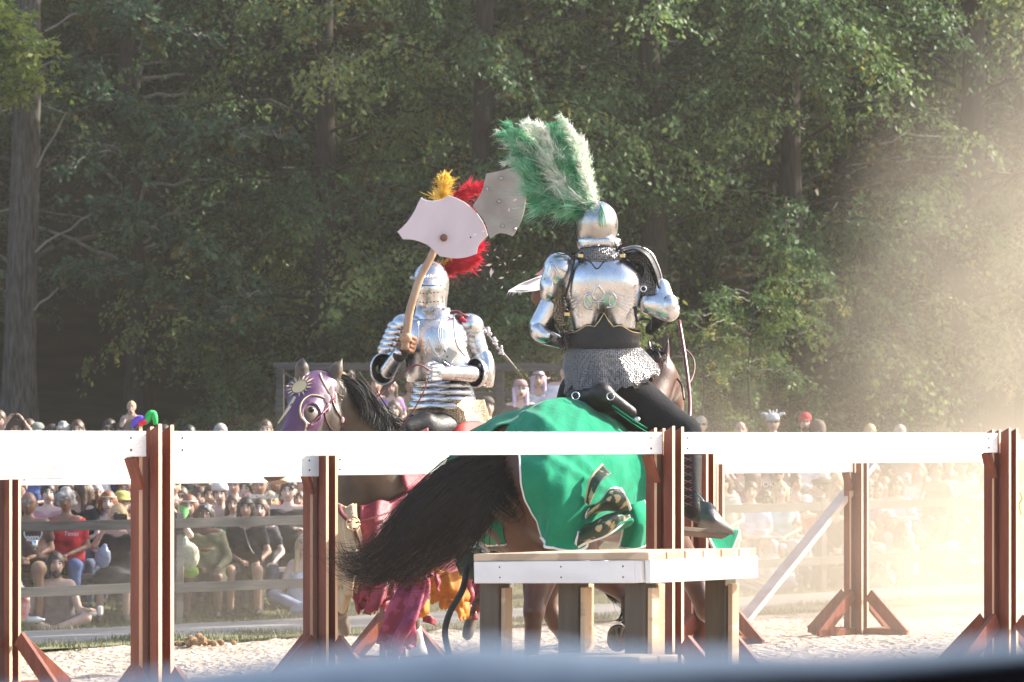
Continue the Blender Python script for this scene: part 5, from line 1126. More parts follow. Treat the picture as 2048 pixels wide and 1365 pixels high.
    mb = MB(); mb.tube([onto(bm2, q[0], q[1], 22.7, 0.003) for q in spline(np.array([(x, y, 0) for x, y in eb]), 40)], 0.0075, 6, flat=0.6); mb.build("mask_border", M_gold, t, smooth=True)
    eb = [(640, 748), (645, 762), (655, 780), (664, 792)]
    mb = MB(); mb.tube([onto(bm2, q[0], q[1], 22.9, 0.004) for q in spline(np.array([(x, y, 0) for x, y in eb]), 14)], 0.007, 6, flat=0.6); mb.build("mask_border", M_gold, t, smooth=True)
    # painted sun: disc and wavy rays as thin cloth pieces on the mask
    C = np.array([599.0, 774.0]); ax = math.radians(-32)
    def ep(r, a, e=0.68): x, y = r * math.cos(a), r * math.sin(a) * e; return C + np.array([x * math.cos(ax) - y * math.sin(ax), x * math.sin(ax) + y * math.cos(ax)])
    def flat_piece(poly, name):
        P2 = [onto(bm, p[0], p[1], 22.7, 0.0035) for p in poly]; c = onto(bm, *np.mean(poly, 0), 22.7, 0.0045); mb = MB(); n = len(P2)
        mb.add(P2 + [c], [(i, (i + 1) % n, n) for i in range(n)]); return mb.build(name, M_gold, t, solid=0.002)
    flat_piece([ep(15.5, a) for a in np.linspace(0, 2 * np.pi, 24, endpoint=False)], "sun_disc")
    for i in range(16):
        a = 2 * math.pi * i / 16; L = 33 if i % 2 == 0 else 28
        if 2 <= i <= 4: L *= 0.9
        if i in (6,): continue
        flat_piece([ep(17.5, a - .11), ep(L * .7, a - .05), ep(L, a + .03), ep(L * .7, a + .09), ep(17.5, a + .12)], "sun_ray")
    flat_piece([np.array(q) for q in ((588, 794), (577, 815), (555, 846), (557, 848), (581, 818), (593, 795))], "sun_ray")
    # bridle
    def strap(pts, r, m=M_tack, nm="strap"): mb = MB(); mb.tube([onto(bm2, q[0], q[1], 22.8, 0.004) for q in spline(np.array([(x, y, 0) for x, y in pts]), 8 * len(pts))], r, 6, flat=0.45); return mb.build(nm, m, t, smooth=True)
    strap([(662, 790), (656, 812), (640, 830), (612, 858)], .011); strap([(660, 795), (648, 822), (652, 842), (664, 862)], .006); strap([(664, 800), (672, 820), (682, 838), (684, 862)], .007)
    M_ros = PM("pale_pink_rosette", (0.75, 0.5, 0.5), (0.85, 0.66, 0.66), 10, 0.6)
    for x, y, r1, r2 in ((661, 785, .018, .05), (652, 798, .022, .03), (668, 798, .016, .045), (655, 815, .012, .03), (683, 840, .012, .02)):
        mb = MB(); mb.ell(onto(bm2, x, y, 22.8, 0.008), (r1, 0.01, r2)); mb.build("rosette", M_ros, t, smooth=True)
    # peytral and cloths
    fold = lambda u, v: 0.034 * (0.25 + u) * np.sin(11 * v + 3 * u) + 0.016 * np.sin(23 * v + 3 + 5 * u) + 0.010 * np.sin(14 * u + 9 * v)
    def tatters(pts, m, nm, n=7, seed=1, L=26):
        """Torn tongues of cloth hanging from a hem line."""
        r = random.Random(seed); P_ = spline(np.array([(x, y, d) for x, y, d in pts]), n + 1)
        for i in range(n):
            a, b = P_[i], P_[i + 1]; l = L * r.uniform(.4, 1.2); sx = r.uniform(-7, 7); mid = (a + b) / 2
            g = [[(a[0], a[1], a[2]), (mid[0], mid[1], mid[2] - .02), (b[0], b[1], b[2])], [(a[0] + sx * .4 + 1, a[1] + l * .5, a[2]), (mid[0] + sx * .5, mid[1] + l * .55, mid[2] - .03), (b[0] + sx * .4 - 1, b[1] + l * .5, b[2])], [(mid[0] + sx - 2, mid[1] + l, a[2]), (mid[0] + sx, mid[1] + l * 1.05, mid[2] - .01), (mid[0] + sx + 2, mid[1] + l, b[2])]]
            patch(g, 8, 6, None, nm, m, t, .005, lambda u, v: .006 * np.sin(9 * u + i))
    tatters([(705, 1186, 23.0), (760, 1196, 22.95), (850, 1176, 23.3)], M_brocr, "torn_hem", 8, 2, 34)
    tatters([(762, 1284, 22.72), (795, 1296, 22.6), (826, 1288, 22.68)], M_brocp, "torn_hem", 4, 3, 22)
    tatters([(862, 1186, 23.1), (905, 1200, 23.0), (940, 1205, 23.15)], M_orange, "torn_hem", 5, 4, 34)
    tatters([(800, 1150, 22.66), (850, 1140, 22.6), (880, 1150, 22.7)], M_brocr, "torn_hem", 5, 5, 30)
    A = [[(668, 1000, 23.1), (690, 1012, 23.0), (712, 1008, 23.05)], [(666, 1050, 23.05), (694, 1060, 22.9), (722, 1070, 23.0)], [(668, 1120, 23.05), (700, 1130, 22.9), (732, 1130, 23.0)], [(672, 1178, 23.1), (700, 1190, 22.95), (722, 1190, 23.1)]]
    patch(A, 24, 14, None, "cream_cloth", M_cream, t, 0.008, fold)
    A = [[(672, 1170, 23.12), (690, 1180, 23.05), (712, 1180, 23.1)], [(676, 1200, 23.12), (688, 1205, 23.05), (700, 1200, 23.1)], [(676, 1222, 23.15), (684, 1228, 23.1), (690, 1224, 23.1)]]
    patch(A, 14, 8, None, "cream_cloth", M_cream, t, 0.008)
    A = [[(720, 1012, 23.1), (780, 1000, 23.2), (850, 960, 23.5), (900, 900, 23.8)], [(722, 1070, 23.0), (790, 1060, 23.05), (860, 1030, 23.4), (930, 1000, 23.8)], [(724, 1120, 23.0), (790, 1120, 23.05), (860, 1110, 23.4), (950, 1100, 23.8)], [(705, 1190, 23.05), (760, 1200, 23.0), (850, 1180, 23.4), (950, 1190, 23.8)]]
    o, B = patch(A, 36, 44, None, "crimson_cloth", M_brocr, t, 0.006, fold)
    A = [[(720, 1168, 23.0), (750, 1172, 22.95), (790, 1165, 23.0)], [(715, 1196, 23.0), (748, 1205, 22.9), (786, 1200, 22.95)], [(730, 1215, 23.0), (732, 1224, 22.95), (742, 1205, 23.0)]]
    patch(A, 12, 14, None, "crimson_cloth", M_brocr, t, 0.006, fold)
    A = [[(812, 1135, 22.75), (838, 1130, 22.7), (862, 1120, 22.75)], [(792, 1180, 22.7), (832, 1190, 22.6), (858, 1185, 22.7)], [(776, 1235, 22.7), (812, 1250, 22.55), (832, 1245, 22.65)], [(760, 1288, 22.75), (795, 1300, 22.6), (826, 1292, 22.7)]]
    patch(A, 30, 24, None, "magenta_cloth", M_brocp, t, 0.006, fold)
    A = [[(862, 1140, 23.2), (895, 1142, 23.1), (935, 1150, 23.2)], [(860, 1165, 23.15), (905, 1180, 23.0), (940, 1190, 23.2)], [(875, 1190, 23.15), (912, 1205, 23.05), (938, 1215, 23.2)], [(898, 1212, 23.2), (925, 1230, 23.1), (942, 1242, 23.2)]]
    o, B = patch(A, 20, 20, None, "orange_cloth", M_orange, t, 0.006, fold); trim(B[:, -1], "crimson_edge", M_brocr, t, 0.03)
    A = [[(832, 1195, 22.9), (850, 1198, 22.85), (858, 1200, 22.9)], [(830, 1216, 22.85), (846, 1222, 22.8), (858, 1222, 22.85)], [(832, 1236, 22.9), (848, 1234, 22.85), (858, 1226, 22.9)]]
    patch(A, 10, 10, None, "orange_cloth", M_orange, t, 0.006)
    A = [[(846, 1232, 22.9), (860, 1232, 22.85), (872, 1240, 22.9)], [(846, 1244, 22.9), (860, 1248, 22.85), (872, 1252, 22.9)]]
    patch(A, 6, 8, None, "crimson_cloth", M_brocr, t, 0.006)
    A = [[(940, 1165, 23.4), (962, 1160, 23.4), (975, 1175, 23.4)], [(935, 1195, 23.35), (955, 1205, 23.35), (970, 1200, 23.4)], [(928, 1222, 23.4), (940, 1232, 23.4), (948, 1225, 23.4)]]
    patch(A, 12, 10, None, "crimson_cloth", M_brocr, t, 0.006, fold)
    A = [[(1125, 1165, 24.3), (1140, 1164, 24.3), (1154, 1165, 24.3)], [(1130, 1190, 24.3), (1145, 1192, 24.3), (1156, 1188, 24.3)], [(1142, 1208, 24.3), (1148, 1213, 24.3), (1154, 1208, 24.3)]]
    M_sc = PM("scarlet_wool", (0.5, 0.02, 0.02), (0.6, 0.04, 0.03), 5, 0.7); patch(A, 10, 10, None, "scarlet_tab", M_sc, t, 0.006)
    # breast straps with brass ring
    mb = MB(); mb.tube(spline([K(676, 1010, -.62), K(684, 1028, -.68), K(700, 1044, -.72)], 12), .022, 6, flat=.3); mb.tube(spline([K(712, 1046, -.72), K(750, 1035, -.66), K(800, 1018, -.5)], 12), .018, 6, flat=.3); mb.tube(spline([K(708, 1056, -.72), K(718, 1085, -.7), K(728, 1120, -.64)], 12), .02, 6, flat=.3); mb.build("breast_strap", M_tack, t, smooth=True)
    mb = MB(); a = np.linspace(0, 2 * np.pi, 21); mb.tube([K(706, 1048, -.76) + V(.043 * math.cos(q), 0, .043 * math.sin(q)) for q in a], .005, 6); mb.build("brass_ring", M_gilt, t, smooth=True)
    # saddle and scarlet seat cloth
    body("saddle", [cap_(K(850, 862, .05), K(915, 856, .35), 0.12, 0.12, .08), cap_(K(810, 858, -.1), K(850, 846, .0), .06, .07, .05)], M_leather, t, 0.016, 0.04, 2)
    A = [[(905, 862, 23.6), (940, 842, 23.7), (985, 850, 24.0)], [(910, 885, 23.5), (945, 880, 23.6), (990, 890, 23.9)]]
    patch(A, 10, 14, None, "seat_cloth", M_sc, t, 0.01, lambda u, v: 0.01 * np.sin(8 * v)); A = [[(830, 868, 23.35), (856, 856, 23.4)], [(800, 925, 23.3), (860, 905, 23.5)], [(812, 985, 23.25), (858, 962, 23.45)]]
    patch(A, 14, 8, None, "saddle_flap", M_brocr, t, 0.01)
    # reins run from the bit and poll back to the rider's left fist
    mb = MB(); mb.tube(spline([K(742, 806, -.5), K(775, 775, -.42), K(808, 744, -.42), K(836, 730, -.42), K(862, 742, -.40)], 26), .013, 6, flat=.45); mb.build("rein", M_tack, t, smooth=True)
    mb = MB(); mb.tube(spline([K(795, 862, -.35), K(822, 828, -.38), K(842, 795, -.40), K(853, 768, -.40), K(858, 752, -.40)], 26), .009, 6, flat=.45); mb.build("rein", M_tack, t, smooth=True)
    return t
red_horse()

def far_rider():
    K = WP(23.9); t = empty("person", tuple(K(880, 800)), "rider in bright plate armour with closed visor, gripping a wooden shaft and reins", "person")
    P = [cap_(K(880, 800, .1), K(872, 660, .05), 0.17, 0.13), cap_(K(860, 835, .1), K(800, 900, -.15), .13, .09), cap_(K(930, 835, .2), K(955, 910, .1), .13, .09), cap_(K(800, 650, .05), K(772, 735, -.05), .055, .05), cap_(K(772, 735, -.05), K(803, 700, -.28), .045, .035),
         cap_(K(930, 655, .1), K(955, 735, .05), .055, .05), cap_(K(955, 740, .05), K(875, 748, -.3), .045, .035), cap_(K(866, 640, .05), K(862, 590, .05), .06, .06), ell_(K(862, 575, .05), (.09, .10, .12))]
    body("body", P, M_cloth_k, t, 0.014, 0.04, 2)
    br = body("breastplate", [cap_(K(842, 672, .0), K(850, 740, .0), .155, .14, .1), cap_(K(900, 668, .05), K(903, 740, .05), .15, .14, .1), ell_(K(868, 690, -.06), (.16, .13, .17), None, .08), cap_(K(860, 745, .0), K(912, 742, .05), .13, .13, .08), cut_(K(870, 634), (0, -.2, 1)), cut_(K(870, 765), (0, 0, -1))], M_steel, t, 0.010, 0.05, 3)
    bv = bvh_of([br])
    def emb(lines, nm, r=.005, m=M_steel):
        mb = MB()
        for l_ in lines: mb.tube([onto(bv, q[0], q[1], 23.7, 0) for q in spline(np.array([(a_, b_, 0) for a_, b_ in l_]), 8 * len(l_))], r, 6)
        return mb.build(nm, m, t, smooth=True)
    emb([[(896 - i * 5, 632 + i), (884 - i * 4, 660 + i * 2), (888 - i * 2, 690 + 2 * i), (905, 705 + 4 * i)] for i in range(3)], "flute")
    emb([[(826 + i * 5, 642), (829 + i * 4, 665), (832 + i * 2, 690)] for i in range(3)], "flute"); emb([[(856, 672), (862, 695), (880, 718), (905, 735)], [(856, 672), (852, 700), (846, 725)], [(858, 680), (870, 705), (884, 722)]], "flute")
    emb([[(910, 630), (909, 660), (914, 690), (930, 712)]], "rim", .007)
    mb = MB(); mb.box(onto(bv, 896, 710, 23.7, .012), (.09, .012, .10), roty(.5)); mb.build("lance_rest_plate", M_steel2, t, bevel=.006)
    mb = MB()
    for x, y in ((888, 702), (892, 712), (889, 720)): mb.ell(onto(bv, x, y, 23.7, .02), .006)
    o = mb.build("screw_hole", M_nail, t); o['kind'] = 'stuff'
    def ringp(cx, cy, hw, dp, dd=.05, n=40, pk=None):
        a = np.linspace(0, 2 * np.pi, n, endpoint=False); return np.array([K(cx + hw * math.cos(q), cy + (pk(math.cos(q)) if pk and math.sin(q) < .2 else 0), dd + dp * math.sin(q)) for q in a])
    for i, y in enumerate((762, 776, 790, 804)):
        mb = MB(); mb.loft([ringp(885, y, 57 + i * 3.5, .170 + .010 * i), ringp(886, y + 8, 58 + i * 3.5, .1725 + .010 * i), ringp(886, y + 15, 59 + i * 3.5, .1755 + .010 * i)], cap=False); mb.build("fauld_lame", M_steel, t, smooth=True, solid=.004)
    rr = []
    for i, (y, hw) in enumerate(((800, 72), (820, 78), (840, 84), (858, 88))):
        rg = ringp(896, y, hw, .22, .08, 60); an = np.linspace(0, 2 * np.pi, 60, endpoint=False); rg[:, 2] += i / 3 * (.015 * np.sin(7 * an) + .008 * np.sin(19 * an)); rr.append(rg)
    mb = MB(); mb.loft(rr, cap=False); mb.build("mail_skirt", M_mailb, t, smooth=True, solid=.008)
    mb = MB(); pkf = lambda x: 13 * math.exp(-((x + .1) / .35) ** 2); mb.loft([ringp(866, 616, 33, .11, .03), ringp(866, 628, 37, .125, .03, pk=pkf), ringp(866, 640, 41, .14, .02, pk=lambda x: 1.3 * pkf(x))], cap=False); mb.build("gorget", M_steel, t, smooth=True, solid=.005)
    # right shoulder and arm (image left)
    for i in range(5):
        body("pauldron_lame", [ell_(K(800 - i * 6, 655 + i * 11, -.02 * 0), (.092 - .004 * i, .11 - .004 * i, .055 - .002 * i), None, .02)], M_steel, t, .010, .02, 2)
    body("pauldron", [ell_(K(808, 650, -.01), (.088, .11, .075), None, .02)], M_steel, t, .010, .02, 2)
    def wing(cx, cy, rx, rz, dd, tilt):
        mb = MB(); a = np.linspace(0, 2 * np.pi, 28, endpoint=False); c = K(cx, cy, dd); R = rotz(tilt)
        rg = [c + (R @ V(rx * f * math.cos(q), off, rz * f * math.sin(q))) for f, off in ((1.0, 0), (1.0, .02), (.93, .05), (.7, .09), (.35, .11)) for q in a]
        rg = np.array(rg).reshape(5, 28, 3); mb.loft(list(rg), cap=False); o = mb.build("elbow_wing", [M_steel], t, smooth=True, solid=.005)
        mb = MB(); rg2 = np.array([c + (R @ V(rx * f * math.cos(q), off, rz * f * math.sin(q))) for f, off in ((.93, .012), (.88, .04), (.66, .078), (.3, .1)) for q in a]).reshape(4, 28, 3); mb.loft(list(rg2), cap=False); mb.build("elbow_lining", M_leather, t, smooth=True)
        mb = MB(); q_ = np.array([c + (R @ V(rx * math.cos(q), 0, rz * math.sin(q))) for q in np.linspace(0, 2 * np.pi, 29)]); mb.tube(q_, .006, 6); mb.build("rim", M_steel, t, smooth=True)
    wing(766, 738, .085, .105, -.12, .3); wing(950, 746, .075, .10, -.1, -.55)
    body("couter", [ell_(K(974, 742, .02), (.055, .08, .12), None, .03), cap_(K(968, 712, .02), K(982, 770, .05), .05, .018, .03)], M_steel, t, .010, .02, 2)
    body("vambrace", [cap_(K(776, 742, -.16), K(800, 706, -.28), .056, .040, .02)], M_steel, t, .009, .02, 2)
    body("upper_arm", [cap_(K(798, 668, .0), K(776, 722, -.03), .06, .055, .02)], M_steel, t, .010, .02, 2)
    body("pauldron", [ell_(K(938, 652, .05), (.10, .12, .085), None, .02), cap_(K(940, 660, .05), K(954, 700, .04), .088, .075, .03)], M_steel, t, .010, .02, 2)
    mb = MB()
    for i in range(4):
        y = 656 + i * 13; mb.tube(spline([K(920 + i * 5, y, -.045), K(938 + i * 4, y + 3, -.07), K(958 + i * 3, y - 3, -.03), K(966 + i * 2, y - 8, .02)], 12), .0035, 5)
    mb.build("lame_edge", M_steel2, t, smooth=True)
    body("upper_arm", [cap_(K(956, 700, .04), K(966, 735, .03), .07, .06, .02)], M_steel, t, .010, .02, 2)
    body("mail_sleeve", [cap_(K(915, 668, -.02), K(932, 720, -.0), .05, .05, .02)], M_mailb, t, .012, .02, 2)
    body("vambrace", [cap_(K(944, 748, -.12), K(898, 746, -.26), .060, .044, .02)], M_steel, t, .008, .02, 2)
    # left gauntlet: cuff, knuckle plate, four finger plates, thumb; right: leather hand round the shaft
    gl = [cap_(K(898, 746, -.26), K(878, 747, -.32), .052, .040, .015)]
    for i in range(4):
        z = 733 + i * 8.5; gl += [cap_(K(880, z, -.345 + .01 * abs(i - 1.5)), K(864, z + 1, -.375), .0145, .0135, .004), cap_(K(864, z + 1, -.375), K(855, z + 3, -.34), .0135, .012, .004), cap_(K(855, z + 3, -.34), K(860, z + 4, -.305), .012, .011, .004)]
    gl += [cap_(K(882, 733, -.31), K(866, 722 + 4, -.32), .017, .014, .01), cap_(K(866, 726, -.32), K(854, 729, -.35), .014, .012, .006)]
    body("gauntlet", gl, M_steel, t, .006, .008, 1)
    sh_ax = nrm(np.array(K(826, 640, -.3)) - np.array(K(812, 690, -.3)))
    body("glove", fist(K(811, 686, -.30), sh_ax, (-.2, -1, .1), 1.35, .018), M_leatherb, t, .006, .008, 1)
    body("glove_cuff", [cap_(K(806, 700, -.28), K(798, 712, -.27), .04, .045, .02)], M_leather, t, .009, .02, 1)
    mb = MB(); mb.tube(spline([K(895, 628, .0), K(912, 624, -.02), K(925, 630, -.04), K(938, 634, -.02)], 12), .012, 6); mb.ell(K(918, 632, -.04), (.03, .02, .015)); mb.build("shoulder_tie", M_tack, t, smooth=True)
    mb = MB(); mb.ell(K(926, 640, -.06), (.03, .015, .014), roty(.5)); mb.build("red_tab", M_fr, t, smooth=True)
    # helmet
    h = empty("helmet", tuple(K(862, 575))); h.parent = t; h.location = Vector(K(862, 575)) - Vector(t.location)
    def hb(o): o.parent = h; o.location = -Vector(h.location) - Vector(t.location); return o
    hb(body("skull", [ell_(K(862, 565, .04), (.125, .145, .145), None, .02), cap_(K(862, 590, .03), K(864, 618, .02), .115, .10, .03)], M_steel, None, .009, .03, 3))
    vs = body("visor", [ell_(K(858, 578, -.02), (.115, .125, .085), None, .03), cap_(K(852, 580, -.09), K(852, 604, -.085), .06, .045, .08), ell_(K(858, 605, -.01), (.105, .115, .075), None, .04), cap_(K(850, 574, -.135), K(850, 612, -.115), .012, .010, .03), cut_(K(862, 556), (0, .2, 1)), sub_(cap_(K(838, 571.5, -.25), K(886, 571.5, -.25 + .08), .009, .009)), sub_(cap_(K(838, 571.5, -.16), K(886, 571.5, -.10), .009, .009)), cut_(K(862, 630), (0, .2, -1))], M_steel, None, .007, .03, 2); hb(vs)
    bvv = bvh_of([vs]); mb = MB(); mb.tube([onto(bvv, x, 571.5 + .0 * x, 23.6, .001) for x in np.linspace(841, 886, 12)], .005, 6, flat=.6); hb(mb.build("eye_slit", M_leather, None))
    mb = MB()
    for y0, xs_ in ((588, range(838, 880, 7)), (606, range(838, 880, 7))):
        for x in xs_:
            yy = y0 - (x - 852) * .12 * (1 if x > 852 else -1); a_, b_ = onto(bvv, x, yy, 23.6, .001), onto(bvv, x + 4, yy - (.5 if x > 852 else -.5), 23.6, .001); mb.tube([a_, b_], .0035, 5)
    o = hb(mb.build("breath_slot", M_leather, None)); o['kind'] = 'stuff'
    bvs = bvh_of([c for c in h.children if c.name.startswith('skull')]) if False else None
    mb = MB()
    for i in range(6): mb.tube([K(848 + i * 4, 562 - i * .3, -.125 + .002 * i), K(851 + i * 6, 549 - i * .2, -.10 + .004 * i)], .003, 5)
    hb(mb.build("flute", M_steel, None, smooth=True))
    mb = MB(); mb.ell(K(824, 556, -.02), (.018, .02, .012)); mb.tube([K(824, 556, -.02), K(832, 558, -.06)], .006, 6); hb(mb.build("visor_peg", M_steel2, None, smooth=True))
    # scarlet and yellow plume streaming back and up behind the boards
    p_ = empty("plume", tuple(K(920, 460))); p_.parent = t; p_.location = Vector(K(920, 460)) - Vector(t.location)
    pl = [([(872, 540), (900, 530), (930, 515), (955, 490), (968, 480)], M_fr, .065, 2200), ([(872, 535), (905, 538), (935, 520), (960, 500)], M_fr, .07, 1900), ([(866, 530), (895, 525), (925, 500), (950, 470), (940, 420), (915, 400), (940, 385), (966, 370)], M_fr, .07, 2000),
          ([(940, 440), (960, 400), (985, 380), (1020, 390), (1052, 404)], M_fr, .045, 1100), ([(900, 500), (890, 450), (880, 405), (884, 370), (888, 352)], M_fy, .095, 3600), ([(895, 480), (892, 440), (893, 405), (900, 385)], M_fy, .08, 1500), ([(870, 530), (885, 530), (900, 522)], M_fy, .03, 250), ([(905, 400), (925, 385), (948, 372), (966, 366)], M_fr, .075, 2000)]
    for i, (pts, m_, bl, n) in enumerate(pl):
        f = feather("feather", [K(x, y, .12 + .02 * (i % 3)) for x, y in pts], m_, None, bl, n, 80 + i, .2, .0018); f.parent = p_; f.location = -Vector(p_.location) - Vector(t.location)
far_rider()

# ---------------------------------------------------------------- the shaft, the two struck shields and the splinters
def flying():
    K = WP(23.55); M_ply = PM("pink_white_plywood", (0.56, 0.48, 0.52), (0.62, 0.54, 0.58), 3, 0.55, stretch=(1, 6, 1), bump=0.1); M_ply2 = PM("grey_scuffed_plywood", (0.25, 0.225, 0.20), (0.38, 0.35, 0.32), 4, 0.55, stretch=(1, 3, 1), bump=0.2)
    M_ash = PM("ash_shaft", (0.33, 0.20, 0.12), (0.45, 0.30, 0.19), 4, 0.45, stretch=(6, 6, .5), bump=0.15)
    t = empty("lance_shaft", tuple(K(835, 600)), "slightly bowed wooden shaft raised in the armoured rider's right fist", "lance")
    p = spline([K(810, 700, .0), K(813, 668, .0), K(819, 625, .0), K(829, 590, .0), K(843, 550, .02), K(862, 515, .03), K(872, 490, .05)], 30); mb = MB(); mb.tube(p, np.linspace(.030, .024, 30), 10); mb.build("pole", M_ash, t, smooth=True)
    mb = MB(); mb.ell(K(812, 676, .0), (.045, .045, .04)); mb.build("stop_knob", PM("turned_wood_knob", (.42, .22, .12), (.5, .28, .16), 8, .4), t, smooth=True)
    def board(name, outline, n, lift, m, label, bolts, nut=None):
        o2 = np.array(outline, float); D = 23.45 if name == "target_shield" else 23.3
        # the plate is tipped: depth varies across it
        pts = []
        base = [(x, y) for x, y in o2]
        P3 = np.array([W(x, y, D + n[0] * (x - o2[:, 0].mean()) / 300 + n[1] * (y - o2[:, 1].mean()) / 300) for x, y in base]); c = P3.mean(0)
        nn = nrm(np.cross(P3[len(P3) // 3] - P3[0], P3[2 * len(P3) // 3] - P3[0]));
        if nn[1] > 0: nn = -nn
        t = empty(name, tuple(c), label, "shield"); mb = MB(); mb.prism(P3 - nn * .0, -nn * .012); mb.build("face", m, t, bevel=.002)
        for x, y in bolts:
            p = np.array(W(x, y, D + n[0] * (x - o2[:, 0].mean()) / 300 + n[1] * (y - o2[:, 1].mean()) / 300)); mb = MB(); mb.tube([p, p + nn * .016], [.014, .012], 10); mb.tube([p + nn * .012, p + nn * .03], .006, 8); mb.build("bolt", M_steel2, t, smooth=True)
        return t, nn, D
    def arc(pts, n=40): 
        out = []
        for seg in pts: out += [tuple(q[:2]) for q in spline(np.array([(x, y, 0) for x, y in seg]), 8)[:-1]]
        return out
    o1 = arc([[(843, 395), (850, 400), (862, 402), (876, 401), (890, 397), (898, 391)], [(898, 391), (925, 402), (950, 422), (968, 448), (976, 472)], [(976, 472), (970, 478), (960, 488), (955, 498), (954, 508)], [(954, 508), (930, 516), (905, 517), (880, 513)], [(880, 513), (868, 502), (858, 492), (840, 484), (825, 480), (806, 479)], [(806, 479), (800, 470), (795, 464)], [(795, 464), (812, 448), (828, 425), (836, 408), (843, 395)]])
    t1, nn, D = board("target_shield", o1, (0.25, 0.1), 0, M_ply, "pinkish plywood shield on top of the wooden shaft, bolt hole in its middle", [])
    p = np.array(W(888, 476, D)); mb = MB(); mb.tube([p - nn * .002, p + nn * .012], [.026, .022], 12); mb.tube([p + nn * .01, p + nn * .03], .010, 8); o = mb.build("bolt", M_leatherb, t1, smooth=True)
    for x, y in ((847, 409), (941, 475), (868, 445)):
        mb = MB(); mb.ell(np.array(W(x, y, D)) + nn * .003, .006); mb.build("nail_hole", M_nail, t1)
    o2 = arc([[(1044, 328), (1046, 350), (1048, 368), (1052, 385)], [(1052, 385), (1050, 410), (1045, 435), (1036, 455), (1025, 473)], [(1025, 473), (1010, 468), (995, 468), (980, 478)], [(980, 478), (976, 465), (970, 445), (955, 425), (945, 412)], [(945, 412), (955, 398), (965, 380), (972, 348)], [(972, 348), (1000, 342), (1025, 335), (1044, 328)]])
    board("target_shield", o2, (-.2, .15), 0, M_ply2, "grey scuffed plywood shield tipped back in the air, showing rows of bolts", [(1039, 340), (1002, 357), (974, 378), (998, 403), (1030, 458), (1005, 452)])
    t = empty("flower_stick", tuple(W(1000, 700, 24.6)), "thin stick with small pale flowers behind the far rider's elbow", "stick"); mb = MB(); mb.tube(spline([W(966, 655, 24.6), W(985, 685, 24.6), W(1012, 715, 24.6), W(1045, 755, 24.6)], 16), .011, 6); mb.build("stem", M_twig, t, smooth=True)
    r = random.Random(5)
    for i in range(16):
        u = i / 16; x, y = 968 + 42 * u + r.uniform(-6, 6), 660 + 50 * u + r.uniform(-6, 6); mb = MB(); mb.ell(W(x, y, 24.55 + r.uniform(-.04, .04)), (r.uniform(.008, .018), .012, r.uniform(.008, .016)), nu=6, nv=4); mb.build("blossom", PM("pale_blossom", (.62, .56, .60), (.7, .66, .66), 20, .8), t)
    mb = MB()
    for i in range(26):
        x, y = 1022 + 14 * r.random() + 0 * i, 728 + 30 * r.random(); c = np.array(W(x + (y - 728) * .7, y, 24.6)); d = V(r.uniform(-1, 1), r.uniform(-1, 1), r.uniform(-1, 1)) * .02; e = np.cross(d, V(.3, 1, .2)) * .5; mb.add([c - d, c + e, c + d, c - e], [(0, 1, 2, 3)])
    o = mb.build("sprig_leaf", M_grass, t); o['kind'] = 'stuff'
    M_chip = PM("fresh_wood_chip", (.65, .45, .33), (.8, .62, .5), 20, .6)
    spots = [(978, 530, 9, .25), (985, 545, 6, 1.1), (1000, 530, 4, .4), (1010, 528, 5, 2.0), (982, 545, 12, 1.5), (1003, 556, 7, .2), (975, 510, 4, 2.2), (990, 500, 4, .8), (968, 462, 7, .4), (1012, 500, 3, 1.0), (1028, 520, 4, .2), (1062, 459, 4, 1.), (960, 540, 4, .5), (1004, 575, 5, .9), (1040, 512, 5, .3), (995, 515, 5, 2.6), (950, 470, 5, .3), (1030, 400, 6, .5), (1018, 420, 5, 1.5), (975, 558, 3, 1), (1048, 545, 4, .6), (1015, 545, 4, .4)]
    for i, (x, y, s_, a) in enumerate(spots):
        mb = MB(); c = np.array(W(x, y, 23.0 + .15 * (i % 3))); L = s_ * .0030; d = V(math.cos(a), .3, math.sin(a)); e = V(-math.sin(a), .2, math.cos(a)) * .35; mb.add([c - d * L, c + e * L * .8, c + d * L * .9, c - e * L, c + V(0, .008, 0)], [(0, 1, 2, 3), (0, 1, 4), (1, 2, 4), (2, 3, 4), (3, 0, 4)])
        o = mb.build("wood_chip", M_chip); tag(o, "small pale splinter of wood flying between the two struck shields", "splinter", "wood splinters flying from the blow")
flying()
# ---------------------------------------------------------------- the crowd
SKIN = dict(w=(0.50, 0.33, 0.26), p=(0.58, 0.40, 0.33), t=(0.36, 0.21, 0.145), m=(0.24, 0.13, 0.085), b=(0.11, 0.055, 0.036))
HAIRC = dict(black=(0.012, 0.010, 0.009), brown=(0.055, 0.030, 0.017), dark=(0.026, 0.016, 0.011), blonde=(0.34, 0.24, 0.12), auburn=(0.16, 0.055, 0.022), red=(0.28, 0.09, 0.03), grey=(0.24, 0.22, 0.20), lilac=(0.40, 0.30, 0.40))
def skin_m(k): return PM("skin_" + k, SKIN[k], tuple(c * 0.86 for c in SKIN[k]), 14, 0.55, bump=0.05, sss=0.0)
def hair_m(k): return PM("hair_" + k, HAIRC[k], tuple(c * 1.7 for c in HAIRC[k]), 30, 0.5, stretch=(1, 1, .25), bump=0.5, bscale=90)
def cloth_m(c): return PM("cloth_%02d_%02d_%02d" % tuple(int(99 * x) for x in c), c, tuple(x * 0.70 for x in c), 7, 0.88, bump=0.6, bscale=16)
M_eye = PM("eye_dark", (0.012, 0.010, 0.010), None, 5, 0.15); M_lip = PM("lip", (0.30, 0.10, 0.09), (0.36, 0.13, 0.11), 10, 0.5); M_eyew = PM("eye_white", (0.55, 0.53, 0.5), None, 5, 0.3)
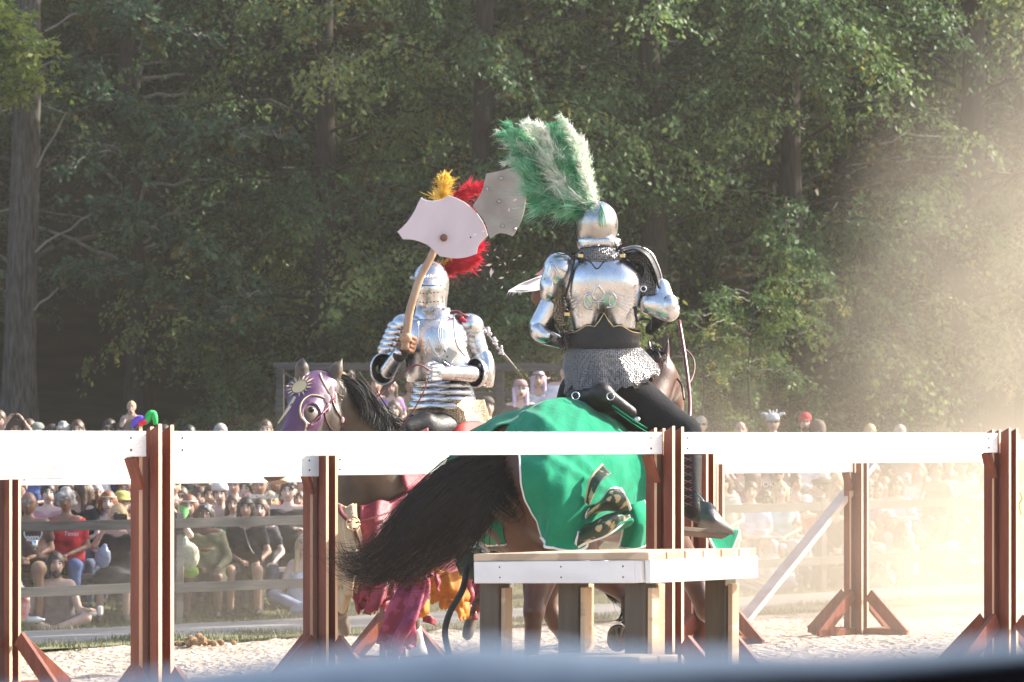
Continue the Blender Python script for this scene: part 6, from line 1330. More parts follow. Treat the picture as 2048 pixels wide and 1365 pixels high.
M_lens = PM("dark_lens", (0.008, 0.008, 0.010), None, 5, 0.08, spec=0.8); M_shoe = PM("worn_shoe", (0.05, 0.045, 0.05), (0.09, 0.08, 0.08), 9, 0.6)

def head_geo(chin=1.0, width=1.0, mouth=0):
    """Head with brow, eye hollows, nose, lips, chin and ears round the origin, facing -y. -> verts, quads, material per quad."""
    nu, nv = 40, 30
    th = np.linspace(-np.pi, np.pi, nu, endpoint=False); th = th - 0.42 * np.sin(th)             # denser at the face
    ph = np.linspace(0.06, np.pi - 0.06, nv); T, P_ = np.meshgrid(th, ph); nx, ny, nz = np.sin(P_) * np.sin(T), -np.sin(P_) * np.cos(T), np.cos(P_)
    x, y, z = nx * 0.073 * width, ny * 0.092, nz * 0.118
    lo = np.clip(-z / 0.118, 0, 1); fr = np.clip(-ny, 0, 1)
    x = x * (1 - 0.30 * lo ** 1.6); y = np.where(ny > 0, y * (1 - 0.25 * lo), y * (1 - 0.06 * lo)); z = z * (1 + 0.04 * lo * fr * chin)
    G = lambda a, s_: np.exp(-(a / s_) ** 2)
    y = y + 0.013 * fr * G(z - 0.018, 0.016) * (G(x - 0.030, 0.016) + G(x + 0.030, 0.016)) - 0.004 * fr * G(z - 0.042, 0.012)
    y = y - fr ** 2 * 0.024 * G(x, 0.0125) * np.clip(1 - (z + 0.022) / 0.055, 0, 1) * (z > -0.036) - 0.010 * fr * G(x, 0.018) * G(z + 0.026, 0.010)
    y = y - 0.007 * fr * G(x, 0.024) * G(z + 0.058, 0.014) + 0.005 * fr * G(x, 0.022) * G(z + 0.058, 0.0035) * (1 if mouth == 0 else 3) - 0.007 * fr * G(x, 0.022) * G(z + 0.10, 0.018) * chin
    v = np.stack([x, y, z], -1).reshape(-1, 3); I = np.arange(nu * nv).reshape(nv, nu); Ir = np.roll(I, -1, 1)
    q = np.stack([I[:-1], I[1:], Ir[1:], Ir[:-1]], -1).reshape(-1, 4); c = v[q].mean(1); mi = np.zeros(len(q), int)
    fr_ = c[:, 1] < -0.05
    mi[fr_ & (np.abs(c[:, 0]) < 0.023) & (np.abs(c[:, 2] + 0.058) < (0.0075 if mouth == 0 else 0.014))] = 2
    mi[fr_ & (np.abs(np.abs(c[:, 0]) - 0.031) < 0.017) & (np.abs(c[:, 2] - 0.040) < 0.0062)] = 3
    parts = [(v, q, mi)]
    top = np.concatenate([v[I[0]], [[0, 0, 0.118]]]); 
    for sx in (-1, 1):
        m = MB(); m.ell((sx * 0.030, -0.0775, 0.017), (0.0165, 0.008, 0.009), nu=8, nv=6, mi=0); parts.append(_quadify(m, 4)); m = MB(); m.ell((sx * 0.030, -0.0825, 0.017), (0.0105, 0.005, 0.0085), nu=8, nv=6); parts.append(_quadify(m, 1))
        m = MB(); m.ell((sx * 0.075 * width, 0.008, 0.002), (0.010, 0.018, 0.030), nu=8, nv=6); parts.append(_quadify(m, 0))
    return parts
def _quadify(m, mi):
    v = np.concatenate(m.v); f = [t if len(t) == 4 else (t[0], t[1], t[2], t[2]) for t in m.f]; return v, np.array(f), np.full(len(f), mi)
HEADS = {k: head_geo(*k) for k in ((1.0, 1.0, 0), (1.3, 1.05, 0), (0.7, 0.94, 0), (1.0, 1.0, 1), (0.7, 0.94, 1), (1.2, 1.14, 0))}

HAIRS = {}
def hair_geo(kind, seed):
    key = (kind, seed % 3)
    if key in HAIRS: return HAIRS[key]
    r = np.random.default_rng(seed % 3 + 5); face = sub_(ell_((0, -0.092, -0.040), (0.062, 0.075, 0.092))); cp = [ell_((0, 0.012, 0.026), (0.084, 0.102, 0.108), None, .02)]
    P = []
    if kind == 'bald': P = [ell_((0, 0.045, -0.005), (0.080, 0.065, 0.06)), sub_(ell_((0, -0.04, 0.03), (0.09, 0.11, 0.13)))]
    elif kind == 'short': P = cp + [face, sub_(ell_((0, -0.1, -0.02), (0.09, 0.062, 0.075))), cut_((0, 0, -0.065), (0, 0, -1))]
    elif kind == 'bob': P = cp + [cap_((s * .075, .015, .02), (s * .080, .01, -.10), .030, .026, .02) for s in (-1, 1)] + [cap_((0, .06, 0), (0, .07, -.10), .06, .05, .02), face]
    elif kind == 'long': P = cp + [cap_((s * .070, .02, .02), (s * .088, .015, -.27), .034, .026, .02) for s in (-1, 1)] + [cap_((0, .06, 0), (0, .085, -.28), .075, .07, .03), face]
    elif kind == 'front': P = cp + [cap_((s * .070, .01, .02), (s * .082, -.04, -.30), .034, .022, .02) for s in (-1, 1)] + [cap_((0, .06, 0), (0, .075, -.18), .07, .05, .03), face]
    elif kind == 'pony': P = cp + [cap_((0, .09, .03), (.02, .13, -.16), .035, .018, .02), face, cut_((0, 0, -0.07), (0, 0, -1))]
    elif kind == 'bun': P = cp + [ell_((0, .08, .10), (.045, .045, .04)), face, cut_((0, 0, -0.06), (0, 0, -1))]
    elif kind == 'curly':
        P = cp + [ell_(nrm(r.normal(0, 1, 3) + V(0, .25, .45)) * V(.082, .10, .112) + V(0, .014, .022), (.024, .024, .024), None, .012) for _ in range(46)] + [face, cut_((0, 0, -0.07), (0, 0, -1))]
    elif kind == 'bigcurly':
        P = cp + [ell_(nrm(r.normal(0, 1, 3) + V(0, .3, .1)) * V(.10, .11, .12) + V(0, .02, .0), (.034, .034, .034), None, .012) for _ in range(50)] + [cap_((s * .08, .03, 0), (s * .10, .02, -.18), .04, .03) for s in (-1, 1)] + [face]
    v, q = sdf(P, 0.011, .015); v = sm(v, q, 1); v = v + r.normal(0, .0012, v.shape); HAIRS[key] = (v, q); return v, q

def hat_geo(kind):
    mb = MB(); a = np.linspace(0, 2 * np.pi, 24, endpoint=False); ci = lambda rx, ry, z, dy=0.012: np.stack([rx * np.sin(a), ry * np.cos(a) + dy, np.full(24, z)], 1)
    dome = [ci(.088, .106, .035), ci(.088, .106, .07), ci(.078, .094, .105), ci(.05, .06, .130), ci(.01, .012, .137)]
    if kind == 'cap':
        mb.loft(dome, cap=False); b = np.linspace(-1.0, 1.0, 10); mb.loft([np.stack([.088 * np.sin(b), -.106 * np.cos(b) + .012, np.full(10, .045)], 1), np.stack([.080 * np.sin(b), -.106 * np.cos(b) - .060 * np.cos(b * 1.3) + .012, np.full(10, .032)], 1)], cap=False, closed=False)
    elif kind == 'beret': mb.loft([ci(.085, .10, .045), ci(.115, .13, .07), ci(.11, .12, .098), ci(.05, .06, .115), ci(.01, .01, .12)], cap=False)
    elif kind == 'sunhat': mb.loft([ci(.20, .20, .03), ci(.19, .19, .048), ci(.13, .14, .060), ci(.090, .106, .055), ci(.088, .104, .10), ci(.06, .07, .132), ci(.01, .01, .138)], cap=False)
    elif kind == 'brim': mb.loft([ci(.14, .15, .04), ci(.092, .108, .055), ci(.085, .10, .10), ci(.05, .06, .135), ci(.01, .01, .14)], cap=False)
    elif kind == 'band': mb.loft([ci(.088, .106, .052), ci(.087, .105, .068)], cap=False)
    elif kind == 'kerchief': mb.loft([ci(.090, .108, .045), ci(.089, .108, .08), ci(.074, .092, .115), ci(.045, .055, .137), ci(.01, .012, .142)], cap=False)
    elif kind == 'horned':
        mb.loft(dome, cap=False)
        for s in (-1, 1): mb.tube(spline([(s * .07, 0, .10), (s * .13, 0, .13), (s * .165, 0, .115)], 8), np.linspace(.026, .004, 8), 6); mb.tube([(s * .035, -.02, .125), (s * .05, -.02, .18)], [.016, .003], 6)
        mb.tube([(0, -.02, .13), (0, -.02, .17)], [.014, .003], 6)
    elif kind == 'hood': mb.loft([ci(.112, .12, -.14, .03), ci(.108, .125, -.02, .02), ci(.105, .122, .07, .02), ci(.07, .09, .13, .02), ci(.01, .01, .15, .02)], cap=False)
    return mb
def person(label, px, py, off, pose='sit', skin='w', hair='short', hc='brown', top=(.3, .3, .3), sleeve=1, low=(.05, .07, .14), legs='long', yaw=0.0, sc=1.0, fat=1.0, fem=False, arms='lap', glasses=None, hat=None, hatc=(.5, .5, .5), smile=False, tilt=0.0, hy=0.0, cat='person', D=None, group=None, dress=False, beard=False, detail=True, extra=None):
    if D is None: D = (42.6 + off) / (1 - 0.9 * (px - CXP) / FPX)
    H = np.array(W(px, py, D)); g0 = float(zg(H[0], D)); R = rotz(yaw)
    seed = int(px * 7 + py * 3); r = random.Random(seed); f = fat; w_ = .165 * sc * (0.92 if fem else 1.0) * (0.6 + 0.4 * f)
    t = empty("person", (H[0], H[1], g0), label, cat, group)
    S_ = lambda x, y, z: V(x, y, z) * sc
    shz = -.215; pz = -.74 if pose != 'floor' else -.70
    zgl = (g0 - H[2]) / sc                      # ground height in head units
    if pose == 'stand': pz = -.80
    pel = S_(0, .02, pz); sh = [S_(s * (w_ / sc), .0, shz) for s in (-1, 1)]; hip = [pel + S_(s * .095 * f, 0, 0) for s in (-1, 1)]
    if pose == 'sit':
        kn = [pel + S_(s * (.13 + .05 * r.random()), -.40, .03) for s in (-1, 1)]; an = [np.array([k_[0] * 1.0, k_[1] + .06 * sc, (zgl + .10) * sc]) for k_ in kn]
    elif pose == 'stand':
        kn = [V(h_[0], h_[1] - .02, (pz + (zgl - pz) * .5) * sc) for h_ in hip]; an = [V(h_[0] * 1.1, h_[1], (zgl + .08) * sc) for h_ in hip]
    else:
        kn = [pel + S_(s * .36, -.22, .12) for s in (-1, 1)]; an = [pel + S_(-s * .12, -.38, -.06) for s in (-1, 1)]
    hb, el = [], []
    for i, s in enumerate((-1, 1)):
        a = arms if isinstance(arms, str) else arms[i]
        if a == 'lap': e_, h_ = S_(s * .25, -.02, -.50), pel + S_(s * .035, -.28, .14)
        elif a == 'knee': e_, h_ = S_(s * .27, -.10, -.50), kn[i] + S_(0, .04, .09)
        elif a == 'fold': e_, h_ = S_(s * .24, -.08, -.49), S_(-s * .10, -.20, -.45 - .03 * i)
        elif a == 'up': e_, h_ = S_(s * .26, -.14, -.34), S_(s * .06, -.17, -.03)
        elif a == 'high': e_, h_ = S_(s * .26, -.12, -.12), S_(s * .10, -.16, .13)
        elif a == 'chin': e_, h_ = S_(s * .20, -.18, -.40), S_(s * .06, -.14, -.13)
        elif a == 'rail': e_, h_ = S_(s * .26, -.20, -.46), S_(s * .08, -.38, -.44)
        elif a == 'clasp': e_, h_ = S_(s * .26, -.05, -.47), S_(s * .02, -.22, -.50)
        else: e_, h_ = S_(s * .25, .03, -.50), S_(s * .27, -.05, -.74)
        el.append(e_); hb.append(h_)
    tr = .115 * sc * (0.55 + 0.45 * f)
    tor = [cap_(S_(-w_ / sc * .55, .01, -.33), S_(-.06 * f, .02, pz), tr, tr * (1.05 if not fem else 1.12), .06 * sc), cap_(S_(w_ / sc * .55, .01, -.33), S_(.06 * f, .02, pz), tr, tr * (1.05 if not fem else 1.12), .06 * sc), cap_(sh[0] * V(.8, 1, 1.0), sh[1] * V(.8, 1, 1.0), .07 * sc, .07 * sc, .05 * sc)]
    if f > 1.15: tor.append(ell_(S_(0, -.07, -.56), V(.17, .14, .16) * sc * (0.5 + 0.5 * f), None, .06))
    if fem: tor += [ell_(S_(s * .06, -.10, -.41), V(.065, .05, .06) * sc * (.7 + .3 * f), None, .03) for s in (-1, 1)]
    arm = []
    for i in (0, 1):
        ar = (0.052 if not fem else .045) * sc * (.6 + .4 * f); arm += [cap_(sh[i], el[i], ar * 1.05, ar * .82, .02), cap_(el[i], hb[i], ar * .82, ar * .52, .015)]
    lg = []
    for i in (0, 1):
        lr = .085 * sc * (.6 + .4 * f); lg += [cap_(hip[i], kn[i], lr, lr * .72, .03), cap_(kn[i], an[i], lr * .70, lr * .45, .02)]
    neck = [cap_(S_(0, .015, -.07), S_(0, .02, -.24), .052 * sc * (.8 + .2 * f), .062 * sc, .03)]
    inner = [cap_(p[1], p[2], p[3] * .88, p[4] * .88, p[5]) for p in tor if p[0] == 'c']
    # head pieces carried into the body mesh
    Rh = rotz(hy) @ rotx(tilt); hk = (1.0, 1.0, 1) if smile == 2 and not fem else ((0.7, .94, 1) if smile == 2 else ((.7, .94, 0) if fem else ((1.2, 1.14, 0) if f > 1.25 else ((1.3, 1.05, 0) if seed % 2 else (1.0, 1.0, 0)))))
    ex = [((v * sc * 1.10) @ Rh.T, q, mi) for v, q, mi in HEADS[hk]]
    for i, s in enumerate((-1, 1)):            # hands: palm, four fingers, thumb
        c = hb[i]; d = nrm(hb[i] - el[i]); sd = nrm(np.cross(d, V(0, 0, 1)) + V(1e-3, 0, 0)); up_ = np.cross(sd, d); m = MB(); m.ell(c + d * .035 * sc, V(.045, .036, .018) * sc, np.stack([d, sd, up_], 1), 8, 6)
        for k in range(4): b0 = c + (d * .065 + sd * (.027 - .018 * k)) * sc; b1 = b0 + (d * .030 - up_ * .010) * sc; m.tube([b0, b1, b1 + (d * .016 - up_ * .022) * sc], [.0095 * sc, .009 * sc, .007 * sc], 5)
        b0 = c + (d * .02 + sd * s * .03) * sc; m.tube([b0, b0 + (d * .03 + sd * s * .022) * sc, b0 + (d * .05 + sd * s * .02 - up_ * .01) * sc], [.012 * sc, .010 * sc, .008 * sc], 5)
        v = np.concatenate(m.v); fq = [x if len(x) == 4 else None for x in m.f]; tri = [(x[0], x[1], x[2], x[2]) for x in m.f if len(x) == 3]; ex.append((v, np.array([x for x in fq if x] + tri), 0))
    sm_ = skin_m(skin); vx = .024 * (1 if detail else 1.3)
    body("body", inner + neck + arm + lg, [sm_, M_eye, M_lip if not beard else hair_m(hc), hair_m(hc if hc not in ('lilac',) else 'brown'), M_eyew], t, vx, .03, 1, at=H, R=R, extra=ex)
    # clothes
    gp = []
    def grow(p, g, a=1.0): return cap_(p[1], p[1] + (p[2] - p[1]) * a, p[3] + g, p[3] + (p[4] - p[3]) * a + g, p[5]) if p[0] == 'c' else ell_(p[1], p[2] + g, p[3], p[5])
    gp = [grow(p, .014 * sc) for p in tor]
    for i in (0, 1):
        if sleeve >= 1: gp.append(grow(arm[2 * i], .016 * sc, 1.0 if sleeve > 1 else .62))
        if sleeve >= 2: gp.append(grow(arm[2 * i + 1], .013 * sc, .92))
    if dress: gp += [cap_(pel, (kn[0] + kn[1]) / 2 * V(1, 1, 1), .16 * sc * f, .15 * sc, .05)] + [grow(lg[0], .02 * sc), grow(lg[2], .02 * sc)] if pose != 'stand' else [cap_(pel, (an[0] + an[1]) / 2 * V(1, 1, .9), .17 * sc * f, .22 * sc, .05)]
    nk = -.178 if sleeve >= 1 else -.27
    gp += [cut_(S_(0, 0, nk), V(0, -.45, 1)), sub_(cap_(S_(0, -.05, -.18), S_(0, .0, -.20), .062 * sc, .07 * sc))]
    if sleeve == 0: gp += [sub_(cap_(sh[i] * V(1.02, 1, 1) + S_(0, 0, .03), el[i], .050 * sc, .050 * sc)) for i in (0, 1)]
    if not dress: gp.append(cut_(S_(0, 0, pz - .02), V(0, 0, -1)))
    body("dress" if dress else "shirt", gp, cloth_m(top), t, vx, .03, 1, at=H, R=R, wob=.0055 * sc)
    if not dress and (pose != 'stand' or detail):
        a = dict(long=(1.0, .96), shorts=(1.0, 0), knee=(1.0, .25))[legs]; lp = [cap_(hip[0], hip[1], .105 * sc * f, .105 * sc * f, .04)]
        for i in (0, 1):
            lp.append(grow(lg[2 * i], .016 * sc, a[0] if legs != 'shorts' else .80))
            if a[1]: lp.append(grow(lg[2 * i + 1], .016 * sc, a[1]))
        body("trousers" if legs != 'shorts' else "shorts", lp, cloth_m(low), t, vx, .02, 1, at=H, R=R, wob=.004)
    if hair:
        v, q = hair_geo(hair, seed); v = (v * sc * 1.10) @ Rh.T @ R.T + H; o = bpy.data.objects.new("hair", fast_mesh("hair", v, q, hair_m(hc), True)); COL.objects.link(o); o.parent = t; o.location = -Vector(t.location)
    def attach(mb, nm, m, solid=0.0, smooth=True):
        v = np.concatenate(mb.v); mb.v = [(v * sc * 1.10) @ Rh.T @ R.T + H]; return mb.build(nm, m, t, smooth=smooth, solid=solid)
    if hat: attach(hat_geo(hat), "hat" if hat not in ('band', 'kerchief', 'hood') else {'band': 'headband', 'kerchief': 'kerchief', 'hood': 'hood'}[hat], cloth_m(hatc), .004)
    if beard:
        m = MB(); 
        v, q = sdf([ell_((0, -.055, -.085), (.048, .045, .05), None, .01), sub_(ell_((0, -.03, -.02), (.1, .075, .062)))], .012, .01); o = bpy.data.objects.new("beard", fast_mesh("beard", (v * sc * 1.10) @ Rh.T @ R.T + H, q, hair_m(hc), True)); COL.objects.link(o); o.parent = t; o.location = -Vector(t.location)
    if glasses:
        mb = MB()
        for s in (-1, 1):
            mb.ell((s * .031, -.094, .016), (.025, .004, .018) if glasses == 'sun' else (.0245, .002, .017), nu=12, nv=6)
            mb.tube([(s * .054, -.090, .022), (s * .078, -.03, .020), (s * .080, .01, .014)], .0025, 4)
        mb.tube([(-.010, -.096, .022), (.010, -.096, .022)], .003, 4); attach(mb, "glasses", M_lens if glasses == 'sun' else MATS.get("clear_lens") or PM("clear_lens", (.20, .17, .16), None, 5, .1, spec=.8))
    if pose != 'stand' and detail:
        for i in (0, 1):
            fd = nrm((an[i] - kn[i]) * V(1, 1, 0) + V(0, -.5, 0)) if pose == 'sit' else nrm(V((1 if i else -1), -.5, 0)); mb = MB(); c = an[i] + V(0, 0, -.05) * sc
            mb.ell(c + fd * .06 * sc, V(.048, .125, .045) * sc, np.stack([np.cross(fd, V(0, 0, 1)), fd, V(0, 0, 1)], 1), 10, 7); v = np.concatenate(mb.v); mb.v = [v @ R.T + H]; mb.build("shoe", M_shoe if extra != 'boots' else M_leather, t, smooth=True)
    t['_h'] = [float(x) for x in H]; del t['_h']
    return t, H, R, sc

def front_text(txt, px, py, D, size, col, label=None, parent=None, bold=False, shear=0.0):
    c = bpy.data.curves.new("lettering", 'FONT'); c.body = txt; c.size = size; c.extrude = .001; c.align_x = 'CENTER'; c.align_y = 'CENTER'; c.shear = shear; c.offset = .004 if bold else 0
    c.materials.append(PM("print_%d" % int(col[0] * 99), col, None, 5, .7)); o = bpy.data.objects.new("lettering", c); COL.objects.link(o); o.rotation_euler = (math.pi / 2, 0, 0); o.location = W(px, py, D)
    bpy.context.view_layer.update(); me = bpy.data.meshes.new_from_object(o.evaluated_get(bpy.context.evaluated_depsgraph_get())); n = bpy.data.objects.new("lettering", me); loc = Vector(o.location); bpy.data.objects.remove(o); COL.objects.link(n); n.rotation_euler = (math.pi / 2, 0, 0); n.location = loc
    if parent is not None: n.parent = parent; n.location = loc - Vector(parent.location)
    return n
def Dof(px, off): return (42.6 + off) / (1 - 0.9 * (px - CXP) / FPX)
WHT, BLK, NAVY = (.72, .72, .74), (.018, .018, .02), (.03, .04, .09)
# ---- left: front row on the bench
p1, *_ = person("bald man in brown t-shirt with white round print and khaki shorts, seated holding a can", 57, 1008, 1.1, skin='m', hair='bald', hc='grey', top=(.085, .045, .038), sleeve=1, low=(.30, .22, .13), legs='shorts', fat=1.3, glasses='clear', beard=False)
mb = MB(); c_ = np.array(W(66, 1066, Dof(60, 1.1) - .34)); a = np.linspace(0, 2 * np.pi, 25)[:-1]; ro, ri = .105, .092
mb.loft([np.array([c_ + V(r_ * math.cos(q), o_, r_ * math.sin(q) * .95) for q in a]) for r_, o_ in ((ri, 0), (ro, 0), (ro, .004), (ri, .004))], cap=False); mb.build("print_ring", PM("print_71", (.72, .72, .72), None, 5, .7), p1)
front_text("FAMILY", 66, 1056, Dof(60, 1.1) - .345, .075, (.72, .72, .72), parent=p1, bold=True); front_text("2022", 66, 1078, Dof(60, 1.1) - .345, .07, (.72, .72, .72), parent=p1, bold=True)
p2, *_ = person("woman in red t-shirt and blue jeans with short grey curls and glasses, seated hands clasped", 132, 1003, 1.1, skin='m', hair='curly', hc='grey', top=(.50, .022, .035), sleeve=1, low=(.07, .12, .26), fat=1.05, fem=True, glasses='clear')
front_text("Texas", 142, 1068, Dof(132, 1.1) - .24, .07, (.72, .72, .72), parent=p2, shear=.2)
person("young man with long dark hair in sleeveless grey shirt, sitting cross-legged on the grass", 112, 1130, .65, pose='floor', skin='w', hair='pony', hc='dark', top=(.19, .15, .145), sleeve=0, low=(.13, .13, .16), legs='shorts', hy=.25, beard=True, arms='knee')
person("woman in black dress holding a camera up to her face, one knee bare", 236, 1032, 1.0, skin='w', hair='bob', hc='blonde', top=BLK, low=BLK, dress=True, fem=True, arms=('up', 'up'))
person("person in a yellow green brimmed hat and glasses right behind the woman with camera", 243, 1008, 2.2, skin='w', hair='short', hc='grey', hat='brim', hatc=(.42, .38, .10), top=(.35, .33, .2), glasses='clear')
person("auburn haired woman in pale top with orange frilled collar, looking across", 216, 1006, 2.0, skin='p', hair='bob', hc='auburn', top=(.62, .50, .50), sleeve=0, fem=True, hat='band', hatc=(.6, .45, .3), arms='lap', hy=.1)
person("long haired woman in black top and sunglasses leaning her cheek on her hand", 163, 984, 2.3, skin='w', hair='long', hc='brown', top=BLK, fem=True, glasses='sun', hy=-.9, yaw=-.5, arms=('chin', 'lap'))
person("person half hidden by the left post, only glasses and cheek showing", 22, 1022, 2.0, skin='w', hair='long', hc='brown', top=(.10, .07, .07), glasses='clear')
person("standing person in blue dress with clasped pale hands above the bald man", 62, 922, 3.4, pose='stand', skin='p', hair='long', hc='brown', top=(.10, .15, .34), sleeve=1, dress=True, fem=True, arms='clasp')
person("person in white t-shirt seen from behind among the seated crowd at left", 186, 935, 3.6, pose='stand', skin='w', hair='short', hc='brown', top=WHT, yaw=2.6)
person("person in dark navy coat standing behind the auburn haired woman", 226, 922, 3.4, pose='stand', skin='w', hair='short', hc='dark', top=NAVY, low=NAVY, sleeve=2)
person("person in navy jacket standing behind the camera woman, face hidden by the rail", 262, 918, 3.2, pose='stand', skin='t', hair='short', hc='black', top=(.025, .03, .07), low=NAVY, sleeve=2)
person("person in charcoal coat standing behind the grey curled woman", 126, 925, 3.6, pose='stand', skin='w', hair='long', hc='dark', top=(.035, .035, .04), sleeve=2, fem=True)
# ---- left: between the tall post and the horse
person("woman in pale green dress with a cream cloth bag on her lap and bare legs", 338, 1012, 1.0, skin='p', hair='bob', hc='brown', top=(.20, .28, .20), low=(.2, .28, .2), legs='shorts', sleeve=0, fem=True, fat=1.1, arms=('lap', 'up'), smile=True)
person("woman with pearl headband and auburn hair seated under the bright green veil", 379, 1014, 2.1, skin='w', hair='front', hc='auburn', top=(.03, .03, .03), fem=True, hat='band', hatc=(.7, .68, .62))
p3, H3, *_ = person("woman in olive dress with silver forehead jewel, brown belt and forearm guard", 410, 1030, .95, skin='b', hair='long', hc='black', top=(.12, .12, .07), sleeve=2, low=(.12, .12, .07), legs='shorts', fem=True, fat=1.3, arms=('lap', 'knee'), extra='boots')
mb = MB(); mb.ell(W(411, 1014, Dof(410, .95) - .11), (.012, .006, .018)); mb.tube(spline([W(396, 1012, Dof(410, .95) - .06), W(411, 1009, Dof(410, .95) - .11), W(426, 1012, Dof(410, .95) - .06)], 8), .004, 5); mb.build("jewel", M_steel, p3, smooth=True)
mb = MB(); mb.loft([np.array([W(408 + 32 * math.cos(q), yy, Dof(410, .95) + .0 + .19 * math.sin(q)) for q in np.linspace(0, 2 * np.pi, 24, endpoint=False)]) for yy in (1096, 1104)], cap=False); mb.build("belt", M_leatherb, p3, smooth=True, solid=.006)
person("woman with white kerchief and green wrap dress, smiling behind the olive dress", 440, 990, 2.3, skin='p', hair='short', hc='brown', hat='kerchief', hatc=(.66, .66, .62), top=(.02, .15, .09), sleeve=0, fem=True, smile=True)
person("child with green painted face squeezed between the kerchief and the black dress", 466, 1010, 2.0, skin='w', hair='long', hc='brown', top=(.04, .3, .2), sc=.86, fem=True)
p4, *_ = person("smiling black haired woman in black dress with a crossbody strap and pouch", 492, 1018, 1.0, skin='t', hair='front', hc='black', top=BLK, low=BLK, legs='shorts', sleeve=1, fem=True, fat=1.15, arms=('lap', 'knee'), smile=True, hat='band', hatc=(.05, .05, .05), extra='boots')
mb = MB(); mb.tube(spline([W(486, 1050, Dof(490, 1.) - .15), W(494, 1080, Dof(490, 1.) - .2), W(502, 1100, Dof(490, 1.) - .22), W(508, 1108, Dof(490, 1.) - .22)], 12), .014, 6, flat=.3); mb.box(W(515, 1122, Dof(490, 1.) - .3), (.10, .04, .12)); mb.build("crossbody_bag", M_leather, p4, bevel=.004)
person("woman with brown hair in a sheer black shawl leaning on the smiling woman", 520, 1020, 1.4, skin='p', hair='bob', hc='brown', top=(.04, .04, .05), sleeve=1, fem=True, smile=True, arms=('lap', 'knee'))
p5, *_ = person("older man in glasses and red t-shirt with white script lettering", 519, 972, 2.6, skin='t', hair='bald', hc='grey', top=(.42, .015, .03), glasses='clear', fat=1.15)
front_text("Coca-Cola", 522, 992, Dof(519, 2.6) - .27, .095, (.72, .72, .72), parent=p5, shear=.35, bold=True)
person("heavy young man with curly hair in black polo shirt, arms folded", 577, 984, 1.9, skin='p', hair='curly', hc='dark', top=BLK, low=(.05, .06, .10), fat=1.5, arms='fold', hy=-.1)
person("blonde woman with flower crown, white off-shoulder blouse and blue skirt on the ground", 609, 1092, .55, pose='floor', skin='p', hair='front', hc='blonde', top=(.60, .62, .68), sleeve=0, low=(.22, .26, .38), fem=True, hat='band', hatc=(.5, .4, .55), tilt=-.2, arms='knee')
person("man in dark sunglasses behind the pearl headband woman", 362, 996, 3.4, skin='w', hair='short', hc='dark', top=(.1, .1, .1), glasses='sun')
person("dark haired boy behind the white kerchief", 420, 992, 3.2, skin='w', hair='short', hc='dark', top=(.3, .3, .34), sc=.9)
person("pale faced woman between the sunglasses man and the boy", 400, 996, 3.5, skin='p', hair='long', hc='brown', top=(.5, .48, .5), fem=True)
person("small child in green leaning at the right of the black polo man", 598, 1000, 2.8, skin='w', hair='bob', hc='brown', top=(.05, .25, .12), sc=.8, fem=True)
for i, (x, y, c, lb, sl) in enumerate([(352, 930, (.03, .03, .035), "standing person in black behind the pale faced woman", 2), (395, 928, (.10, .045, .04), "standing person in dark maroon shirt near the green veil", 1), (428, 930, (.24, .30, .46), "standing person in pale blue shirt behind the boy", 1),
        (455, 924, (.05, .05, .06), "standing person in dark grey behind the kerchief woman", 2), (484, 926, (.34, .34, .36), "standing person in grey shirt with a dark wrist guard", 1), (548, 928, (.40, .40, .44), "standing person in light grey beside the red t-shirt man", 1), (610, 930, (.38, .40, .46), "standing person in pale shirt behind the black polo man", 1)]):
    person(lb, x, y, 4.0 + .3 * (i % 2), pose='stand', skin='wtpw'[i % 4], hair=['short', 'long', 'bald'][i % 3], hc=['dark', 'brown', 'black'][i % 3], top=c, sleeve=sl, arms=['down', 'fold', 'clasp'][i % 3])
# ---- heads over the white rail at left, standing further up the bank
BK = "onlookers standing on the bank behind the seated rows"
for px, py, kw, lb in [(-2, 842, dict(skin='w', hair='short', hc='brown'), "onlooker cut by the left edge over the rail"), (34, 861, dict(skin='w', hair='short', hc='dark', arms='high'), "onlooker holding a phone up in front of the big trunk"), (74, 868, dict(skin='w', hair='short', hc='grey', hat='cap', hatc=(.2, .22, .2)), "onlooker in grey green cap in front of the big trunk"),
        (58, 860, dict(skin='w', hair='short', hc='brown'), "brown haired onlooker between phone and cap, before the trunk"), (126, 868, dict(skin='w', hair='curly', hc='grey'), "grey curled onlooker just right of the big trunk"), (155, 862, dict(skin='w', hair='bun', hc='brown'), "onlooker with hair bun between grey curls and the dark beard"),
        (104, 870, dict(skin='t', hair='long', hc='dark'), "dim onlooker close to the right side of the trunk"), (219, 860, dict(skin='w', hair='short', hc='dark', beard=True, glasses='sun'), "bearded onlooker in sunglasses left of the tall post"), (240, 868, dict(skin='t', hair='long', hc='brown'), "onlooker right beside the bearded one"),
        (262, 846, dict(skin='w', hair='short', hc='brown'), "man carrying a child on his shoulders behind the tall post"), (441, 869, dict(skin='w', hair='short', hc='grey'), "onlooker with only the crown of the head over the rail"), (531, 862, dict(skin='w', hair='short', hc='brown'), "onlooker just left of the purple horse mask"), (328, 871, dict(skin='w', hair='long', hc='dark'), "onlooker barely over the rail right of the tall post"),
        (378, 872, dict(skin='t', hair='short', hc='black'), "black haired onlooker barely over the middle of the left rail")]:
    person(lb, px, py, 0, D=45.5, pose='stand', top=(.14, .13, .13), sleeve=1, detail=False, group=BK, **kw)
person("small child riding on a man's shoulders above the tall post", 263, 816, 0, D=45.4, pose='sit', skin='w', hair='short', hc='blonde', top=(.25, .2, .18), sc=.62, detail=False, arms='chin')
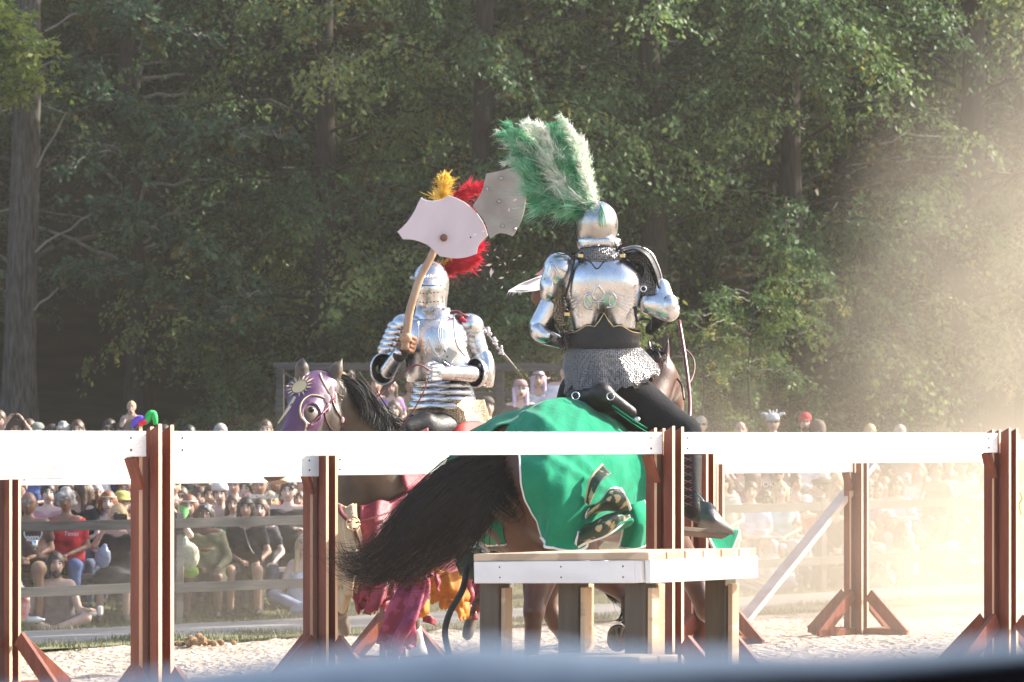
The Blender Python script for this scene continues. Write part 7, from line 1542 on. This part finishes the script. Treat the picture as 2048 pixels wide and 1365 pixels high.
# ---- stand in the middle
ST = 49.0
person("man in sunglasses and dark jacket on the stand between the horse's ears and the rider", 697, 756, 0, D=ST, skin='t', hair='short', hc='black', glasses='sun', top=(.08, .07, .06), sleeve=2)
person("woman's face beside the sunglasses man, just right of the horse's ear", 683, 764, 0, D=ST - .5, skin='p', hair='long', hc='blonde', top=(.5, .48, .45), fem=True, sc=.95)
person("seated person in grey blue armour shirt left of the rider's elbow wing", 752, 770, 0, D=ST, skin='w', hair='short', hc='brown', top=(.16, .17, .21), sleeve=2)
person("little girl in purple with long brown hair left of the rider", 783, 776, 0, D=ST - .6, skin='w', hair='front', hc='brown', top=(.30, .17, .36), sc=.78, fem=True)
person("woman in glasses and white blouse looking up from below the little girl", 788, 822, 0, D=ST - 2.5, skin='p', hair='bob', hc='brown', top=(.6, .6, .64), glasses='clear', fem=True, tilt=-.15)
person("man in olive shirt partly covered by the rider's raised arm", 822, 770, 0, D=ST, skin='t', hair='short', hc='dark', top=(.2, .2, .08))
person("young man in a cap turned backwards right of the bronze mail skirt", 975, 817, 0, D=ST - 2.0, skin='w', hair='short', hc='brown', hat='kerchief', hatc=(.10, .08, .07), top=(.3, .29, .33), hy=.3, tilt=-.15)
person("person in glasses wrapped in a dusty pink headscarf, mouth open", 1041, 782, 0, D=ST - 1.0, skin='p', hair='front', hc='lilac', hat='kerchief', hatc=(.42, .26, .26), glasses='clear', top=(.10, .06, .05), sleeve=2, smile=2, tilt=-.1, hy=.1)
pe, He, Re, se = person("elf eared person with lilac hair and white blouse", 1077, 760, 0, D=ST, skin='w', hair='front', hc='lilac', top=(.58, .60, .68), fem=True, hat='band', hatc=(.10, .09, .06))
for s in (-1, 1):
    mb = MB(); mb.tube([He + V(s * .07, 0, .0), He + V(s * .12, .01, .015), He + V(s * .165, .02, .03)], [.02, .016, .002], 6); mb.build("ear_tip", skin_m('w'), pe, smooth=True)
person("person in puffed white shirt hidden behind the near rider's mail skirt", 1130, 742, 0, D=ST - .5, skin='w', hair='long', hc='dark', top=(.62, .65, .72), sleeve=2, fat=1.2)
# ---- right block
person("woman in sunglasses and pale green dress with one arm down, beside the rider's boot", 1447, 966, 1.1, skin='p', hair='long', hc='brown', top=(.40, .48, .40), low=(.4, .48, .4), glasses='sun', fem=True, dress=True)
person("smiling grey haired man in light blue polo shirt", 1502, 984, 1.1, skin='w', hair='short', hc='dark', top=(.28, .44, .72), low=(.3, .3, .3), smile=True, fat=1.15)
person("blonde older woman in turquoise blouse", 1562, 984, 1.1, skin='w', hair='bob', hc='blonde', top=(.14, .42, .52), fem=True, smile=True, low=(.3, .35, .4))
person("person in magenta top and pink cap behind the light blue polo man", 1507, 956, 2.3, skin='w', hair='long', hc='brown', top=(.30, .03, .13), hat='cap', hatc=(.60, .10, .34), fat=1.2, yaw=2.8)
pb, *_ = person("boy in black t-shirt with white lettering, mouth wide open", 1532, 936, 3.2, skin='w', hair='short', hc='brown', top=BLK, smile=2, sc=.95)
front_text("BROOKLYN", 1536, 970, Dof(1532, 3.2) - .24, .11, (.72, .72, .72), parent=pb)
person("long haired girl in pale mint top left of the boy with lettering", 1480, 930, 3.2, skin='w', hair='front', hc='brown', top=(.48, .60, .46), fem=True)
person("person with a camera at the eye, left edge of the right hand crowd", 1449, 940, 2.8, skin='w', hair='short', hc='dark', top=(.4, .36, .33), arms='up')
person("person in loose white shirt with raised forearms, head behind the rail", 1620, 905, 3.0, skin='w', hair='long', hc='auburn', top=(.66, .68, .72), sleeve=2, arms='clasp')
person("person in mauve shirt behind the blonde woman", 1572, 932, 3.5, skin='w', hair='bald', hc='grey', top=(.22, .13, .15))
person("man in brown beret in profile, in front of the pale leaning beam", 1641, 976, 1.4, skin='w', hair='short', hc='dark', hat='beret', hatc=(.07, .045, .03), top=BLK, low=BLK, hy=-1.1, yaw=-.5)
person("child in white cap right of the blonde woman", 1612, 1008, 1.2, skin='w', hair='short', hc='brown', hat='cap', hatc=(.7, .7, .7), top=(.45, .06, .05), sc=.82)
person("dark haired child with light blue bow looking down by the beam", 1590, 1052, .9, skin='w', hair='long', hc='black', top=(.35, .5, .58), sc=.82, tilt=.3, fem=True)
person("woman in huge pink rimmed sunhat and white blouse, mouth open", 1526, 1082, .6, pose='floor', skin='p', hair='front', hc='brown', hat='sunhat', hatc=(.62, .28, .32), top=(.68, .66, .68), fem=True, smile=2, hy=.3)
person("toddler in lavender cap beside the pink sunhat", 1564, 1102, .5, pose='floor', skin='w', hair='short', hc='brown', hat='cap', hatc=(.58, .5, .68), top=(.5, .46, .6), sc=.62)
person("person in black with a patterned tie behind the beam", 1672, 1010, 1.0, skin='w', hair='long', hc='dark', top=BLK, low=BLK, sleeve=2)
person("child in light blue crouching on the ground under the beam", 1566, 1128, .35, pose='floor', skin='w', hair='short', hc='brown', top=(.35, .52, .62), sc=.66)
person("bearded man in sunglasses and purple shirt right of the far post", 1735, 976, 1.6, skin='t', hair='short', hc='dark', top=(.27, .14, .36), glasses='sun', beard=True, hy=.3)
person("round faced man with glasses between purple shirt and sky blue shirt", 1754, 984, 2.0, skin='t', hair='short', hc='dark', top=(.5, .46, .6), glasses='clear')
person("smiling woman leaning in behind the sky blue shirt", 1769, 974, 2.4, skin='w', hair='bob', hc='auburn', top=(.5, .4, .4), fem=True, smile=True)
person("woman in sunglasses and sky blue shirt resting on the fence", 1793, 972, 1.1, skin='w', hair='bob', hc='brown', top=(.38, .52, .72), sleeve=1, glasses='sun', fem=True, arms='rail', low=(.4, .45, .6))
person("redhead with pigtails and white blouse", 1838, 945, 1.9, skin='p', hair='front', hc='red', top=(.66, .66, .72), fem=True)
person("woman in sunglasses and brown strap top with a pendant", 1873, 940, 1.2, skin='t', hair='bun', hc='dark', top=(.16, .10, .07), sleeve=0, glasses='sun', fem=True, arms='rail')
person("man in mirrored sunglasses and white floral shirt", 1923, 932, 1.7, skin='t', hair='short', hc='black', top=(.62, .60, .70), glasses='sun', arms='rail')
person("person in white cap holding a phone near the right post", 1957, 936, 2.6, skin='w', hair='short', hc='grey', hat='cap', hatc=(.7, .7, .7), top=(.5, .48, .46), arms='up')
person("tanned woman with long dark hair, arm raised by the right post", 1976, 958, 1.3, skin='t', hair='long', hc='dark', top=(.6, .5, .42), fem=True, arms=('up', 'lap'))
person("dark haired person turned away above the round faced man", 1771, 940, 3.0, skin='w', hair='long', hc='black', top=(.12, .10, .10), hy=1.0, yaw=.6)
person("person with folded arms in brown under the rail right of the far post", 1738, 905, 3.4, skin='t', hair='short', hc='dark', top=(.20, .13, .10), arms='fold')
person("person in cream trousers leaning forward over the redhead", 1800, 900, 3.4, skin='w', hair='short', hc='brown', top=(.56, .5, .42), arms='fold')
person("long haired girl in white dress looking right with a pink cup", 1806, 1066, .7, pose='floor', skin='t', hair='long', hc='dark', top=(.66, .64, .64), fem=True, hy=.5, arms=('lap', 'chin'))
person("short haired woman in white t-shirt looking sideways on the ground", 1882, 1054, .8, pose='floor', skin='t', hair='short', hc='black', top=(.66, .66, .70), fem=True, hy=.6)
person("laughing woman with long brown hair in white strap dress", 1924, 1050, .7, pose='floor', skin='w', hair='long', hc='brown', top=(.64, .62, .60), sleeve=0, fem=True, smile=2, hy=-.4, tilt=-.2)
person("woman with centre parted hair and cream top, knees up in white trousers", 1957, 1060, .6, pose='floor', skin='w', hair='long', hc='brown', top=(.6, .56, .5), sleeve=0, low=(.66, .66, .72), fem=True)
person("person lying back in the dust at the fence with bent arms", 1760, 1120, .3, pose='floor', skin='t', hair='long', hc='dark', top=(.4, .34, .28), sc=.8, arms='chin')
person("person in mottled green and white, low beside the far post", 1738, 1062, .7, pose='floor', skin='w', hair='long', hc='brown', top=(.42, .50, .44), fem=True)
person("person in cream jacket seated above the laughing woman", 1985, 1008, 1.5, skin='w', hair='short', hc='blonde', top=(.6, .56, .50), sleeve=2)
person("person in red and yellow at the right edge beyond the post", 2036, 958, 1.6, skin='w', hair='long', hc='dark', top=(.46, .10, .08), fem=True)
person("sunglasses wearer in straw hat at the far right edge", 2040, 925, 2.6, skin='w', hair='short', hc='grey', hat='brim', hatc=(.6, .55, .45), top=(.6, .6, .6), glasses='sun')
person("person in white sitting low at the right edge beyond the post", 2040, 1060, .8, pose='floor', skin='w', hair='bob', hc='brown', top=(.6, .6, .6), fem=True)
for px, py, kw, lb in [(1402, 852, dict(skin='w', hair='short', hc='grey', glasses='sun'), "grey haired onlooker in sunglasses right of the rider's knee"), (1481, 862, dict(skin='w', hair=None), "bald onlooker over the rail left of the horned hat"), (1546, 847, dict(skin='w', hair='short', hc='brown', hat='horned', hatc=(.68, .68, .72), glasses='sun'), "onlooker in white spiky horned hat and sunglasses"),
        (1610, 846, dict(skin='w', hair='short', hc='dark', hat='cap', hatc=(.50, .03, .05), beard=True), "bearded onlooker in red cap and white shirt"), (1636, 862, dict(skin='t', hair='long', hc='dark', hat='hood', hatc=(.12, .09, .07)), "hooded onlooker right of the red cap"), (1740, 868, dict(skin='w', hair='short', hc='blonde'), "fair onlooker barely over the rail in the dust"),
        (1800, 869, dict(skin='t', hair='short', hc='grey'), "grey onlooker barely over the rail in the dust"), (2030, 884, dict(skin='w', hair='short', hc='brown'), "onlooker right of the right post over the low rail")]:
    person(lb, px, py, 0, D=50.5, pose='stand', top=(.6, .6, .62) if px == 1610 else (.2, .18, .17), sleeve=1, detail=False, group=BK, **kw)

# ---- more of the packed rows: each told apart by hair, clothes and neighbour
CN = {"white": (.62, .62, .64), "grey": (.22, .22, .23), "black": (.02, .02, .022), "navy": (.03, .05, .12), "maroon": (.16, .03, .04), "teal": (.04, .20, .22), "olive": (.13, .13, .06), "pink": (.5, .24, .28), "tan": (.34, .26, .17), "lavender": (.36, .30, .46), "rust": (.30, .10, .04), "sky blue": (.26, .38, .58)}
XT = [(38, 975, 3.0, "behind the bald man"), (96, 988, 2.6, "between the bald man and the red t-shirt"), (108, 962, 3.6, "just under the rail left of the grey curls"), (192, 988, 3.1, "behind the auburn haired woman's shoulder"), (252, 982, 3.1, "above the yellow green hat"), (146, 962, 3.3, "under the rail above the red t-shirt"),
      (346, 972, 3.0, "above the woman in pale green"), (378, 968, 3.9, "above the pearl headband"), (412, 966, 4.0, "above the dark haired boy"), (468, 972, 3.4, "between the kerchief and the red t-shirt"), (494, 980, 2.9, "right behind the smiling black haired woman"), (540, 1004, 2.4, "squeezed left of the black polo"), (552, 968, 3.8, "between red t-shirt and black polo"), (603, 968, 3.4, "right of the black polo's curls"), (448, 955, 4.3, "peering between the standing people"),
      (1464, 1004, 2.0, "between pale green dress and light blue polo"), (1532, 1002, 1.8, "between light blue polo and turquoise blouse"), (1556, 950, 3.0, "above the blonde older woman"), (1592, 968, 2.2, "right of the blonde older woman"), (1652, 940, 3.2, "above the brown beret"), (1674, 965, 2.4, "right of the brown beret by the post"), (1600, 935, 3.8, "left of the loose white shirt"),
      (1748, 948, 3.0, "over the purple shirt"), (1812, 962, 2.6, "between sky blue shirt and redhead"), (1850, 975, 2.4, "between the redhead and the brown strap top"), (1900, 962, 2.6, "between the brown strap top and the floral shirt"), (1942, 966, 2.3, "right of the floral shirt"), (1900, 925, 3.6, "behind the floral shirt"), (1822, 926, 3.6, "behind the redhead's pigtails"), (1848, 1082, .9, "low between the pink cup girl and the white t-shirt"), (1776, 1040, 1.0, "left of the pink cup girl"), (1976, 1085, .8, "low at the left side of the right post"), (2026, 1000, 2.0, "beyond the right post under the straw hat")]
HS = ["short", "long", "bob", "curly", "pony", "bun", "front", "bald", "bigcurly"]; HC_ = ["brown", "black", "blonde", "dark", "grey", "auburn"]; ck = list(CN)
for i, (x, y, of, wh) in enumerate(XT):
    hs, hc_, c_ = HS[(i * 5) % 9], HC_[(i * 7 + i // 3) % 6], ck[(i * 5 + 2) % 12]; fm = hs in ("long", "bob", "front", "bun", "bigcurly", "pony")
    person("%s in %s, %s" % (("bald person" if hs == "bald" else {"short": "short ", "long": "long ", "bob": "bobbed ", "curly": "curly ", "pony": "tied back ", "bun": "pinned up ", "front": "loose ", "bigcurly": "full curly "}[hs] + hc_ + " haired person"), c_, wh), x, y, of, skin="wptmwpwbt"[i % 9], hair=hs, hc=hc_, top=CN[c_], fem=fm, sleeve=1 + i % 2,
           glasses=(None, None, "sun", None, "clear")[i % 5], hy=[-.3, .2, 0, .4, -.1][i % 5], arms=["lap", "fold", "chin"][i % 3], detail=False, smile=(i % 4 == 0), sc=[1, .96, 1.03, .92][i % 4])

# ---- things they hold and leave about
def thing_box(nm, px, py, D, size, m, label, cat, rot=0.0, group=None): 
    mb = MB(); mb.box(W(px, py, D), size, roty(rot)); return tag(mb.build(nm, m, bevel=min(size) * .25), label, cat, group)
M_ph = PM("black_glass", (.01, .01, .012), None, 5, .15); M_wh = PM("white_plastic", (.7, .7, .7), None, 9, .5)
thing_box("camera", 241, 1036, Dof(236, 1.) - .26, (.15, .06, .09), M_ph, "black camera held by the woman in black dress", "camera")
thing_box("phone", 36, 846, 45.3, (.16, .012, .08), M_ph, "dark phone held up sideways before the big trunk", "phone", .1)
thing_box("phone", 1958, 918, Dof(1957, 2.6) - .25, (.08, .012, .15), M_ph, "phone raised by the person in white cap near the right post", "phone", .2)
thing_box("phone", 341, 1033, Dof(338, 1.) - .28, (.075, .012, .14), M_ph, "dark phone in the hand of the woman in pale green dress", "phone")
thing_box("phone", 1840, 1058, Dof(1840, .6), (.09, .012, .15), PM("pink_case", (.7, .3, .5), None, 5, .4), "pink cased phone held up by the girl in the white dress", "phone", .1)
mb = MB(); c_ = np.array(W(70, 1092, Dof(60, 1.1) - .50)); mb.tube([c_ + V(0, 0, -.06), c_ + V(0, 0, .055), c_ + V(0, 0, .06)], [.033, .033, .027], 14); tag(mb.build("drink_can", M_steel, smooth=True), "silver can in the bald man's hands", "can")
def bag(nm, px, py, D, rx, rz, m, label, cat="bag"):
    v, q = sdf([ell_((0, 0, 0), (rx, rx * .6, rz), None, .02), ell_((rx * .3, -.02, rz * .5), (rx * .6, rx * .5, rz * .6), None, .05), cap_((0, 0, rz * .8), (.02, 0, rz * 1.3), .04, .03, .04)], .018, .03)
    v = sm(v, q, 1) + RNG.normal(0, .004, v.shape) + np.array(W(px, py, D)); o = bpy.data.objects.new(nm, fast_mesh(nm, v, q, m)); COL.objects.link(o); return tag(o, label, cat)
bag("cloth_bag", 368, 1116, Dof(368, 1.) - .42, .17, .16, PM("cream_canvas", (.52, .50, .36), (.44, .42, .30), 8, .9, bump=.4), "round cream drawstring bag on the lap of the woman in pale green")
bag("lime_pouch", 378, 1146, Dof(368, 1.) - .42, .11, .06, PM("lime_cloth", (.32, .48, .08), None, 8, .9, bump=.4), "lime green cloth bundle under the cream bag", "bundle")
bag("plastic_bag", 206, 1118, Dof(205, 1.) - .20, .085, .11, PM("white_blue_plastic", (.26, .29, .38), (.20, .23, .32), 8, .35, bump=.5), "pale blue plastic bag between the red t-shirt and the black dress")
bag("shopping_bag", 36, 1212, Dof(36, .5) - .2, .13, .19, PM("white_red_plastic", (.70, .66, .66), (.62, .12, .14), 5, .4, bump=.5), "white and red shopping bag on the grass at the left edge")
mb = MB(); c_ = np.array(W(66, 1240, Dof(66, .2))); mb.tube([c_ + V(-.13, 0, 0), c_ + V(.06, 0, .0), c_ + V(.10, 0, 0), c_ + V(.13, 0, 0)], [.036, .036, .015, .013], 12); tag(mb.build("water_bottle", PM("clear_plastic", (.6, .66, .72), None, 9, .15, spec=.8), smooth=True), "clear plastic bottle lying on the grass by the cross-legged man", "bottle")
mb = MB(); c_ = np.array(W(185, 1228, Dof(185, .2))); mb.ell(c_, (.05, .05, .03)); tag(mb.build("crumpled_wrapper", M_wh), "crumpled white wrapper on the grass", "wrapper")
thing_box("snack_box", 200, 1222, Dof(200, .3), (.055, .06, .11), M_wh, "small white carton standing on the grass", "carton")
# pushchair
def pushchair():
    D = Dof(130, 2.9); t = empty("pushchair", tuple(W(130, 1080, D)), "grey hooded pushchair behind the bald man and the woman in red", "pushchair"); K = lambda x, y, d=0: np.array(W(x, y, D + d))
    mb = MB(); mb.tube(spline([K(92, 990), K(95, 962), K(112, 955), K(150, 955), K(166, 965), K(160, 1000)], 24), .014, 6); mb.build("handle", M_shoe, t, smooth=True)
    v, q = sdf([ell_(K(132, 1005, .2), (.17, .20, .14))], .02); o = bpy.data.objects.new("hood", fast_mesh("hood", v, q, cloth_m((.18, .19, .19)))); COL.objects.link(o); o.parent = t; o.location = -Vector(t.location)
    mb = MB()
    mb.box(K(132, 1060, .2), (.42, .5, .2)); mb.build("seat", cloth_m((.05, .05, .06)), t, bevel=.02)
    for s in (-1, 1):
        a = np.linspace(0, 2 * np.pi, 17); mb = MB(); c = K(132 + 34 * s, 1120, .2); mb.tube([c + V(0, .13 * math.cos(x), .13 * math.sin(x)) for x in a], .02, 6); mb.build("wheel", M_shoe, t, smooth=True)
pushchair()
# green gauze veil and its parts
patch([[(346, 1040, 41.2), (352, 1015, 41.3), (372, 1000, 41.3)], [(352, 1046, 41.1), (362, 1026, 41.1), (376, 1010, 41.2)], [(364, 1046, 41.0), (370, 1038, 41.0), (378, 1026, 41.1)]], 10, 14, None, "veil", PM("green_gauze", (.20, .55, .18), (.28, .62, .22), 5, .7, transl=.4), None, .003)[0].update_tag()
tag(bpy.data.objects["veil"], "bright green gauze wing hanging behind the pearl headband woman", "veil")
# toy and ribbon on the tall left post
def toy():
    K = WP(17.25); t = empty("dragon_toy", tuple(K(298, 850)), "bright green and blue plush toy with red belly perched on the tall left post", "toy"); M_g = PM("bright_green_plush", (.02, .36, .08), (.03, .45, .10), 20, .8); 
    mb = MB(); mb.tube(spline([K(278, 856, -.02), K(284, 846, -.03), K(292, 842, -.03), K(300, 830, -.02), K(306, 828, -.02), K(310, 838, -.03), K(311, 850, -.03)], 24), [.010 + .010 * math.sin(math.pi * i / 23) for i in range(24)], 8); mb.build("body", M_g, t, smooth=True)
    mb = MB(); mb.tube(spline([K(266, 856, -.03), K(272, 844, -.04), K(282, 838, -.04), K(290, 840, -.04)], 16), [.008 + .012 * math.sin(math.pi * i / 15) for i in range(16)], 8); mb.build("tail", PM("blue_purple_plush", (.04, .06, .45), (.20, .03, .35), 9, .8), t, smooth=True)
    mb = MB(); mb.ell(K(285, 846, -.05), (.024, .012, .014), roty(-.4)); mb.build("belly", PM("red_plush", (.6, .02, .04), None, 9, .8), t, smooth=True)
    mb = MB(); mb.tube(spline([K(266, 858, -.02), K(268, 848, -.03), K(278, 842, -.03)], 8), .005, 5); mb.build("cord", PM("mint_cord", (.2, .65, .5), None, 9, .8), t, smooth=True)
toy()
mb = MB(); mb.tube(spline([W(2040, 985, 22.2), W(2044, 998, 22.2), W(2038, 1010, 22.2), W(2043, 1030, 22.2)], 12), .012, 6, flat=.3); tag(mb.build("yellow_ribbon", PM("yellow_silk", (.8, .62, .08), None, 9, .5), smooth=True), "yellow ribbon fluttering right of the right post", "ribbon")
# horse droppings on the sand
tq_ = empty("dung_heap", tuple(W(400, 1296, 31.5)), "brown heap of horse droppings on the sand right of the tall post", "dung heap"); r_ = random.Random(4)
for i in range(26):
    x = r_.gauss(398, 20); y = 1303 - 18 * math.exp(-((x - 393) / 16) ** 2) * r_.random(); D_ = 31.6 + r_.uniform(-.1, .1); z_ = float(zg((x - CXP) / FPX * D_, D_))
    p_ = np.array(W(x, y, D_)); p_[2] = z_ + .04 + (1303 - y) * .0045; mb = MB(); mb.ell(p_, (r_.uniform(.025, .045), r_.uniform(.025, .04), r_.uniform(.02, .034)), rotz(r_.random() * 3), nu=7, nv=5); mb.build("dropping", PM("dung", (.20, .115, .05), (.30, .18, .09), 20, .9, bump=.6), tq_)

# benches under the seated rows, and the timber stand in the middle
M_bench = PM("dark_bench_timber", (.07, .062, .055), (.12, .11, .10), 4, .85, stretch=(1, 1, 6), bump=.4)
for nm, off, hgt, lb in (("front", 1.18, .50, "front bench of the seated crowd, planks on short posts"), ("second", 2.45, .52, "second bench of the seated crowd, one step up the bank"), ("third", 3.5, .55, "third bench of the seated crowd, highest on the bank")):
    t = empty("bench", (0, 42.6 + off, float(zg(0, 42.6 + off))), lb, "bench", "benches of the seated crowd")
    for x0 in np.arange(-8, 8.1, 2.4):
        x1 = x0 + 2.36; a = V(x0, fence_y(x0) + off, zg(x0, fence_y(x0) + off) + hgt); b = V(x1, fence_y(x1) + off, zg(x1, fence_y(x1) + off) + hgt)
        mb = MB(); mb.beam(a, b, .30, .05, V(-.6, .8, 0)); mb.build("plank", M_bench, t, bevel=.005)
        mb = MB(); mb.box((a[0] + .2, a[1] + .15, a[2] - .27), (.12, .12, .5), rotz(.73)); mb.build("post", M_bench, t)
def stand():
    t = empty("timber_stand", tuple(W(850, 800, 51)), "grey timber viewing stand rail above the crowd between the two riders", "stand"); K = lambda x, y, d: W(x, y, d)
    for (x0, y0, x1, y1, d, h) in ((552, 733, 700, 734, 48.9, .10), (700, 734, 1000, 735, 48.9, .10), (1000, 735, 1180, 735, 48.9, .11), (900, 792, 1180, 790, 49.2, .10), (600, 800, 900, 792, 49.2, .10)):
        mb = MB(); mb.beam(K(x0, y0, d), K(x1, y1, d), h, .05, UP); mb.build("board", M_grey, t, bevel=.004)
    mb = MB(); mb.beam(K(546, 729, 48.8), K(592, 762, 48.8), .03, .05, UP); mb.build("brace", M_grey, t)
    for x in (560, 700, 850, 1000, 1170):
        p = V(*K(x, 732, 49.0)); mb = MB(); z = float(zg(p[0], p[1])); mb.box((p[0], p[1], (z + p[2]) / 2 - .05), (.11, .09, p[2] - z)); mb.build("post", M_grey, t, bevel=.004)
    a, b = V(*K(600, 852, 50.0)), V(*K(1180, 846, 50.0)); mb = MB(); mb.beam(a, b, .3, .05, V(0, 1, 0)); mb.build("seat_plank", M_bench, t)
stand()
